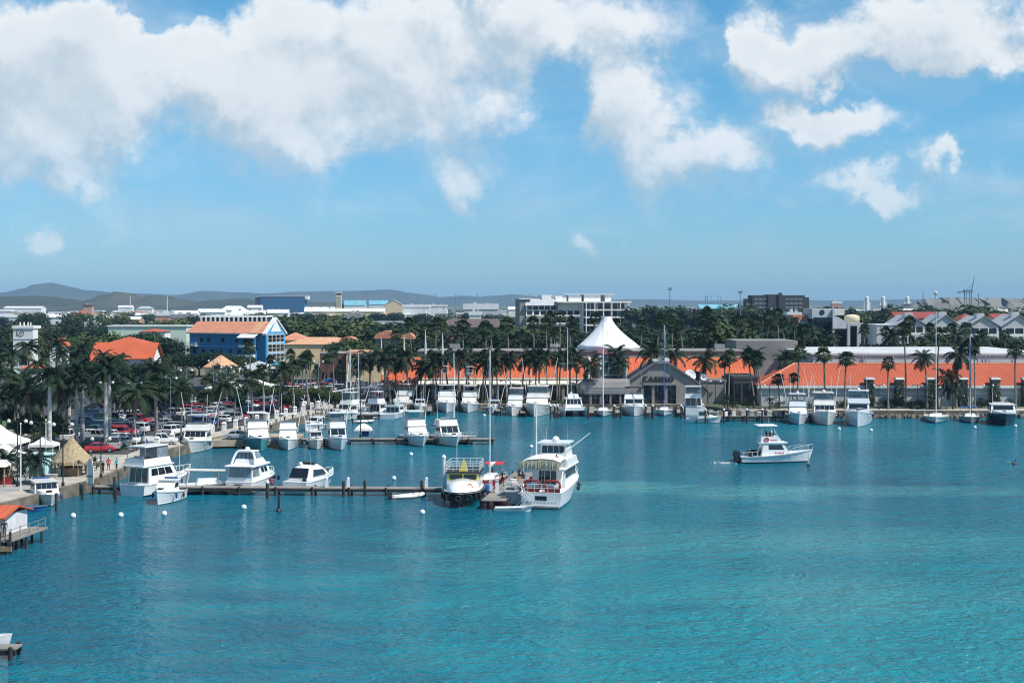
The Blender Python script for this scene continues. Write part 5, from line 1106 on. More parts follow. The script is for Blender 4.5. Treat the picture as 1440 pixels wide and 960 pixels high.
# hotel
Y = 900; HT = thing('hotel', 'large white multi-storey hotel with balconies and unfinished rooftop', 'hotel', (XA(740, Y), Y, GZ), R(12))
ux = lambda px: XA(px, Y) - XA(740, Y); uz = lambda py: ZA(py, Y) - GZ
part(HT, 'left_block', W_WHITE, ux(740), ux(820), 0, 22, 0, uz(436)); part(HT, 'right_block', W_CREAM if 0 else W_WHITE, ux(820), ux(885), -3, 22, 0, uz(425.5))
part(HT, 'upper_block', W_WHITE, ux(786), ux(821), 1, 20, uz(436), uz(425))
part(HT, 'end_tower', W_TAUPE, ux(731), ux(739.9), 1, 14, 0, uz(421))
o = MB(); o.loft([[(ux(737), -2, uz(429.5)), (ux(787), -2, uz(429.5)), (ux(787), 12, uz(429.5)), (ux(737), 12, uz(429.5))], [(ux(743), 4, uz(420)), (ux(782), 4, uz(420)), (ux(782), 10, uz(420)), (ux(743), 10, uz(420))]]); o.build('sloped_roof', T_PGREY, HT)
part(HT, 'roof_slab', W_WHITE, ux(782), ux(891), -5.5, 24, uz(425.5), uz(423.5))
part(HT, 'tower_slab', W_WHITE, ux(730), ux(748), 0, 15, uz(420.8), uz(419.5))
for a, b_, p in ((764, 778, 414.5), (784, 800, 416), (803, 822, 415), (826, 850, 414), (857, 866, 414.5)): part(HT, 'rooftop_block', W_WHITE, ux(a), ux(b_), 3, 14, uz(423.5), uz(p))
part(HT, 'roof_slab', W_WHITE, ux(796), ux(872), 2, 16, uz(414), uz(413.2))
for k, py in enumerate((435.5, 446, 457)):
    part(HT, 'balcony_slab', W_WHITE, ux(822), ux(892), -6.5, -3, uz(py + 1.2), uz(py - .6))
    if k: part(HT, 'balcony_slab', W_WHITE, ux(739), ux(819), -2.2, 0, uz(py - 2 + .6), uz(py - 3.2))
for k, py in enumerate((433, 443, 454, 465)):
    for i in range(6):
        xx = ux(826 + 10.2 * i); win(HT, xx, uz(py + 1.6), 4.1, 3.9, -3.02)
    if k:
        for i in range(8): win(HT, ux(745 + 9.8 * i), uz(py + .3), 3.4, 2.9, -.02)
for i in range(5): win(HT, ux(743 + 8.5 * i) + 1, uz(435.5), 3.5, 2.7, -.02)
for i in range(6): part(HT, 'balcony_post', W_WHITE, ux(823 + 12.5 * i), ux(824.2 + 12.5 * i), -6.4, -5.9, uz(468), uz(425.5))
for i in range(6):
    o = MB(); o.tube((ux(735 + 2.2 * i), 3, uz(419.5)), (ux(735 + 2.2 * i), 3, uz(415.5)), .12, n=4); o.build('rooftop_post', STEEL, HT)
for px, p1 in ((748, 411.5), (861, 410.5)):
    o = MB(); o.tube((ux(px), 4, uz(420)), (ux(px), 4, uz(p1)), .15, n=4); o.build('antenna', STEEL, HT)
# dark office
Y = 1000; OF = thing('office_building', 'dark grey flat-roofed office block with rows of pale window strips', 'office', (XA(1097, Y), Y, GZ))
ux = lambda px: XA(px, Y) - XA(1097, Y); uz = lambda py: ZA(py, Y) - GZ
part(OF, 'wall', W_DARK, ux(1058), ux(1132), 0, 20, 0, uz(415)); part(OF, 'raised_block', W_DARK, ux(1080), ux(1100), -1, 18, 0, uz(414)); part(OF, 'stair_tower', W_DARK, ux(1094.5), ux(1099), -2, 0, 0, uz(411.5))
part(OF, 'side_wing', W_DARK, ux(1051), ux(1057.9), 3, 18, 0, uz(420)); part(OF, 'side_wing', W_DARK, ux(1132.1), ux(1139), 3, 18, 0, uz(418))
WST = mat('pale_window_strip', (.30, .33, .36), .4, .15, .3)
for py in (421.5, 427.5, 433):
    for px in [1061 + 6.3 * i for i in range(3)] + [1104.5 + 6.3 * i for i in range(4)]: win(OF, ux(px + 2.5), uz(py), 2.4, .9, -.02, WST)
# bank
Y = 462; BK = thing('bank_building', 'modern building of pale L-shaped frames over dark glass with round emblem', 'building', (XA(1142, Y), Y, GZ))
ux = lambda px: XA(px, Y) - XA(1142, Y); uz = lambda py: ZA(py, Y) - GZ
part(BK, 'glass_volume', GLASS, ux(1143), ux(1170), .6, 14, 0, uz(448)); part(BK, 'sign_frame', W_BANK, ux(1142), ux(1170), 0, 14, uz(448), uz(434))
part(BK, 'side_pillar', W_BANK, ux(1170.2), ux(1173.5), -.8, 14, 0, uz(434)); part(BK, 'top_return', W_WHITE, ux(1173.6), ux(1187), -.6, 14, uz(443), uz(434))
o = MB(); o.loft([[(ux(1173.6), y, uz(443)), (ux(1191), y, uz(453)), (ux(1191), y, uz(462)), (ux(1173.6), y, uz(462))] for y in (-.4, 14)]); o.build('sloped_wing', W_BANK, BK)
part(BK, 'wing_glazing', GLASS, ux(1174), ux(1191), .6, 12, 0, uz(462)); part(BK, 'right_frame', W_LGREY, ux(1191.2), ux(1214), -.5, 14, uz(458), uz(454)); part(BK, 'right_pillar', W_LGREY, ux(1191.2), ux(1195), -.6, 14, 0, uz(458)); part(BK, 'right_pillar', W_LGREY, ux(1205), ux(1210), -.6, 14, 0, uz(458)); part(BK, 'right_glazing', GLASS, ux(1195), ux(1205), .5, 12, 0, uz(458))
o = MB(); c_ = (ux(1156), 0, uz(439)); o.loft([[(c_[0] + .85 * math.cos(6.2832 * i / 20), y, c_[2] + .85 * math.sin(6.2832 * i / 20)) for i in range(20)] for y in (.02, -.12)]); o.build('round_emblem', mat('navy_paint', (.02, .035, .08), .5), BK)
o = MB(); o.box(ux(1144), ux(1169), -.06, .02, uz(448), uz(446)); o.build('sign_band', mat('navy_paint', (.02, .035, .08)), BK)
o = MB(); o.lathe([(2.5, 0), (2.5, 1.9), (2.15, 2.35), (1.2, 2.65), (.3, 2.75)], 18, (ux(1203), 5, uz(454))); o.build('cream_dome', mat('pale_cream_render', (.66, .56, .40), .8, .08, .5), BK, True)
part(BK, 'back_roof', T_PEACH, ux(1120), ux(1141), 6, 16, uz(452), uz(443)); part(BK, 'low_wing', W_LGREY, ux(1116), ux(1141.8), 5, 18, 0, uz(452))
# townhouses
def townhouse(label, a, b_, Y, zE_, zR_, wallm_=W_LGREY, roofm=T_PGREY):
    t_ = bldg(label, 'townhouse', a, b_, Y, 16, zE_, zR_, wallm_, roofm, 'gy', name='townhouse', ov=.6); w_ = XA(b_, Y) - XA(a, Y); zz = zE_ - GZ
    for k in range(2):
        o = MB(); o.box(-w_ * .42, w_ * .42, -.05, .02, zz - 3.2 - 3.4 * k, zz - .6 - 3.4 * k); o.build('loggia_opening', GLASS, t_)
        for x in (-.42, -.14, .14, .42): part(t_, 'loggia_post', W_WHITE, w_ * x - .16, w_ * x + .16, -.6, -.2, zz - 3.3 - 3.4 * k, zz - .5 - 3.4 * k)
        part(t_, 'balcony_rail', W_WHITE, -w_ * .42, w_ * .42, -.75, -.6, zz - 3.3 - 3.4 * k, zz - 2.4 - 3.4 * k)
    o = MB(); o.box(-1.3, 1.3, 3, 6, zR_ - GZ - .8, zR_ - GZ + .8); o.build('ridge_vent', W_LGREY, t_)
    return t_
for a, b_, p0, p1, lb in ((1262, 1301, 457, 443, 'grey gabled townhouse with balcony, leftmost of the gabled row'), (1312, 1347, 457, 442, 'grey gabled townhouse second from left behind the tall mast'), (1361, 1405, 459, 444, 'large grey gabled townhouse with glazed loggia below, third of the row'), (1409, 1456, 459, 442, 'grey gabled townhouse at the right edge of the photo')):
    townhouse(lb, a, b_, 470, zat(p0, 470), zat(p1, 470))
bldg('flat-roofed pale house with white balcony left of the gabled townhouses', 'townhouse', 1233, 1260, 472, 12, zat(457, 472), zat(456, 472), W_LGREY, FLATW, 'flat', name='townhouse', rows=[(6.2, 4, 1.1, 2.2), (1.2, 4, 1.2, 2.2)], ov=.2)
bldg('long red roofed building behind the first two townhouses', 'building', 1262, 1334, 520, 14, zat(447, 520), zat(438.5, 520), W_SALMON, T_DRED, 'gx', name='hall')
bldg('brown-red roof between the second and third townhouse gables', 'building', 1352, 1374, 530, 10, zat(448, 530), zat(441, 530), W_CREAM, T_DRED, 'hip', name='house')
bldg('small red tiled roof between the two rightmost townhouse gables', 'building', 1398, 1422, 540, 10, zat(447, 540), zat(441, 540), W_CREAM, T_DRED, 'gx', name='house')
# white tower
Y = 430; WT = thing('clock_tower', 'square white tower with round emblem and arched opening among palms at far left', 'tower', (XA(32.5, Y), Y, GZ)); hw = 14 / F * Y; uz = lambda py: ZA(py, Y) - GZ
part(WT, 'shaft', W_WHITE, -hw, hw, 0, 1.5 * hw, 0, uz(462)); part(WT, 'cornice', W_WHITE, -hw - .3, hw + .3, -.3, 2 * hw + .3, uz(462), uz(458)); part(WT, 'string_course', W_LGREY, -hw - .1, hw + .1, -.12, 0, uz(477), uz(475.8))
o = MB(); ring_mesh((-.7, -.06, uz(467.5)), 1.0, .11, 'y', 20, 0, o); ring_mesh((-.7, -.06, uz(467.5)), .38, .08, 'y', 14, 0, o); o.box(-2.0, -1.85, -.1, 0, uz(472.5), uz(462.6)); o.build('round_emblem', W_TAUPE, WT)
o = MB(); aw_ = 1.3; pts = [(-aw_, uz(513))] + [(aw_ * math.cos(a), uz(503) + aw_ * math.sin(a)) for a in [math.pi - math.pi * k / 10 for k in range(11)]] + [(aw_, uz(513))]
o.loft([[(x - .0, y, z_) for x, z_ in pts] for y in (-.05, .02)]); o.build('arched_opening', GLASS, WT)
o = MB()
for (x0, z0), (x1, z1) in zip(pts, pts[1:]): o.tube((x0 * 1.12, -.06, z0), (x1 * 1.12, -.06, z1), .2, n=5)
o.build('arch_surround', W_LGREY, WT)
o = MB(); ring_mesh((.0, -.03, uz(488)), .28, .12, 'y', 10, 0, o); o.build('round_vent', DARK, WT)
for x in (-1.6, -.4, .8, 1.6):
    o = MB(); o.tube((x, 2, uz(458)), (x, 2, uz(453)), .22, n=6); o.build('rooftop_antenna', W_WHITE, WT)
# ---- far plain: pale roofs, tanks, cranes, masts
FAR = [ # label, x0,x1, Y, y_eave, y_ridge, wall, roof, type, cat
('long white hangar roof at the far left under the big hill', 5, 58, 2600, 433, 430.5, W_WHITE, T_WHITE, 'gx', 'warehouse'), ('brown blocky building under the two small far hills', 117, 129, 2300, 431, 428, W_SALMON, W_BRICK, 'flat', 'building'),
('white warehouse with broad pale roof left of the arcade columns skyline', 64, 118, 1350, 446, 441.5, W_WHITE, T_WHITE, 'gx', 'warehouse'), ('orange-topped white shop in front of the leftmost hangars', 106, 118, 1500, 440, 436.5, W_SALMON, T_RED, 'hip', 'building'),
('wide white shed to the right of the orange-topped shop', 132, 168, 1250, 447, 443, W_WHITE, T_WHITE, 'gx', 'warehouse'), ('low white house at the extreme left of the plain', -12, 22, 1450, 446, 441, W_WHITE, T_PGREY, 'hip', 'house'), ('small white house left of the broad pale warehouse', 33, 47, 1200, 448, 444, W_WHITE, FLATW, 'flat', 'house'),
('white shed with narrow roof below the small far hill', 166, 186, 2400, 432, 429.3, W_WHITE, T_WHITE, 'gx', 'warehouse'), ('cluster-end white house beneath the second small far hill', 192, 214, 2200, 434, 430.5, W_WHITE, T_PGREY, 'hip', 'house'), ('white bungalow with pinkish wall right of the wide white shed', 172, 196, 1150, 449, 445, W_SALMON, T_WHITE, 'gx', 'house'),
('long white-roofed block left of the arcade columns', 190, 222, 1400, 443, 440.5, W_WHITE, T_WHITE, 'gx', 'warehouse'), ('peach walled low block near the left skyline', 220, 246, 1300, 444, 440, W_SALMON, FLATW, 'flat', 'building'), ('white low warehouse above the arcade building left part', 246, 278, 1500, 441, 436.5, W_WHITE, T_WHITE, 'gx', 'warehouse'),
('cream office block above the arcade building', 240, 272, 1100, 447, 442, W_CREAM, FLATG, 'flat', 'building'), ('long white metal roof above the arcade building right part', 278, 316, 1700, 439, 434, W_WHITE, T_WHITE, 'gx', 'warehouse'), ('white building with small spire left of the blue slab', 310, 345, 1900, 436, 430, W_WHITE, T_WHITE, 'hip', 'building'),
('beige walled warehouse below the blue slab building', 325, 372, 1250, 443, 436, W_CREAM, T_WHITE, 'gx', 'warehouse'), ('white shed under the right end of the blue slab building', 375, 405, 1500, 440, 435, W_WHITE, T_WHITE, 'gx', 'warehouse'), ('narrow white warehouse behind the blue slab base', 348, 368, 2000, 432.5, 429, W_WHITE, T_WHITE, 'gx', 'warehouse'),
('very long white terminal roof left of the control tower', 428, 470, 1800, 438, 431.5, W_WHITE, T_WHITE, 'gx', 'terminal'), ('very long white terminal front right of the control tower', 440, 540, 1550, 438, 433.5, W_CREAM, T_WHITE, 'gx', 'terminal'), ('white hangar with turquoise roof behind the terminal', 484, 514, 2300, 429, 422, W_WHITE, mat('turquoise_roof', (.18, .45, .55), .6, .1, .1), 'gx', 'hangar'),
('second hangar with turquoise roof left of the pale gabled hangar', 519, 545, 2350, 428, 422, W_WHITE, mat('turquoise_roof', (.18, .45, .55)), 'gx', 'hangar'), ('pale pinkish gabled hangar standing right of the turquoise roofs', 540, 567, 2200, 429, 421.5, W_CREAM, W_CREAM, 'gy', 'hangar'), ('white flat terminal annex right of the gabled hangar', 566, 604, 1900, 432, 428, W_WHITE, FLATW, 'flat', 'terminal'),
('low white depot between hangar and grey-white school', 600, 628, 2000, 431, 428.5, W_WHITE, FLATW, 'flat', 'depot'), ('grey fronted white building with upturned left roof corner', 652, 700, 1500, 435, 427, W_LGREY, FLATW, 'flat', 'building'), ('white low house peeping from trees under the upturned roof', 612, 628, 1250, 441, 435, W_WHITE, FLATW, 'flat', 'house'),
('white house with pale roof just left of the hotel', 715, 732, 1700, 435, 431, W_WHITE, T_WHITE, 'gx', 'house'), ('blue painted small building in trees below the terminal', 489, 506, 900, 448, 440, W_STEEL, FLATG, 'flat', 'building'), ('tiny white hut in the trees left of the brown shingle roof', 589, 598, 1300, 441, 437.5, W_WHITE, FLATW, 'flat', 'house'),
('white house with small windows behind trees right of upturned roof', 660, 676, 1150, 443, 438, W_WHITE, FLATW, 'flat', 'house'), ('long pale building with blue roof right of the hotel', 984, 1042, 1400, 434, 428, W_LGREY, mat('turquoise_roof', (.18, .45, .55)), 'gx', 'warehouse'), ('grey roofed house in trees left of the dark office', 1003, 1026, 900, 448, 442, W_LGREY, T_GREY, 'hip', 'house'),
('pale grey house under the long blue-roofed building', 968, 986, 1000, 446, 436, W_LGREY, FLATW, 'flat', 'house'), ('white bungalow in trees left below the dark office', 1010, 1036, 1100, 441, 436.5, W_WHITE, T_PGREY, 'hip', 'house'), ('cream low house between dark office and the bank frames', 1108, 1126, 700, 452, 439, W_WHITE, FLATW, 'flat', 'house'), ('white low shed beneath the dark office block', 1082, 1094, 800, 440, 436.5, W_WHITE, FLATW, 'flat', 'shed'),
('white industrial building below the right skyline trees', 1170, 1184, 2500, 427, 423.5, W_SALMON, FLATW, 'flat', 'factory'), ('pale long quay shed left of the container crane', 1267, 1295, 1200, 436, 434, W_WHITE, T_WHITE, 'gx', 'shed'), ('white harbour building below the container crane', 1310, 1334, 1100, 438, 433.5, W_WHITE, T_PGREY, 'hip', 'building'), ('pale harbour shed right of the crane above the townhouse', 1393, 1420, 1100, 438, 434, W_LGREY, T_WHITE, 'gx', 'shed'),
('tiny white rooftop between hotel and tall cell mast', 897, 912, 1600, 437, 434, W_LGREY, FLATW, 'flat', 'house'), ('small pale house directly right of the hotel base', 893, 903, 800, 465, 455, W_WHITE, FLATW, 'flat', 'house')]
for lb, a, b_, Y, e, r, wm_, rm_, ty, ct in FAR:
    w_ = XA(b_, Y) - XA(a, Y); zE = max(zat(e, Y), GZ + 3.); zR = zE + (zat(r, Y) - zat(e, Y)); t_ = bldg(lb, ct, a, b_, Y, max(12, w_ * .4), zE, zR, wm_, rm_, ty, name=ct.replace(' ', '_'), ov=.6)
    if ty == 'flat':
        for k in (-.22, .15): part(t_, 'rooftop_unit', FLATG if k > 0 else W_LGREY, w_ * k, w_ * k + min(3, w_ * .2), 3, 6, zR - GZ + .1, zR - GZ + 1.6)
    elif ty == 'gx' and w_ > 20:
        for k in (-.3, 0, .3): part(t_, 'roof_vent', FLATG, w_ * k, w_ * k + 1.6, max(12, w_ * .4) * .5 - .8, max(12, w_ * .4) * .5 + .8, zR - GZ - .1, zR - GZ + .9)
    if ty != 'gy' and w_ > 14 and Y < 2000:
        n = int(w_ / 7); 
        for i in range(n): win(t_, -w_ / 2 + w_ * (i + .5) / n, .6 if zE < 7 else 2.5, 2.6, 2.0, -.02)
rfar = random.Random(12)
for i in range(190):
    px = rfar.choice((rfar.uniform(-20, 470), rfar.uniform(-20, 730), rfar.uniform(890, 1450))); py = rfar.uniform(433, 452) if px < 740 else rfar.uniform(430, 438); Y = (H - GZ - 3.5) * F / (py - HY); Y = min(Y, 3300); w_ = rfar.uniform(8, 26) if Y > 1500 else rfar.uniform(9, 20); hh = rfar.uniform(3.4, 5.5) + (2.5 if py > 440 else 0)
    rm_ = rfar.choices((T_WHITE, FLATW, T_PGREY, T_RED), (6, 5, 3, 1))[0]
    t_ = bldg('small pale low-roofed building among the trees of the far plain', 'house', px, px + w_ / Y * F, Y, 12, GZ + hh, GZ + hh + 1.8, rfar.choice((W_WHITE, W_WHITE, W_CREAM, W_LGREY)), rm_, 'flat' if rm_ is FLATW else 'hip' if w_ < 16 else 'gx', name='far_house'); t_['group'] = 'small pale buildings on the far plain'
bl = thing('terminal_block', 'long dark blue slab building on the left skyline below the hills', 'building', (XA(397, 2200), 2200, GZ)); w_ = 31 / F * 2200
part(bl, 'wall', W_STEEL, -w_, w_, 0, 30, 0, zat(417, 2200) - GZ); part(bl, 'roof', W_LGREY, -w_ - .5, w_ + .5, -.5, 30, zat(417, 2200) - GZ, zat(416, 2200) - GZ); part(bl, 'end_bay', W_WHITE, w_ + .6, w_ + 5, 1, 25, zat(421, 2200) - GZ, zat(416, 2200) - GZ); part(bl, 'dark_bay', W_DARK, -w_ - 8, -w_ - .6, 1, 28, 0, zat(418, 2200) - GZ)
ct = thing('control_tower', 'cream airport control tower with glazed cab above the terminal', 'control tower', (XA(476, 2100), 2100, GZ)); k = 2100 / F
part(ct, 'shaft', W_CREAM, -3.6 * k, 3.6 * k, 0, 8, 0, zat(415, 2100) - GZ); part(ct, 'cab', GLASS, -3 * k, 3 * k, 1, 7, zat(415, 2100) - GZ, zat(412, 2100) - GZ); part(ct, 'cab_roof', W_WHITE, -4.2 * k, 4.2 * k, -.5, 8.5, zat(412, 2100) - GZ, zat(410.5, 2100) - GZ)
for i in range(4): part(ct, 'balcony_band', W_LGREY, -3.9 * k, 3.9 * k, -.6, 0, zat(418 + i * 3.5, 2100) - GZ, zat(417 + i * 3.5, 2100) - GZ)
for px, lb in ((1219, 'white storage tank nearest the bank, first of three on the right horizon'), (1242, 'white storage tank in the middle of three on the right horizon'), (1276, 'slim white tank third of three on the right horizon')):
    t_ = thing('storage_tank', lb, 'tank', (XA(px, 3000), 3000, GZ), 0, 'storage tanks on the right horizon'); r = 2.7 * 1.5
    o = MB(); o.lathe([(r, 0), (r, zat(418, 3000) - GZ), (r * .7, zat(416.8, 3000) - GZ), (.2, zat(416.4, 3000) - GZ)], 18); o.build('shell', W_WHITE, t_); o = MB(); o.box(-r * 1.8, r * 1.8, -2, 2, 0, zat(424, 3000) - GZ); o.build('pump_house', W_WHITE, t_)
wt = thing('water_tower', 'small white water tower left of the container crane', 'water tower', (XA(1316, 2400), 2400, GZ)); o = MB(); o.lathe([(1.2, 0), (1.2, zat(416, 2400) - GZ), (3.6, zat(413, 2400) - GZ), (3.8, zat(410.5, 2400) - GZ), (.3, zat(409.5, 2400) - GZ)], 14); o.build('tank', W_WHITE, wt)
CRM = mat('crane_steel', (.16, .24, .30), .6, .1, .2)
cr = thing('harbour_crane', 'tall blue-grey harbour crane with raised jib on the right skyline', 'crane', (XA(1362, 1900), 1900, GZ)); Y = 1900; ux = lambda px: XA(px, Y) - XA(1362, Y); uz = lambda py: ZA(py, Y) - GZ
o = MB()
for x in (1358, 1367):
    for y in (0, 8): o.tube((ux(x), y, 0), (ux(x + (1 if x < 1362 else -1) * 1), y, uz(410)), .55, n=6)
o.build('portal_legs', CRM, cr); o = MB(); o.box(ux(1357), ux(1368), -1, 9, uz(411), uz(407.5)); o.build('machine_house', CRM, cr)
pole(cr, 'jib', [(ux(1367), 4, uz(410)), (ux(1369.5), 4, uz(400)), (ux(1372), 4, uz(388))], .9, CRM, .35); pole(cr, 'back_stay', [(ux(1360), 4, uz(408)), (ux(1369.5), 4, uz(399))], .3, CRM, .25)
o = MB(); o.tube((ux(1349), 4, uz(410.5)), (ux(1360), 4, uz(408.8)), .6, .8, n=6); o.box(ux(1348.5), ux(1352), 2, 6, uz(412), uz(409.5)); o.build('counterweight', CRM, cr)
for px, p0, Y, lb, hd in ((942, 404.5, 900, 'cell mast with antenna crown right of the hotel', 1), (1041, 409, 850, 'dark slim cell mast left of the dark office', 1), (992, 416, 2600, 'thin far radio mast between the hotel and office', 0), (1298, 409, 2300, 'thin dark mast left of the water tower', 0), (1376, 412, 2000, 'slim dark mast right of the harbour crane', 0), (183, 416.5, 1600, 'slim white mast on the left plain under the hills', 0), (235, 416, 2000, 'second white mast right of the small far hills', 0)):
    t_ = thing('radio_mast', lb, 'mast', (XA(px, Y), Y, GZ)); o = MB(); o.tube((0, 0, 0), (0, 0, ZA(p0, Y) - GZ), .4 * Y / 900, .22 * Y / 900, n=6); o.build('pole', CRM if px not in (183, 235) else POLE, t_)
    if hd:
        o = MB(); z_ = ZA(p0 + 2, Y) - GZ
        for k in range(6):
            a = k * 1.05; o.tube((1.2 * math.cos(a), 1.2 * math.sin(a), z_ - .8), (1.2 * math.cos(a), 1.2 * math.sin(a), z_ + .9), .2, n=4); o.tube((0, 0, z_), (1.2 * math.cos(a), 1.2 * math.sin(a), z_), .06, n=3)
        o.build('antenna_crown', CRM, t_)
for i, px in enumerate((571, 588, 612, 641, 671, 713, 719, 995, 1000, 1009, 1013)):
    Y = 2300; t_ = thing('lamp_mast', 'thin floodlight mast on the apron skyline, %s from the left' % nth(i + 1), 'floodlight', (XA(px, Y), Y, GZ), 0, 'floodlight masts on the far apron'); o = MB(); o.tube((0, 0, 0), (0, 0, ZA(415 if px < 800 else 417, Y) - GZ), .45, .3, n=5); o.build('pole', CRM, t_); o = MB(); z_ = ZA(415 if px < 800 else 417, Y) - GZ; o.box(-1.8, 1.8, -.3, .3, z_, z_ + .9); o.build('lamp_head', CRM, t_)
# ------------------------------------------------------------------ piers
WOOD = striped('weathered_planks', (.27, .25, .22), (.15, .14, .125), 'X', .35, .9, .75); WOODY = striped('weathered_planks_across', (.27, .25, .22), (.15, .14, .125), 'Y', .35, .9, .75)
PILE = mat('dark_pile', (.05, .042, .036), .9, .3, 2); TAN = mat('tan_timber', (.36, .25, .15), .85, .2, 2)
def pier(label, p0, p1, wd, z, step=4., m=WOOD, name='pier', fascia=PILE):
    a, b_ = Vector((*p0, 0)), Vector((*p1, 0)); L = (b_ - a).length; ang = math.atan2(b_.y - a.y, b_.x - a.x)
    t_ = thing(name, label, 'pier', (a.x, a.y, 0), ang)
    o = MB(); o.box(0, L, -wd / 2, wd / 2, z - .12, z); o.build('deck', m, t_)
    o = MB()
    for y in (-wd / 2 + .02, wd / 2 - .17): o.box(.05, L - .05, y, y + .15, z - .45, z - .125)
    o.build('deck_beam', fascia, t_)
    n = max(2, int(L / step))
    me = None
    for i in range(n + 1):
        for y in (-wd / 2 - .12, wd / 2 + .12):
            if me is None: o = MB(); o.lathe([(.16, -1.2), (.15, z + .12), (.05, z + .16)], 8); q = o.build('pile', PILE, t_); me = q.data
            else: q = bpy.data.objects.new('pile', me); COL.objects.link(q); q.parent = t_
            q.location = (.3 + (L - .6) * i / n, y, 0)
    return t_
P1 = pier('long grey wooden first pier running across the basin to the charter yacht', (-52.6, 179), (-1.5, 176.5), 2.0, .95, 4.6)
P2 = pier('wooden second pier carrying the row of bow-on boats', (-36, 241), (-3, 241), 2.2, .95, 4.0)
ap = thing('concrete_jetty', 'paved jetty at the second pier root with a silver car parked on it', 'jetty', (0, 0, 0)); o = MB(); o.loft([[(-51.5, 233, z), (-36, 236.5, z), (-36, 246, z), (-47.4, 246, z)] for z in (.3, GZ + .06)]); o.build('slab', SANDP, ap)
for i in range(8): 
    o = MB(); o.lathe([(.2, -1.2), (.2, .3)], 8, (-50.2 + i * 1.95, 234.2 + i * .34, 0)); o.build('pile', PILE, ap)
J = pier('dark floating jetty between the black tour boat and the charter yacht', (-2.1, 164.6), (1.7, 192), 2.9, 1.1, 5.5, WOOD)
pier('short timber pier joining the quay beside the covered bow boats at the far corner', (-39, 293), (-27, 293), 1.6, .95, 3.5)
pier('low dark timber dock left of the pale blue sport-fisher before the right mall', (XA(1000, 288), 288), (XA(1112, 288), 288), 2.6, 1.1, 3.2)
pier('second dark dock finger behind the low timber dock by the entrance hall', (XA(1030, 293), 293), (XA(1100, 293), 293), 2.0, 1.15, 3.5)
for i, px in enumerate((735, 785, 832, 868, 912, 955, 1000)):
    pier('narrow finger dock between the far row boats, %s from the left' % nth(i + 1), (XA(px, 297), 297), (XA(px, 314.8), 314.8), 1.0, 1.0, 4.0, WOODY, 'finger_dock')
for i, px in enumerate((604, 700)):
    pier('narrow finger dock beside the tower boats, %s of two' % nth(i + 1), (XA(px, 302), 302), (XA(px, 315.6), 315.6), 1.0, 1.0, 4.0, WOODY, 'finger_dock')
def piling(label, px, py, h, r=.17, cap=False, m=PILE):
    t_ = thing('mooring_post', label, 'mooring post', P(px, py)); o = MB(); o.lathe([(r, -1.2), (r * .92, h), (r * .5, h + .06)], 9); o.build('post', m, t_)
    if cap: o = MB(); o.lathe([(r * 1.2, h), (r * 1.2, h + .2), (.02, h + .45)], 9); o.build('cap', POLE, t_)
for i, (px, py, h) in enumerate(((79, 718, 2.0), (116, 703, 1.9), (161, 700, 2.6), (163, 706, 1.5))): piling('dark mooring post in the left basin, %s from the left' % nth(i + 1), px, py, h)
piling('tall white-painted mooring pile at the end of the first pier', 624, 700, 4.9, .24, True, POLE)
for i, (px, py) in enumerate(((376, 701), (483, 698), (513, 697), (593, 697))): piling('pile rising beside the front pier deck, %s from the left' % nth(i + 1), px, py, 1.9, .2, i == 0)
for i, px in enumerate((774, 780, 784, 827, 864, 873, 908, 918, 958, 963, 992, 1018, 1050, 1072, 1103)):
    piling('dark quay pile between the far row boats, %s from the left' % nth(i + 1), px, 589 if px < 980 else 595, 2.6, .2, px % 2 == 0)
# things on the jetty
for i, px in enumerate((483, 596, 452)):
    c = P(px, 692, .95); t_ = thing('power_pedestal', 'white service pedestal on the first pier, %s in building order from the middle' % nth(i + 1) if 0 else ('white service pedestal on the first pier right of the sleek cruiser', 'white service pedestal on the first pier above the white dinghy', 'short white service pedestal on the first pier beside the sleek cruiser')[i], 'service post', (c.x, 177.6, .95)); o = MB(); o.frus((-.2, .2, -.2, .2), 0, (-.17, .17, -.17, .17), .95); o.build('cabinet', WHITE, t_); o = MB(); o.ball((0, 0, 1.05), .2); o.build('lamp', WHITE, t_)
def barrel(label, x, y, z, m, h=.9): t_ = thing('barrel', label, 'barrel', (x, y, z)); o = MB(); o.lathe([(.26, 0), (.29, .05), (.29, h * .33), (.31, h * .35), (.29, h * .37), (.29, h * .68), (.31, h * .7), (.29, h * .72), (.29, h - .05), (.25, h)], 14); o.build('drum', m, t_); o = MB(); o.lathe([(.05, h - .01), (.05, h + .03)], 8, (.12, 0, 0)); o.build('bung', DARK, t_)
barrel('bright blue plastic drum standing on the dark jetty by the tour boat', -3.0, 172.5, 1.1, mat('drum_blue', (.02, .16, .45), .4, .1, 2))
for i in range(2):
    t_ = thing('power_pedestal', ('white service pedestal beside the blue drum on the dark jetty', 'taller white service post on the jetty nearer the water end')[i], 'service post', (-2.6 + .8 * i, 172.9 - i * 1.3, 1.1)); o = MB(); o.frus((-.22, .22, -.2, .2), 0, (-.2, .2, -.16, .16), 1.1 + .3 * i); o.build('cabinet', WHITE, t_); o = MB(); o.frus((-.25, .25, -.23, .23), 1.1 + .3 * i, (-.05, .05, -.05, .05), 1.3 + .3 * i); o.build('cap', GREYP, t_)
o = thing('boarding_stairs', 'grey boarding stairs with white handrails leading down to the skiff', 'stairs', (.6, 166.6, 0), -R(96)); mb = MB()
for k in range(6): mb.box(-.5, .5, -.2 + k * .32, .12 + k * .32, 1.9 - k * .26, 1.96 - k * .26)
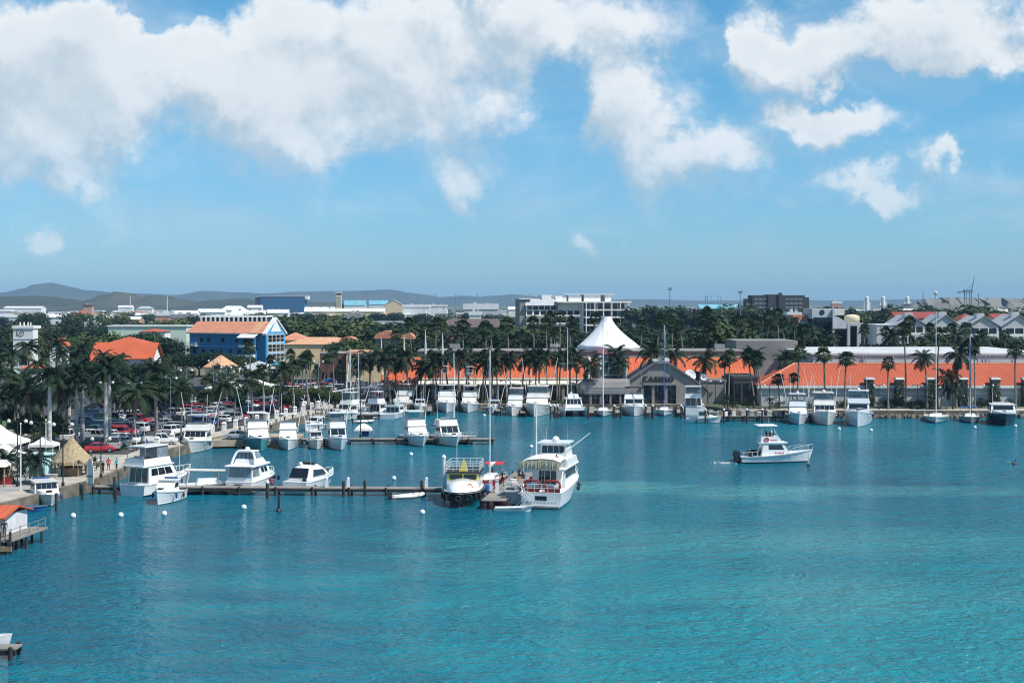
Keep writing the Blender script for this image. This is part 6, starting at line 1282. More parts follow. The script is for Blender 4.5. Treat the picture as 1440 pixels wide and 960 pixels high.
mb.loft([[(-.55, -1.4, .3), (-.55, -1.4, 1.9), (-.55, 0, 1.9), (-.55, 1.9, .45)], [(-.5, -1.4, .3), (-.5, -1.4, 1.9), (-.5, 0, 1.9), (-.5, 1.9, .45)]]); mb.box(-.5, .5, -1.4, -.2, 1.84, 1.92); mb.build('steps', GREYP, o)
mb = MB()
for x in (-.52, .52): mb.path([(x, -1.4, 2.9), (x, -.2, 2.9), (x, 1.9, 1.4)], .035, 5); mb.path([(x, -1.4, 2.4), (x, -.2, 2.4), (x, 1.9, .95)], .025, 5); [mb.tube((x, y, z - 1.0), (x, y, z), .03, n=5) for y, z in ((-1.4, 2.9), (-.2, 2.9), (.9, 2.1), (1.9, 1.4))]
mb.build('handrail', POLE, o)
for i, (x, y, s_, lb) in enumerate(((.9, 183, 'dark', 'person in dark clothes standing midway along the dark jetty'), (1.4, 186, 'white', 'person in white shirt standing at the shore end of the dark jetty'), (-1.2, 178.8, 'dark', 'person bending over gear on the jetty by the red boat'))): person(lb, (x, y, 1.1), 1 + i, s_)
for i in range(4):
    t_ = thing('gear_crate', ('grey lidded gear crate on the dark jetty nearest the red boat', 'white cool box on the dark jetty beside the crate', 'brown lidded crate further along the dark jetty', 'dark lidded crate at the shore end of the jetty')[i], 'crate', (-.4 + .55 * i, 178 + 2.4 * i, 1.1), .3 * i); o = MB(); o.box(-.4, .4, -.3, .3, 0, .45); o.build('box', (GREYP, WHITE, TAN, DARK)[i], t_); o = MB(); o.box(-.43, .43, -.33, .33, .45, .53); o.build('lid', (GREYP, WHITE, TAN, DARK)[i], t_)
# igloo-shaped dock box, white pole on pier two
t_ = thing('dock_shelter', 'white peaked dock cover over a blue box on the second pier', 'dock shelter', (*P(511, 613, .95).to_2d(), .95)); o = MB(); o.loft([[(-1.5 * k, -1.1 * k, z), (1.5 * k, -1.1 * k, z), (1.5 * k, 1.1 * k, z), (-1.5 * k, 1.1 * k, z)] for k, z in ((1, 1.0), (.9, 1.35), (.5, 1.9), (.12, 2.2))]); o.build('cover', SAIL, t_); o = MB(); o.box(-.2, .9, -.6, .5, 0, 1.0); o.build('box', BLUEC, t_); o = MB(); [o.tube((x, y, 0), (x, y, 1.0), .05, n=5) for x in (-1.35, 1.35) for y in (-1, 1)]; o.build('frame', STEEL, t_)
def lamp_post(label, x, y, h=7., z=GZ, m=DARK, arms=2, name='street_lamp'):
    t_ = thing(name, label, 'street lamp', (x, y, z), random.uniform(-.3, .3)); o = MB(); o.lathe([(.2, 0), (.2, .5), (.09, .6), (.06, h)], 8); o.build('post', m, t_)
    for s_ in ((-1, 1) if arms == 2 else (1,)):
        o = MB(); o.path([(0, 0, h - .3), (s_ * .5, 0, h), (s_ * 1.1, 0, h)], .045, 5); o.build('arm', m, t_); o = MB(); o.lathe([(.12, .1), (.26, -.12), (.2, -.3), (.02, -.34)], 8, (s_ * 1.1, 0, h)); o.build('lantern', SAIL if arms == 2 else m, t_)
    return t_
lamp_post('dark slender pole on the second pier in front of the white dock cover', P(507, 615, .95).x, P(507, 615, .95).y, 9.5, .95, DARK, 1)
# bollards and rail along the walkway
line = off(QV, 4.4); pts = []
for (x0, y0), (x1, y1) in zip(line, line[1:]):
    n = max(1, int(math.hypot(x1 - x0, y1 - y0) / 5.2))
    for k in range(n): pts.append((x0 + (x1 - x0) * k / n, y0 + (y1 - y0) * k / n))
pts = [p for p in pts if p[1] > 224]
proto = None
for i, (x, y) in enumerate(pts):
    if proto is None:
        proto = thing('pillar', '', 'pillar', (x, y, GZ + .04), 0, 'cream pillars along the walkway'); o = MB(); o.box(-.35, .35, -.35, .35, 0, 1.25); o.build('shaft', W_WHITE, proto); o = MB(); o.frus((-.42, .42, -.42, .42), 1.25, (-.2, .2, -.2, .2), 1.5); o.build('cap', W_WHITE, proto)
        q = proto; KIDS[proto.name] = list(c for c in bpy.data.objects if c.parent == proto)
    else: q = dup(proto, (x, y, GZ + .04))
    q['label'] = 'short cream pillar edging the quay walkway, %s from the pier end' % nth(i + 1)
for i, (x, y) in enumerate(off(QV, .5)[3:]): pass
cl = off(QV, .55); cp = []
for (x0, y0), (x1, y1) in zip(cl, cl[1:]):
    n = max(1, int(math.hypot(x1 - x0, y1 - y0) / 4.6))
    for k in range(n): cp.append((x0 + (x1 - x0) * k / n, y0 + (y1 - y0) * k / n))
proto = None
for i, (x, y) in enumerate([p for p in cp if p[1] > 246]):
    if proto is None:
        proto = thing('mooring_bollard', '', 'bollard', (x, y, GZ + .06), 0, 'dark mooring bollards on the quay edge'); o = MB(); o.lathe([(.2, 0), (.14, .15), (.14, .5), (.24, .6), (.2, .75), (.02, .8)], 10); o.build('bollard', DARK, proto); KIDS[proto.name] = [c for c in bpy.data.objects if c.parent == proto]; q = proto
    else: q = dup(proto, (x, y, GZ + .06))
    q['label'] = 'squat dark mooring bollard on the walkway edge, %s from the pier end' % nth(i + 1)
# ------------------------------------------------------------------ hut on piles, bottom left
HU = thing('stilt_hut', 'white timber hut with orange roof on dark piles over the water', 'hut', (-51.0, 137.5, 0), R(-6)); 
o = MB(); o.box(-4.5, 2.0, 0, 5, 1.45, 3.4); o.build('wall', striped('white_boards', (.72, .73, .74), (.58, .60, .62), 'X', .3, .8), HU)
o = MB(); o.loft([[(x, -.8, 3.3), (x, 2.5, 4.1), (x, 5.6, 3.35), (x, 5.6, 3.2), (x, 2.5, 3.95), (x, -.8, 3.15)] for x in (-5, 2.4)]); o.build('roof', T_RED, HU)
win(HU, .6, 2.2, .8, .8, -.02, frame=True); win(HU, -2.4, 2.2, .8, .8, -.02, frame=True); win(HU, -.9, 1.5, .8, 1.75, -.02, W_LGREY, 'door')
o = MB(); o.box(-5, 3.6, -1.9, 6.2, 1.2, 1.4); o.build('deck', WOODY, HU)
o = MB(); o.box(-5, 2.0, -2.0, -1.9, .85, 1.2); o.box(2.0, 3.7, -2.1, -1.92, .35, .8); o.build('fender_beam', TAN, HU)
for i in range(9):
    x = -4.8 + i * 1.04
    for y in (-1.95, 1.5, 5.0):
        o = MB(); o.lathe([(.15, -1.2), (.14, 1.2 if y > -1 else 2.2 + .5 * (i % 3 == 0))], 8, (x, y, 0)); o.build('pile', PILE, HU)
o = MB()
for z_ in (1.9, 2.35): o.path([(2.4, -1.75, z_), (3.5, -1.75, z_), (3.5, 5.8, z_)], .03, 4)
for x, y in ((2.4, -1.75), (2.9, -1.75), (3.5, -1.75), (3.5, .2), (3.5, 2.2), (3.5, 4.2), (3.5, 5.8)): o.tube((x, y, 1.4), (x, y, 2.45), .05, n=5)
o.build('deck_rail', WOODY, HU)
for i in range(3):
    t_ = thing('deck_chair', 'white plastic deck chair on the piled hut veranda, %s from the left' % nth(i + 1), 'chair', local(HU, (-.6 + 1.2 * i, -1.1, 1.4)), .4 * i); o = MB(); o.box(-.25, .25, -.25, .25, .38, .44); o.build('seat', WHITE, t_); o = MB(); o.loft([[(-.25, .2, .42), (.25, .2, .42), (.25, .25, .42), (-.25, .25, .42)], [(-.22, .36, .95), (.22, .36, .95), (.22, .4, .95), (-.22, .4, .95)]]); o.build('backrest', WHITE, t_)
    for x in (-.21, .21):
        for y in (-.2, .2): o = MB(); o.tube((x, y, 0), (x, y, .38), .025, n=5); o.build('leg', WHITE, t_)
person('person in dark clothes standing on the hut veranda by its corner', local(HU, (2.3, -.6, 1.4)), .5, 'dark')
# dark dock end with small boat at the bottom left corner
q = P(0, 928); t_ = pier('short dark wooden dock end at the bottom left corner', (q.x - 7.5, q.y + .8), (q.x + 1.0, q.y + .8), 1.4, .75, 3.0, WOODY, fascia=DARK)
t_ = thing('rowing_boat', 'tip of a small white boat with tan inside at the bottom left corner', 'rowing boat', (q.x - 2.7, q.y + 2.6, 0), R(-82)); rows = make_hull(t_, 5.0, 1.6, .75, 1.15, [WHITE, WHITE, WHITE], .4, rubrail=False); o = MB(); o.loft([[(-x[2] * .9, x[0], .45), (x[2] * .9, x[0], .45)] for x in rows[:-2]], 0, False, False, closed=False); o.build('floor', TAN, t_)
# ------------------------------------------------------------------ left shore
def tiki(label, px, py, r, h, zE):
    c = P(px, py, GZ); t_ = thing('thatched_hut', label, 'hut', (c.x, c.y, GZ)); rnd = random.Random(2); o = MB()
    o.loft([[(rr * (1 + rnd.uniform(-.03, .03)) * math.cos(6.2832 * i / 40), rr * (1 + rnd.uniform(-.03, .03)) * math.sin(6.2832 * i / 40), z + rnd.uniform(-.05, .05)) for i in range(40)] for rr, z in ((r, zE - .35), (r, zE), (r * .8, zE + h * .22), (r * .55, zE + h * .5), (r * .3, zE + h * .76), (.25, zE + h), (.12, zE + h + .35))], 0, False, True); o.build('roof', THATCH, t_)
    fr = MB()
    for k in range(420):
        a = rnd.uniform(0, 6.2832); z0 = zE + rnd.uniform(-.3, h * .9); rr = r * (1 - max(0, z0 - zE) / h * .93) + .03; l = rnd.uniform(.3, .7); dr = l * r / h * .75 if z0 > zE else .05
        fr.add([(rr * math.cos(a - .04), rr * math.sin(a - .04), z0), (rr * math.cos(a + .04), rr * math.sin(a + .04), z0), ((rr + dr) * math.cos(a), (rr + dr) * math.sin(a), z0 - l)], [(0, 1, 2)])
    fr.build('thatch_fringe', THATCH, t_)
    for k in range(7):
        a = 6.2832 * k / 7; o = MB(); o.tube((r * .82 * math.cos(a), r * .82 * math.sin(a), 0), (r * .8 * math.cos(a), r * .8 * math.sin(a), zE), .11, n=7); o.build('post', TAN, t_)
    o = MB(); o.lathe([(r * .5, 0), (r * .5, 1.05), (r * .56, 1.06), (r * .56, 1.12)], 18); o.build('bar_counter', TAN, t_); return t_
tiki('round open hut with pointed straw thatch roof on the left quay', 101, 668, 2.65, 2.9, 1.95)
def tent(label, px, py, wx, wy, h0, h1, m=SAIL, rz=0.):
    c = P(px, py, GZ); t_ = thing('party_tent', label, 'tent', (c.x, c.y, GZ), rz); o = MB(); o.loft([[(-wx * k, -wy * k, z), (wx * k, -wy * k, z), (wx * k, wy * k, z), (-wx * k, wy * k, z)] for k, z in ((1, h0 - .35), (1, h0), (.62, h0 + (h1 - h0) * .25), (.3, h0 + (h1 - h0) * .6), (.05, h1))], 0, False, True); o.build('canopy', m, t_)
    for x in (-1, 1):
        for y in (-1, 1): o = MB(); o.tube((x * wx * .97, y * wy * .97, 0), (x * wx * .97, y * wy * .97, h0), .07, n=6); o.build('pole', POLE, t_)
tent('large white peaked tent at the left edge behind the kiosk', -2, 650, 3.4, 3.4, 3.0, 5.4); tent('white peaked tent lower down at the left edge beside the path', 6, 666, 3.0, 2.6, 2.4, 4.0); tent('small white canopy between palms left of the thatched hut', 62, 646, 1.8, 1.6, 2.3, 3.4)
tent('white awning tent among the parked cars by the pavilion', 322, 560, 5, 4, 2.7, 4.3); tent('white umbrella-like tent right of the parking awning', 360, 556, 4, 3.4, 2.6, 4.2); tent('pale green peaked tent at the far end of the parking lot', 470, 533, 2.4, 2.4, 2.4, 3.8, mat('pale_green_canvas', (.55, .68, .38), .8, .1, 1)); tent('small blue canopy stall under the pale green tent', 463, 546, 1.7, 1.5, 2.3, 2.8, BLUEC)
c = P(45, 672, GZ); KK = thing('kiosk', 'light blue flat kiosk behind a curving small palm on the left quay', 'kiosk', (c.x, c.y, GZ), R(-12)); o = MB(); o.box(-1.4, 1.4, 0, 2.6, 0, 2.9); o.build('wall', W_KIOSK, KK); o = MB(); o.box(-1.7, 1.7, -.3, 2.9, 2.9, 3.05); o.build('roof', W_KIOSK, KK); win(KK, -.9, .1, .8, 2.1, -.02, W_LGREY, 'door')
c = P(4, 683, GZ); SH = thing('shelter', 'open shelter with white roof and red-brown posts at the left edge', 'shelter', (c.x - 1.5, c.y, GZ)); o = MB(); o.loft([[(-2.4, -1.5, 2.5), (2.4, -1.5, 2.5), (2.4, 1.8, 2.7), (-2.4, 1.8, 2.7)], [(-1.6, -.6, 3.2), (1.6, -.6, 3.2), (1.6, .9, 3.2), (-1.6, .9, 3.2)]]); o.build('roof', SAIL, SH)
for x in (-2.1, 0, 2.1):
    for y in (-1.2, 1.5): o = MB(); o.tube((x, y, 0), (x, y, 2.6), .1, n=6); o.build('post', TAN, SH)
o = MB(); o.box(-2, 2, 1.2, 1.5, 0, 1.0); o.build('counter', REDH, SH)
c = P(73, 668, GZ); CV = thing('market_canopy', 'dark flat canopy with pale counter in front of the thatched hut', 'canopy', (c.x, c.y, GZ)); o = MB(); o.box(-1.6, 1.6, -.9, .9, 1.9, 2.05); o.build('canopy', DARK, CV); o = MB(); o.box(-1.5, 1.5, -.7, .2, 0, .95); o.build('counter', SAIL, CV)
for x in (-1.5, 1.5):
    for y in (-.8, .8): o = MB(); o.tube((x, y, 0), (x, y, 1.9), .05, n=5); o.build('post', DARK, CV)
for i, (px, lb) in enumerate(((113, 'white dinghy hull stood on end at the quay edge by the first pier'),)):
    c = P(px, 688, GZ); t_ = thing('upright_dinghy', lb, 'dinghy', (c.x - .1, c.y + 4.2, GZ - .1), 2.7); o = MB(); o.loft([[(w_ * math.cos(a), -d * max(0, math.sin(a)) - .05 * (math.sin(a) < 0), z) for a in [6.2832 * k / 14 for k in range(14)]] for w_, d, z in ((.28, .28, 0), (.5, .5, .4), (.55, .5, 1.5), (.5, .42, 2.4), (.3, .3, 3.1), (.05, .05, 3.4))]); o.build('hull', SAIL, t_, True); o = MB(); o.box(-.42, .42, .06, .1, 1.1, 1.3); o.build('thwart', TAN, t_)
def wall(label, p0, p1, h, m=PAVE, th=.3):
    a, b_ = Vector(p0), Vector(p1); d = (b_ - a); t_ = thing('garden_wall', label, 'wall', (a.x, a.y, GZ), math.atan2(d.y, d.x)); o = MB(); o.box(0, d.length, -th / 2, th / 2, 0, h); o.build('wall', m, t_); o = MB(); o.box(-.05, d.length + .05, -th / 2 - .05, th / 2 + .05, h, h + .08); o.build('coping', W_WHITE, t_)
wall('low white planter wall to the right of the thatched hut', P(120, 662, GZ).to_2d(), P(142, 655, GZ).to_2d(), .9); wall('low white wall in front of the thatched hut bar', P(60, 676, GZ).to_2d(), P(80, 676, GZ).to_2d(), .8); wall('low cream wall along the lawn at the left edge', P(-10, 612, GZ).to_2d(), P(30, 612, GZ).to_2d(), .8)
FP = [(29, 690, 8.0, 'white flagpole on the plaza left of the light blue kiosk'), (64.5, 656, 6.4, 'white pole right of the light blue kiosk')]
for px, py, h, lb in FP:
    c = P(px, py, GZ); t_ = thing('flagpole', lb, 'flagpole', c); o = MB(); o.lathe([(.1, 0), (.08, h * .6), (.05, h)], 8); o.build('pole', POLE, t_); o = MB(); o.ball((0, 0, h + .08), .12); o.build('finial', POLE, t_)
for px, py, h, lb in ((24.5, 684, 8.2, 'dark double-armed street lamp by the white flagpole'), (56.5, 684, 8.0, 'dark street lamp on the plaza in front of the kiosk'), (88.5, 684, 7.8, 'dark street lamp before the left side of the thatched hut'), (142, 672, 5.2, 'short dark lamp by the planter wall right of the thatched hut')):
    c = P(px, py, GZ); lamp_post(lb, c.x, c.y, h)
PL = [(152.5, 661, 'red', 'person in red shirt standing on the quay left of the turquoise shirt'), (164, 661, 'turquoise', 'person in turquoise shirt on the quay behind the trawler yacht'), (145, 666, 'dark', 'person in dark clothes at the quay corner left of the red shirt'), (176, 663, 'white', 'person in white shirt right of the turquoise shirt on the quay'), (198, 634, 'dark', 'person in dark clothes walking by the parked cars above the trawler'), (206, 632, 'blue', 'person in blue shirt walking beside the parked silver pickup'), (192, 634, 'dark', 'person in dark clothes close to palm trunk by the parking lot'), (376, 606, 'dark', 'person in dark clothes on the walkway behind the teal-hulled boat'), (381, 604, 'white', 'person in white shirt on the walkway behind the teal-hulled boat'), (499, 575, 'dark', 'person walking at the far end of the pillar walkway')]
for i, (px, py, s_, lb) in enumerate(PL): person(lb, P(px, py, GZ + .04), i * 1.3, s_)
person('person in red sitting at the front pier behind the arched-hardtop yacht', local(P1, (22.6, -.3, .95)), 0, 'red', True)
person('person in dark clothes standing on the dark dock before the entrance hall', (XA(1076, 288), 288, 1.1), 1, 'dark'); person('person in white shirt standing on the dark dock by the casino wing', (XA(1040, 288), 288.4, 1.1), 2, 'white')
# beach things on the dark dock: chairs, crates, umbrellas
rnd = random.Random(21)
DCOL = [('grey', GREYP), ('tan', TAN), ('white', WHITE), ('dark', DARK), ('cream', CREAM), ('brown', TEAK), ('grey', CONC), ('dark', PILE)]
for i in range(16):
    nm, m = DCOL[i % 8]; x = XA(1006 + 6.3 * i, 288); y = 288 + (.5 if i % 2 else -.6)
    t_ = thing('dock_box', '%s lidded dock box on the dark timber dock, %s from the left' % (nm, nth(i + 1)), 'dock box', (x, y, 1.1), rnd.uniform(-.4, .4), 'lidded boxes along the dark dock'); a = rnd.uniform(.35, .6); h = rnd.uniform(.5, .9); o = MB(); o.box(-a, a, -.35, .35, 0, h); o.build('box', m, t_); o = MB(); o.loft([[(-a - .04, -.4, h), (a + .04, -.4, h), (a + .04, .4, h), (-a - .04, .4, h)], [(-a, -.3, h + .12), (a, -.3, h + .12), (a, .3, h + .12), (-a, .3, h + .12)]]); o.build('lid', m, t_)
# furled banner poles, lamp posts in the palms
for i, (px, p0, py) in enumerate(((536, 474, 560), (568, 470, 560), (598, 463, 558), (622, 468, 556), (783, 480, 560), (658, 490, 560), (690, 486, 560))):
    Y = 320.5; z0 = ZA(py, Y); z1 = ZA(p0, Y); t_ = thing('banner_pole', 'tall white pole with furled white banner before the mall, %s from the left' % nth(i + 1), 'banner pole', (XA(px, Y), Y, GZ)); o = MB(); o.lathe([(.1, 0), (.06, z1 - GZ)], 6); o.build('pole', POLE, t_); o = MB(); a, b_ = (z1 - GZ) * .5, (z1 - GZ) * .96; o.loft([[(.05 + w_ * math.cos(q), w_ * .6 * math.sin(q), z) for q in [6.2832 * k / 6 for k in range(6)]] for w_, z in ((.12, a), (.3, a + (b_ - a) * .2), (.22, a + (b_ - a) * .6), (.06, b_))]); o.build('furled_banner', SAIL, t_)
for i, px in enumerate((560, 606, 666, 711, 740, 806, 1006, 1082, 1236, 1290, 1340, 1390)):
    Y = 318 if px < 1010 else 302; lamp_post('dark lamp post on the far quay promenade, %s from the left' % nth(i + 1), XA(px, Y), Y, 5.2)
for i, (px, py) in enumerate(((150, 610), (190, 612), (240, 600), (262, 582), (318, 575), (352, 566), (392, 560), (430, 556), (448, 562), (300, 560))):
    c = P(px, py, GZ); lamp_post('tall lamp standing among the parked cars, %s from the left' % nth(sorted((150, 190, 240, 262, 318, 352, 392, 430, 448, 300)).index(px) + 1), c.x, c.y, 9, m=STEEL)
t_ = thing('phone_booth', 'narrow dark red booth on the far quay by the covered bow-on yacht', 'booth', (XA(533, 319), 319, GZ)); o = MB(); o.box(-.55, .55, -.55, .55, 0, 2.7); o.build('body', REDH, t_); o = MB(); o.frus((-.65, .65, -.65, .65), 2.7, (-.2, .2, -.2, .2), 3.1); o.build('roof', REDH, t_); win(t_, 0, .5, .7, 1.8, -.56)
for px, py, lb in ((480, 563, 'long slanting white gangway canopy at the end of the parking lot'),):
    Y = 318; t_ = thing('canopy_walk', lb, 'canopy', (XA(498, Y), Y, GZ)); o = MB(); o.loft([[(-5, -1.5, 2.6), (6.5, -1.2, 4.4), (6.5, 1.5, 4.4), (-5, 1.5, 2.6)], [(-5, -1.5, 2.8), (6.5, -1.2, 4.65), (6.5, 1.5, 4.65), (-5, 1.5, 2.8)]]); o.build('roof', SAIL, t_)
    for x in (-4.5, 0, 5.5):
        for y in (-1.2, 1.2): o = MB(); o.tube((x, y, 0), (x, y, 2.65 + (x + 5) * .157), .06, n=5); o.build('post', POLE, t_)
# ------------------------------------------------------------------ palms and trees
def leafm(name, col, col2, tr=.25):
    m = bpy.data.materials.new(name); m.use_nodes = True; t = NT(m.node_tree); b = t.n['Principled BSDF']
    oi = t.node('ShaderNodeObjectInfo'); tc = t.node('ShaderNodeTexCoord')
    n = t.noise(tc.outputs['Object'], 1.3, 3, .6); f = t.m('ADD', t.m('MULTIPLY', oi.outputs['Random'], .6), t.m('MULTIPLY_ADD', n, 1.0, -.3), clamp=True)
    t.put(b.inputs['Base Color'], t.mix(f, col2, col)); b.inputs['Roughness'].default_value = .65; b.inputs['Specular IOR Level'].default_value = .15
    MATS[name] = m; return m
L_COCO = leafm('coconut_leaf', (.024, .046, .02), (.008, .021, .014)); L_ROYAL = leafm('royal_leaf', (.016, .036, .02), (.006, .018, .014)); L_FAN = leafm('fan_leaf', (.044, .074, .028), (.013, .033, .018)); L_SILVER = leafm('silver_leaf', (.12, .16, .115), (.06, .09, .065))
L_TREE = leafm('tree_leaf', (.022, .046, .017), (.009, .024, .013)); L_TREE2 = leafm('tree_leaf_olive', (.07, .10, .032), (.024, .044, .018)); L_HEDGE = leafm('hedge_leaf', (.018, .038, .018), (.008, .021, .014))
DRYF = mat('dry_frond', (.22, .16, .09), .9, .25, 3)
TRK = striped('palm_trunk', (.25, .215, .175), (.16, .135, .11), 'Z', .45, .9, .7); TRKW = striped('royal_trunk', (.46, .45, .43), (.36, .35, .33), 'Z', .9, .8, .8); BARK = mat('bark', (.13, .10, .075), .95, .3, 2); SHAFT = mat('crownshaft', (.10, .20, .05), .4, .15, 2)
def frond(o, base, az, el, length, droop, width, n=9, m=0, rnd=random, hang=.55):
    """one feather leaf: arched midrib with leaflets hanging either side"""
    p = Vector(base); e = el; seg = length / n; hor = Vector((math.cos(az), math.sin(az), 0)); side = Vector((-math.sin(az), math.cos(az), 0)); pts = [p.copy()]; dirs = []
    for k in range(n):
        d = hor * math.cos(e) + Vector((0, 0, math.sin(e))); p = p + d * seg; pts.append(p.copy()); dirs.append(d); e -= droop / n * (.5 + 1.2 * k / n)
    for k in range(n):
        a, b_ = pts[k], pts[k + 1]; tt = (k + .5) / n; w_ = width * (math.sin(math.pi * min(1, tt * .85 + .12)) ** .7) * rnd.uniform(.85, 1.1)
        if k > 0:
            for s_ in (-1, 1):
                tip = side * s_ * w_ * (1 - hang * .45) + dirs[k] * w_ * .55 + Vector((0, 0, -w_ * hang * rnd.uniform(.7, 1.25)))
                mid = a.lerp(b_, .5)
                o.add([a, mid, mid + tip * .98, a + tip], [(0, 1, 2, 3)], m); o.add([mid, b_, b_ + tip * .95, b_.lerp(mid, .3) + tip * .9], [(0, 1, 3), (1, 2, 3)], m)
        up = Vector((0, 0, .03)); o.add([a - side * .05, a + side * .05, b_ + side * .04, b_ - side * .04], [(0, 1, 2, 3)], m)
def trunk_mesh(h, r0, r1, lean, bulge=0., seed=0):
    rnd = random.Random(seed); o = MB(); loops = []; ph = rnd.uniform(0, 6.28); N = 9
    for k in range(N + 1):
        t_ = k / N; x = lean * t_ ** 1.6 + .12 * math.sin(t_ * 5 + ph) * lean; r = r0 + (r1 - r0) * t_ ** .7 + bulge * math.sin(math.pi * t_) + (r0 * .45 if k == 0 else 0); loops.append([(x + r * math.cos(6.2832 * i / 8), r * math.sin(6.2832 * i / 8), h * t_) for i in range(8)])
    o.loft(loops); return o, Vector((lean, 0, h))
PALM = {}
def palm_proto(kind, v_):
    rnd = random.Random(v_ * 7 + hash(kind) % 1 + len(kind)); root = thing(kind, '', 'palm', (0, 0, -500)); cr = MB()
    if kind == 'coconut_palm':
        h = (9.0, 10.5, 8.2)[v_ % 3]; tb, top = trunk_mesh(h, .2, .13, (.9, -.6, .3, 1.5, -1.2)[v_ % 5], seed=v_)
        for i in range(19):
            t_ = i / 18; frond(cr, top, i * 2.4 + rnd.uniform(-.3, .3), R(72 - 95 * t_ + rnd.uniform(-8, 8)), rnd.uniform(2.7, 3.9), R(rnd.uniform(70, 125)), .78, 10, 0, rnd)
        for i in range(3): frond(cr, top - Vector((0, 0, .1)), rnd.uniform(0, 6.28), R(-55), 2.4, R(30), .55, 6, 1, rnd)
        for i in range(6): cr.ball(top + Vector((.28 * math.cos(i), .28 * math.sin(i), -.25)), .14, 1, 6)
        mats = [L_COCO, DRYF]; tm = TRK
    elif kind == 'royal_palm':
        h = (9.5, 11.0)[v_ % 2]; tb, top = trunk_mesh(h, .29, .2, .1, .05, seed=v_); sh = MB(); sh.lathe([(.24, 0), (.27, .4), (.15, 1.7)], 9, tuple(top))
        top = top + Vector((0, 0, 1.5))
        for i in range(17):
            t_ = i / 16; frond(cr, top, i * 2.4 + rnd.uniform(-.3, .3), R(80 - 88 * t_ + rnd.uniform(-6, 6)), rnd.uniform(2.7, 3.7), R(rnd.uniform(85, 140)), .78, 10, 0, rnd, .6)
        mats = [L_ROYAL]; tm = TRKW
    else:
        h = {'fan_palm': (10.5, 12.5, 8.6, 6.0), 'silver_palm': (3.6, 4.6)}[kind][v_ % (4 if kind == 'fan_palm' else 2)]; tb, top = trunk_mesh(h, .2, .12, (.35, -.5, .8, .15, -1.0, 1.1, -.2)[v_ % 7], seed=v_)
        Rr = 1.6 if kind == 'fan_palm' else 1.8
        NL = 26 + (v_ * 5) % 13
        for i in range(NL):
            t_ = i / (NL - 1); az = i * 2.39996 + rnd.uniform(-.2, .2); el = R(85 - 125 * t_); d = Vector((math.cos(az) * math.cos(el), math.sin(az) * math.cos(el), math.sin(el))); s_ = d.cross(Vector((0, 0, 1))).normalized() if abs(d.z) < .98 else Vector((1, 0, 0)); c_ = top + d * Rr * rnd.uniform(.3, .72); R2 = Rr * rnd.uniform(.42, .66); u_ = (d * .9 + Vector((0, 0, .15 - .25 * t_))).normalized()
            cr.add([top, top + s_ * .03, c_ + s_ * .03, c_], [(0, 1, 2, 3)])
            for k in range(7):
                a0, a1 = R(-95 + 190 * k / 7), R(-95 + 190 * (k + .82) / 7); am = (a0 + a1) / 2; q = lambda a, r: c_ + (u_ * math.cos(a) + s_ * math.sin(a)) * r + Vector((0, 0, -.5 * r * r / R2))
                cr.add([c_, q(a0, R2 * .7), q(am, R2 * rnd.uniform(.95, 1.1)), q(a1, R2 * .7)], [(0, 1, 2, 3)])
        if kind == 'fan_palm':
            for i in range(26):
                az = rnd.uniform(0, 6.28); z = rnd.uniform(.2, 1.3); r = .14; w_ = .22; c_, s_ = math.cos(az), math.sin(az)
                cr.add([top + Vector((r * c_ - w_ * s_, r * s_ + w_ * c_, -z + .4)), top + Vector((r * c_ + w_ * s_, r * s_ - w_ * c_, -z + .4)), top + Vector((.42 * c_, .42 * s_, -z - .5))], [(0, 1, 2)], 1)
        mats = [L_FAN if kind == 'fan_palm' else L_SILVER, DRYF]; tm = TRK
    tr = tb.build('trunk', tm, root); ks = [tr]
    if kind == 'royal_palm': ks.append(sh.build('crownshaft', SHAFT, root))
    ks.append(cr.build('crown', mats, root)); KIDS[root.name] = ks; root['_h'] = float(top.z); return root
USED = set(); rp = random.Random(77)
def palm(kind, x, y, H_=None, label='', group=None, v_=None, z=GZ):
    nv = {'coconut_palm': 6, 'royal_palm': 4, 'fan_palm': 8, 'silver_palm': 2}[kind]; v_ = rp.randrange(nv) if v_ is None else v_
    if (kind, v_) not in PALM: PALM[(kind, v_)] = palm_proto(kind, v_)
    pr = PALM[(kind, v_)]; h0 = pr['_h']; s_ = (H_ or h0) / h0; sxy = min(1.3, max(.85, s_ ** .4)) * (1.17 if kind == 'coconut_palm' else 1.1) * rp.uniform(.84, 1.14)
    if (kind, v_) not in USED: USED.add((kind, v_)); q = pr
    else: q = dup(pr)
    q.location = (x, y, z - .1); q.rotation_euler = (0, 0, rp.uniform(0, 6.28)); q.scale = (1, 1, 1)
    ch = [c for c in bpy.data.objects if c.parent == q] if q is pr else list(q.children)
    q.scale = (sxy, sxy, s_); 
    for c in ch:
        if c.name.startswith('crown') and not c.name.startswith('crownshaft'):
            k = sxy / s_; c.scale = (1, 1, k); c.location = (0, 0, h0 * (1 - k))
    q['label'] = label; q['group'] = group or 'palms'
    return q
def palm_px(kind, px, ptop, Y, label, group, v_=None):
    """palm whose crown centre shows at the pixel, standing at distance Y"""
    return palm(kind, XA(px, Y), Y, max(3.0, ZA(ptop, Y) - GZ), label, group, v_)
def rowof(kind, items, Yf, text, group):
    items = sorted(items)
    for i, (px, pt) in enumerate(items):
        palm_px(kind, px, pt, Yf(i) if callable(Yf) else Yf, text % nth(i + 1), group)
rj = random.Random(5)
J_ = lambda y, a=3: (lambda i: y + rj.uniform(-a, a))
COC = 'coconut palms along the far quay'
rowof('coconut_palm', [(520, 503), (553, 508), (590, 510), (596, 516), (632, 503), (660, 512), (700, 515), (733, 500), (770, 500), (812, 505)], J_(321, 1.5), 'drooping coconut palm before the left mall roof, %s from the left', COC)
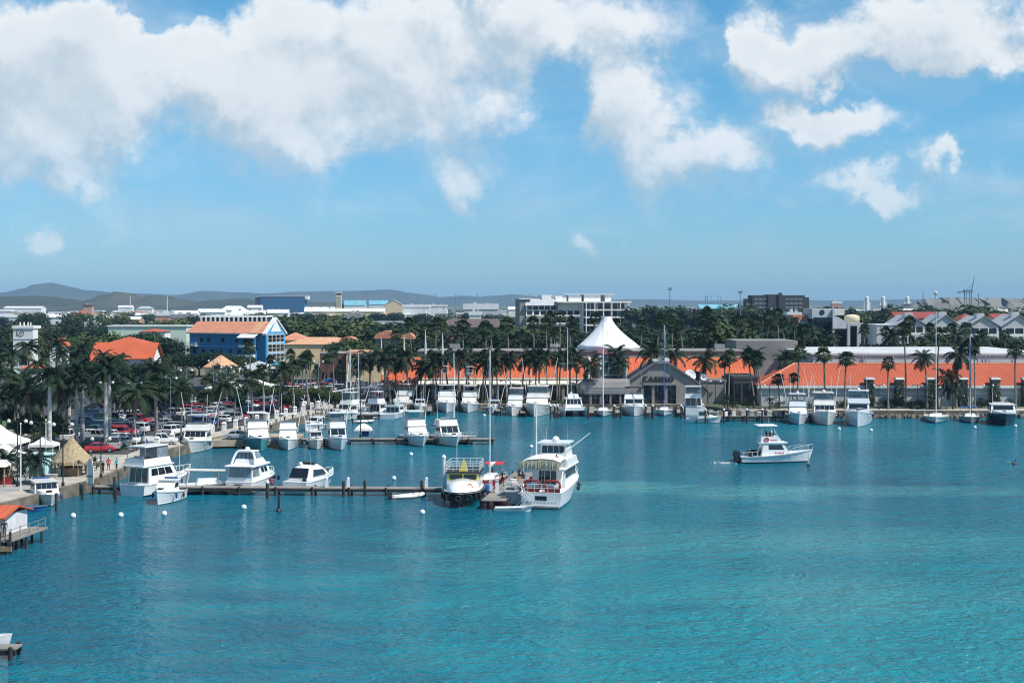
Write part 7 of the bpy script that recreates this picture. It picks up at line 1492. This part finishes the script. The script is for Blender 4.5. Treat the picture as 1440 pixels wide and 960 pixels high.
rowof('coconut_palm', [(876, 497), (918, 496), (955, 498), (990, 505), (1063, 500), (1098, 505)], J_(325, 3), 'coconut palm behind or beside the casino gable, %s from the left', COC)
rowof('coconut_palm', [(1305, 503), (1344, 497), (1322, 530), (1330, 545)], J_(302.5, 1.5), 'coconut palm leaning before the right mall roof, %s from the left', COC)
FN = 'slim fan palms along the far quay'
rowof('fan_palm', [(1020, 508), (1024, 500), (1060, 498), (1071, 505), (1121, 494), (1096, 532), (1114, 530), (1160, 498), (1188, 503), (1249, 510), (1274, 462), (1318, 470), (1364, 485), (1371, 490), (1428, 490)], J_(303, 1.5), 'slim fan palm in front of the right mall, %s from the left', FN)
rowof('fan_palm', [(505, 510), (541, 506), (555, 512), (610, 500), (618, 505), (655, 495), (668, 502), (683, 500), (712, 506), (745, 502), (758, 500), (783, 505), (801, 500)], J_(320, 2), 'slim fan palm on the far quay before the left mall, %s from the left', FN)
rowof('coconut_palm', [(548, 500), (575, 500), (616, 512), (645, 500), (678, 510), (690, 498), (718, 505), (752, 508), (786, 500), (828, 512), (868, 512)], J_(319, 1.5), 'coconut palm standing among the far quay boats, %s from the left', COC)
BG = 'palms behind the malls'
rowof('fan_palm', [(560 + i * 17 + rj.uniform(-6, 6), 462 + rj.uniform(-10, 14)) for i in range(15)], lambda i: rj.uniform(372, 420), 'fan palm behind the left mall parapet, %s from the left', BG)
rowof('fan_palm', [(775, 447), (787, 444), (800, 452), (835, 447), (868, 455), (900, 455), (922, 450), (935, 448), (945, 455), (962, 458)], lambda i: rj.uniform(385, 430), 'fan palm around the white tent top, %s from the left', BG)
rowof('fan_palm', [(985, 448), (996, 440), (1003, 452), (1022, 462), (1033, 450), (1062, 452), (1075, 446), (1088, 455), (1096, 440), (1106, 452), (1118, 452), (1130, 462)], lambda i: rj.uniform(372, 425), 'fan palm in the clump left of the bank building, %s from the left', BG)
rowof('fan_palm', [(1216, 462), (1240, 466), (1282, 452), (1303, 460), (1336, 460), (1358, 462), (1380, 470), (1412, 470)], lambda i: rj.uniform(395, 440), 'fan palm before the gabled townhouses, %s from the left', BG)
rowof('coconut_palm', [(640, 470), (850, 478), (880, 472), (1010, 470), (1255, 474), (1310, 478), (1345, 472), (1372, 478), (1425, 482), (1437, 486)], lambda i: rj.uniform(380, 425), 'dark coconut palm behind the mall roofs, %s from the left', BG)
# left bank: royal palms and company
RY = 'royal palms on the left bank'
rowof('royal_palm', [(97, 533), (116, 520), (149, 521), (154, 512), (108, 535), (70, 528)], lambda i: (205, 232, 224, 226, 219, 222)[i], 'tall royal palm with pale smooth trunk near the thatched hut, %s from the left', RY)
rowof('coconut_palm', [(10, 545), (28, 556), (48, 548), (60, 558), (38, 530), (3, 520), (82, 525), (20, 535), (66, 540), (90, 552), (-8, 560)], lambda i: rj.uniform(208, 262), 'dense dark coconut palm at the far left, %s from the left', RY)
rowof('coconut_palm', [(170, 528), (190, 535), (205, 545), (220, 520), (232, 540), (185, 560), (212, 562)], lambda i: rj.uniform(250, 300), 'coconut palm at the parking lot entrance, %s from the left', 'palms in the parking lot')
rowof('coconut_palm', [(128, 540), (137, 552), (160, 545), (176, 548), (198, 552), (225, 552), (245, 548), (258, 556)], lambda i: rj.uniform(255, 315), 'dark coconut palm over the parked cars on the left, %s from the left', 'palms in the parking lot')
rowof('coconut_palm', [(20, 500), (55, 512), (88, 498), (120, 512), (140, 500), (162, 505), (108, 490), (40, 488), (78, 482)], lambda i: rj.uniform(300, 370), 'coconut palm in the park behind the royal palms, %s from the left', 'palms in the park')
rowof('coconut_palm', [(19, 654), (41, 652)], lambda i: rj.uniform(176, 182), 'low feathery palm by the kiosk and thatched hut, %s from the left', 'low palms on the plaza')
for i, (px, py) in enumerate(((53, 617), (70, 606), (30, 622))): palm_px('fan_palm', px, py, 215 + 6 * i, 'mid-height fan palm beside the plaza path, %s of three' % nth(i + 1), 'low palms on the plaza', 3)
PK = 'palms in the parking lot'
rowof('fan_palm', [(262, 548), (274, 530), (288, 545), (300, 555), (315, 538), (322, 520), (338, 545), (352, 488), (345, 520), (366, 530), (376, 505), (386, 540), (395, 512), (410, 498), (418, 515), (425, 508), (438, 500), (448, 520), (455, 505), (470, 496), (480, 520), (492, 505), (500, 520)], lambda i: rj.uniform(325, 395), 'fan palm rising from the parking lot, %s from the left', PK)
rowof('silver_palm', [(244, 528), (256, 525), (308, 520), (318, 527), (328, 522), (240, 540), (365, 527)], lambda i: rj.uniform(345, 385), 'silvery bushy palm before the low white pavilion, %s from the left', 'silver palms by the pavilion')
# walkway palms, one by every second pillar
wp = off(QV, 5.6); wpp = []
for (x0, y0), (x1, y1) in zip(wp, wp[1:]):
    n = max(1, int(math.hypot(x1 - x0, y1 - y0) / 8))
    for k in range(n): wpp.append((x0 + (x1 - x0) * k / n, y0 + (y1 - y0) * k / n))
for i, (x, y) in enumerate([p for p in wpp if p[1] > 214]): palm('fan_palm' if i % 4 else 'coconut_palm', x + rj.uniform(-.5, .5), y, rj.uniform(6.5, 11.5), 'palm standing along the pillar walkway, %s from the near end' % nth(i + 1), 'palms along the walkway')
# --- broadleaf trees
def crown_mesh(seed, rx, rz, lobes, leaves, size, z0):
    rnd = random.Random(seed); o = MB(); cs = [(Vector((rnd.gauss(0, rx * .45), rnd.gauss(0, rx * .45), z0 + rnd.uniform(-.3, .55) * rz)), rnd.uniform(.38, .62) * rx) for _ in range(lobes)]
    for _ in range(leaves):
        c_, r = rnd.choice(cs); d = Vector((rnd.gauss(0, 1), rnd.gauss(0, 1), rnd.gauss(0, .8))).normalized(); p = c_ + d * r * (rnd.random() ** .28); n = (d + Vector((rnd.gauss(0, .5), rnd.gauss(0, .5), rnd.gauss(0, .5) + .4))).normalized(); a = n.orthogonal().normalized(); b_ = n.cross(a); s_ = size * rnd.uniform(.6, 1.3); q = rnd.uniform(0, 6.28); a2 = a * math.cos(q) + b_ * math.sin(q); b2 = n.cross(a2)
        o.add([p - a2 * s_, p + b2 * s_ * .55 - n * s_ * .15, p + a2 * s_, p - b2 * s_ * .55 - n * s_ * .15], [(0, 1, 2, 3)])
    return o
TREE = {}; TUSED = set()
def tree(kind, x, y, H_, label, group, v_=0, m=None, wide=1.):
    if (kind, v_) not in TREE:
        root = thing(kind, '', 'tree', (0, 0, -500)); o = MB(); rnd = random.Random(v_)
        o.path([(0, 0, -.3), (.05, .1, 1.2), (.1, 0, 2.2)], .2, 7, rr=[.3, .22, .18])
        for k in range(6): a = k * 1.05 + rnd.uniform(-.3, .3); o.path([(.1, 0, 2.0), (.1 + 1.1 * math.cos(a), 1.1 * math.sin(a), 3.4), (.1 + 2.2 * math.cos(a), 2.2 * math.sin(a), 4.6)], .1, 5, rr=[.13, .08, .03])
        ks = [o.build('trunk', BARK, root)]; c_ = crown_mesh(v_ * 3 + 1, 3.2, 2.4, 13, 1700, .34, 4.5); ks.append(c_.build('crown', [L_TREE, L_TREE2, L_HEDGE][v_ % 3], root)); KIDS[root.name] = ks; TREE[(kind, v_)] = root
    pr = TREE[(kind, v_)]
    if (kind, v_) not in TUSED: TUSED.add((kind, v_)); q = pr
    else: q = dup(pr)
    s_ = H_ / 6.8; q.location = (x, y, GZ - .05); q.rotation_euler = (0, 0, rp.uniform(0, 6.28)); q.scale = (s_ * wide, s_ * wide, s_); q['label'] = label; q['group'] = group
def trees(items, Yf, text, group, wide=1.2):
    for i, (px, pt) in enumerate(sorted(items)):
        Y = Yf(i); tree('broadleaf_tree', XA(px, Y), Y, max(4., ZA(pt, Y) - GZ), text % nth(i + 1), group, rp.randrange(5), wide=wide)
rt = random.Random(8)
trees([(5 + i * 17 + rt.uniform(-7, 7), 470 + rt.uniform(-8, 16)) for i in range(10)], lambda i: rt.uniform(440, 520), 'round green tree behind the white tower and park palms, %s from the left', 'trees behind the tower')
trees([(232, 500), (248, 495), (262, 500), (280, 498), (300, 495), (318, 498), (334, 500), (226, 510), (345, 503)], lambda i: rt.uniform(432, 470), 'dark tree at the foot of the blue building, %s from the left', 'trees by the blue building', 1.25)
trees([(150, 535), (172, 560), (200, 525), (215, 555), (238, 530), (195, 548)], lambda i: rt.uniform(285, 330), 'shady tree over the parked cars on the left, %s from the left', 'parking lot shade trees', 1.1)
trees([(12, 575), (45, 585), (75, 580), (30, 600)], lambda i: rt.uniform(225, 255), 'low dark tree beneath the far left palms, %s from the left', 'trees beneath the left palms', 1.1)
trees([(-5 + i * 27 + rt.uniform(-10, 10), 443 + rt.uniform(-4, 4)) for i in range(28)], lambda i: rt.uniform(950, 1450), 'big dark tree between the pale roofs of the far plain, %s from the left', 'big trees on the far plain', 1.5)
trees([(180, 575), (205, 580), (228, 572), (262, 568), (285, 565), (310, 560), (392, 552), (405, 560), (360, 548)], lambda i: rt.uniform(292, 345), 'leafy shade tree deep in the car park, %s from the left', 'parking lot shade trees', 1.1)
trees([(330, 562), (348, 575), (372, 560), (300, 578), (418, 558), (445, 572), (470, 572), (250, 590)], lambda i: rt.uniform(292, 330), 'small bushy tree between the parked cars, %s from the left', 'parking lot shade trees', 1.2)
trees([(-10 + i * 22 + rt.uniform(-9, 9), 452 + rt.uniform(-5, 9)) for i in range(13)], lambda i: rt.uniform(600, 800), 'green tree on the plain behind the orange villa, %s from the left', 'trees on the left plain', 1.5)
trees([(392 + i * 15 + rt.uniform(-6, 6), 449 + rt.uniform(-4, 8)) for i in range(15)], lambda i: rt.uniform(520, 640), 'dark tree between the blue building and brown shingle roof, %s from the left', 'trees in mid town', 1.5)
trees([(596 + i * 13 + rt.uniform(-6, 6), 463 + rt.uniform(-5, 12)) for i in range(17)], lambda i: rt.uniform(430, 560), 'green tree behind the left mall parapet, %s from the left', 'trees behind the mall', 1.4)
trees([(800 + i * 16 + rt.uniform(-7, 7), 462 + rt.uniform(-6, 10)) for i in range(15)], lambda i: rt.uniform(440, 560), 'green tree beyond the white tent and casino, %s from the left', 'trees behind the mall', 1.4)
trees([(1010 + i * 12 + rt.uniform(-5, 5), 460 + rt.uniform(-9, 9)) for i in range(11)], lambda i: rt.uniform(410, 480), 'full green tree left of the bank frames, %s from the left', 'trees behind the mall', 1.2)
trees([(1210 + i * 14 + rt.uniform(-6, 6), 482 + rt.uniform(-10, 8)) for i in range(17)], lambda i: rt.uniform(385, 430), 'dark tree between the white mall roof and townhouses, %s from the left', 'trees before the townhouses', 1.15)
trees([(890 + i * 21 + rt.uniform(-9, 9), 434 + rt.uniform(-5, 8)) for i in range(12)], lambda i: rt.uniform(750, 1000), 'dark tree on the skyline around the office block, %s from the left', 'trees on the right plain', 1.6)
trees([(1146 + i * 23 + rt.uniform(-8, 8), 433 + rt.uniform(-4, 6)) for i in range(13)], lambda i: rt.uniform(700, 950), 'dark tree on the plain behind the townhouses, %s from the left', 'trees on the right plain', 1.6)
trees([(478 + i * 11 + rt.uniform(-5, 5), 480 + rt.uniform(-6, 8)) for i in range(12)], lambda i: rt.uniform(425, 448), 'dark tree hiding the walls under the salmon arched roofs, %s from the left', 'trees in mid town', 1.2)
trees([(150 + i * 14 + rt.uniform(-5, 5), 470 + rt.uniform(-3, 6)) for i in range(7)], lambda i: rt.uniform(490, 540), 'green tree below the long pale green building, %s from the left', 'trees behind the tower', 1.3)
trees([(128, 512), (145, 516), (160, 512), (178, 516), (195, 510), (208, 514), (222, 508)], lambda i: rt.uniform(375, 392), 'bushy tree in front of the big orange villa, %s from the left', 'trees before the villa', 1.1)
# shrubs
def shrub(label, x, y, h, wd, m=L_HEDGE, group='shrubs', seed=0, name='shrub'):
    t_ = thing(name, label, 'shrub', (x, y, GZ), 0, group); o = crown_mesh(seed, wd * .55, h * .6, 7, 260, .16, h * .55); o.build('foliage', m, t_); o = MB(); o.path([(0, 0, -.1), (.05, 0, h * .5)], .05, 5); o.build('stem', BARK, t_)
for i, px in enumerate((1228, 1245, 1253, 1262, 1272, 1281, 1291, 1301, 1375, 1384, 1393, 1428, 1180, 1186, 1195)): shrub('green shrub at the foot of the right mall wall, %s from the left' % nth(sorted((1228, 1245, 1253, 1262, 1272, 1281, 1291, 1301, 1375, 1384, 1393, 1428, 1180, 1186, 1195)).index(px) + 1), XA(px, 306), 306 + rj.uniform(-1.5, 1.5), rj.uniform(1.2, 2.4), rj.uniform(1.8, 2.8), group='shrubs below the right mall', seed=i)
for i, px in enumerate((1048, 1060, 1084, 1092, 1138, 1030, 1020)): shrub('dark bush behind the timber dock by the entrance hall, %s from the left' % nth(sorted((1048, 1060, 1084, 1092, 1138, 1030, 1020)).index(px) + 1), XA(px, 301), 301, rj.uniform(1.4, 3.2), 2.4, group='bushes by the dock', seed=i + 20)
for i, px in enumerate((538, 552, 566, 590, 620, 645, 672, 690, 720)): shrub('low bush on the far quay lawn before the mall, %s from the left' % nth(i + 1), XA(px, 320.5), 320.5, rj.uniform(1., 2.2), 2.2, group='bushes before the left mall', seed=i + 40)
for i, (px, py) in enumerate(((92, 664), (84, 660), (70, 655), (128, 662), (80, 640), (66, 640), (114, 600), (126, 598))): c = P(px, py, GZ); shrub('leafy bush around the thatched hut, %s from the front' % nth(i + 1), c.x, c.y, rj.uniform(1.1, 2.4), 2.2, group='bushes by the thatched hut', seed=i + 60)
# far wood as one mass
def wood(name, label, n, gen, seed):
    rnd = random.Random(seed); o = MB()
    for _ in range(n):
        x, y, h = gen(rnd); r = h * rnd.uniform(.7, 1.1); c0 = Vector((x, y, GZ + h * .5))
        for k in range(34):
            d = Vector((rnd.gauss(0, 1), rnd.gauss(0, 1), rnd.gauss(0, .7))).normalized(); p = c0 + Vector((d.x * r, d.y * r, d.z * h * .5)) * rnd.uniform(.6, 1); nn = (d + Vector((rnd.gauss(0, .4), rnd.gauss(0, .4), .5))).normalized(); a = nn.orthogonal().normalized(); b_ = nn.cross(a); s_ = h * rnd.uniform(.16, .34)
            o.add([p - a * s_, p + b_ * s_ * .8, p + a * s_, p - b_ * s_ * .8], [(0, 1, 2, 3)])
    return tag(o.build(name, L_HEDGE), label, 'woodland', kind='stuff')
def g1(r):
    Y = r.uniform(620, 1100); return (r.uniform(-.62, .5) * Y, Y, r.uniform(3.5, 6))
def g2(r):
    Y = 1100 + 3200 * r.random() ** 1.5; return (r.uniform(-.62, .5) * Y, Y, r.uniform(3.5, 6))
def g3(r):
    px = r.uniform(880, 1450); Y = r.uniform(650, 2600); return (XA(px, Y), Y, r.uniform(6, 10) if px < 1270 else r.uniform(4, 7))
wood('woodland', 'dark green wooded belt across the plain behind the town', 820, g1, 1); wood('woodland', 'distant scrubby trees spread between the pale roofs of the plain', 2200, g2, 2); wood('woodland', 'dark wooded plain along the right skyline', 700, g3, 3)
# ------------------------------------------------------------------ cars
PAINT = {k: mat('paint_' + k, c, .28, .03, .6, coat=.6, metal=.2 if k in ('silver', 'grey', 'blue', 'bronze') else 0.) for k, c in {'white': (.74, .74, .74), 'silver': (.42, .44, .46), 'grey': (.14, .15, .165), 'black': (.012, .012, .014), 'red': (.42, .02, .03), 'blue': (.02, .06, .19), 'bronze': (.20, .15, .11), 'green': (.03, .09, .06)}.items()}
LAMP = mat('headlamp', (.7, .72, .74), .15, .02, 1); TAIL = mat('tail_lamp', (.4, .015, .02), .3, .05, 1)
# outline stations: (y, z) from rear to front of body and cabin
CARK = {'sedan': (4.5, 1.78, [(-2.25, .35, .85), (-2.15, .25, .98), (-1.3, .25, 1.0), (.9, .25, .98), (2.0, .25, .82), (2.25, .32, .66)], (-1.75, -1.0, .25, 1.15, .98, 1.45)),
    'hatchback': (3.9, 1.72, [(-1.95, .35, .95), (-1.85, .25, 1.05), (.7, .25, 1.0), (1.7, .25, .86), (1.95, .32, .68)], (-1.85, -1.5, .1, 1.0, 1.03, 1.52)),
    'suv': (4.7, 1.9, [(-2.35, .45, 1.1), (-2.25, .35, 1.2), (1.0, .35, 1.15), (2.15, .35, 1.05), (2.35, .45, .85)], (-2.25, -2.0, .4, 1.15, 1.18, 1.82)),
    'van': (4.9, 1.95, [(-2.45, .4, 1.2), (-2.4, .3, 1.3), (1.7, .3, 1.2), (2.3, .3, 1.0), (2.45, .4, .8)], (-2.42, -2.3, 1.2, 2.15, 1.25, 2.1)),
    'pickup': (5.2, 1.88, [(-2.6, .45, 1.05), (-2.5, .38, 1.1), (1.2, .38, 1.1), (2.4, .38, 1.02), (2.6, .45, .85)], (-.9, -.8, .6, 1.3, 1.1, 1.8))}
wb = MB(); [wb.tube((-.1, 0, 0), (.1, 0, 0), .33, n=12)]; wheel_me = wb.build('wheel', RUBBER); WHEEL = wheel_me.data; bpy.data.objects.remove(wheel_me); CPROTO = {}
rb_ = MB(); rb_.tube((-.115, 0, 0), (.115, 0, 0), .2, n=10); tmp = rb_.build('rim', STEEL); RIM = tmp.data; bpy.data.objects.remove(tmp)
def car_proto(kind, colr):
    L, W, sec, (c0, c1, c2, c3, zb, zt) = CARK[kind]; t_ = thing(kind if kind != 'suv' else 'offroad_car', '', 'car', (0, 0, -500)); o = MB(); hw = W / 2; ks = []
    o.loft([[(-hw * .9, y, a), (-hw, y, a + .2), (-hw * .98, y, b_ - .08), (-hw * .88, y, b_), (hw * .88, y, b_), (hw * .98, y, b_ - .08), (hw, y, a + .2), (hw * .9, y, a)] for y, a, b_ in sec])
    if kind == 'pickup':
        o.box(-hw * .9, -hw * .78, -2.5, -.95, 1.1, 1.3); o.box(hw * .78, hw * .9, -2.5, -.95, 1.1, 1.3); o.box(-hw * .9, hw * .9, -2.58, -2.48, 1.1, 1.3)
    ks.append(o.build('body', PAINT[colr], t_)); q = lambda y0, y1, w_, z: (-hw * w_, hw * w_, y0, y1)
    g_ = MB(); b0, b1 = g_.frus((-hw * .87, hw * .87, c0, c3), zb - .04, (-hw * .74, hw * .74, c1, c2), zt); ks.append(g_.build('windows', GLASS, t_))
    r_ = MB(); r_.loft([[(-hw * .76, c1 - .06, zt - .04), (hw * .76, c1 - .06, zt - .04), (hw * .76, c2 + .06, zt - .04), (-hw * .76, c2 + .06, zt - .04)], [(-hw * .68, c1 + .05, zt + .06), (hw * .68, c1 + .05, zt + .06), (hw * .68, c2 - .1, zt + .06), (-hw * .68, c2 - .1, zt + .06)]])
    for s_ in (-1, 1):
        for a, b_ in (((c0 + .02), (c1 - .0)), ((c0 + c3) / 2, (c1 + c2) / 2), ((c3 - .04), (c2 + .02))): r_.tube((s_ * hw * .885, a, zb - .03), (s_ * hw * .755, b_, zt), .045, n=4)
    ks.append(r_.build('roof', PAINT[colr], t_))
    for s_ in (-1, 1):
        for y in (-L * .3, L * .31):
            w_ = bpy.data.objects.new('wheel', WHEEL); COL.objects.link(w_); w_.parent = t_; w_.location = (s_ * (hw - .1), y, .33); ks.append(w_); r2 = bpy.data.objects.new('rim', RIM); COL.objects.link(r2); r2.parent = w_
        h_ = MB(); zf = sec[-1][2] - .1; h_.box(s_ * hw * .72 - .18, s_ * hw * .72 + .18, L / 2 - .06, L / 2 + .015, zf - .12, zf + .05); ks.append(h_.build('headlight', LAMP, t_))
        h_ = MB(); zf = sec[0][2] - .15; h_.box(s_ * hw * .78 - .13, s_ * hw * .78 + .13, -L / 2 - .015, -L / 2 + .06, zf - .15, zf + .06); ks.append(h_.build('tail_light', TAIL, t_))
    KIDS[t_.name] = ks; return t_
CUSED = set(); rc = random.Random(31)
def car(kind, colr, x, y, rz, label, group='cars in the parking lot', z=GZ + .02):
    k = (kind, colr)
    if k not in CPROTO: CPROTO[k] = car_proto(kind, colr)
    if k not in CUSED: CUSED.add(k); q = CPROTO[k]
    else: q = dup(CPROTO[k])
    q.location = (x, y, z); q.rotation_euler = (0, 0, rz); q['label'] = label; q['group'] = group; q['category'] = {'pickup': 'pickup', 'van': 'van'}.get(kind, 'car'); return q
KN = {'sedan': 'sedan', 'hatchback': 'hatchback', 'suv': 'off-road car', 'van': 'van', 'pickup': 'pickup'}
qd = Vector((14.8, 84, 0)).normalized(); ang0 = math.atan2(qd.y, qd.x)
ROWS = [(10.5, 'nearest the walkway'), (17.5, 'second from the walkway'), (24.8, 'third from the walkway'), (31.5, 'fourth from the walkway'), (39.5, 'fifth from the walkway'), (46.5, 'farthest from the walkway')]
base = Vector((-52.6, 219, 0)); nrm = Vector((-qd.y, qd.x, 0))
for d, nm in ROWS:
    k = 0; s_ = -2
    while s_ < 168:
        s_ += 2.75 if s_ < 90 else 2.9
        p = base + qd * s_ + nrm * d
        px = CX + p.x / p.y * F; py = HY + (H - GZ) / p.y * F
        if px < 122 or px > 530 or py > 640 or p.y > 385: continue
        if rc.random() > (.80 if p.y < 330 else .62): continue
        if abs(p.x + 58.6) < 3.4 and abs(p.y - 235) < 3: continue
        k += 1; kind = rc.choice(['sedan', 'sedan', 'hatchback', 'hatchback', 'suv', 'suv', 'suv', 'van', 'pickup']); colr = rc.choices(list(PAINT), (22, 18, 19, 21, 11, 8, 2, 1))[0]
        car(kind, colr, p.x + rc.uniform(-.3, .3), p.y + rc.uniform(-.15, .15), ang0 + (0 if rc.random() < .6 else math.pi) + rc.uniform(-.05, .05), '%s %s, %s along the parking row %s' % (colr, KN[kind], nth(k), nm))
c = P(227, 625, GZ); car('pickup', 'white', c.x, c.y, R(-80), 'white pickup parked alone at the quay edge near the parking entrance', 'cars beside the quay')
c = P(335, 618, GZ); car('sedan', 'silver', c.x, c.y, R(-88), 'silver sedan parked side-on upon the paved jetty', 'cars beside the quay', GZ + .06)
for i, (px, py, k, cl, r, lb) in enumerate(((18, 636, 'hatchback', 'silver', 80, 'silver hatchback between the white tents at the left edge'), (140, 636, 'sedan', 'red', -70, 'red sedan closest to the thatched hut'), (128, 632, 'suv', 'black', 85, 'black off-road car behind the thatched hut'), (162, 632, 'van', 'silver', 10, 'silver van standing by the palm trunk near the quay'), (176, 622, 'sedan', 'red', 20, 'red sedan facing the quay near two walking people'), (245, 612, 'suv', 'white', -20, 'white off-road car left of the lone covered yacht'), (80, 622, 'van', 'white', 90, 'white van on the road left of the royal palm trunks'), (122, 616, 'sedan', 'white', 85, 'white sedan right of the tall royal palm trunk'), (312, 538, 'van', 'white', 60, 'white van by the pavilion wall in the lot'), (455, 560, 'suv', 'red', -80, 'red off-road car by the far end of the walkway'), (470, 552, 'van', 'white', 80, 'white van under the pale green tent'), (455, 548, 'suv', 'red', 80, 'dark red off-road car left of the blue canopy stall'), (505, 563, 'sedan', 'black', 85, 'black sedan by the far quay corner'), (519, 562, 'suv', 'grey', 80, 'grey off-road car at the far quay corner'), (488, 565, 'sedan', 'blue', -85, 'blue sedan left of the black one at the quay corner'))):
    c = P(px, py, GZ); car(k, cl, c.x, c.y, R(r), lb, 'cars beside the quay', GZ + .05)
# unused prototypes never stay in the scene
for dct, used in ((CPROTO, CUSED), (PALM, USED), (TREE, TUSED)):
    for k, r in dct.items():
        if k not in used: [bpy.data.objects.remove(c) for c in KIDS[r.name]]; bpy.data.objects.remove(r)
for o in bpy.data.objects:
    if '_h' in o: del o['_h']
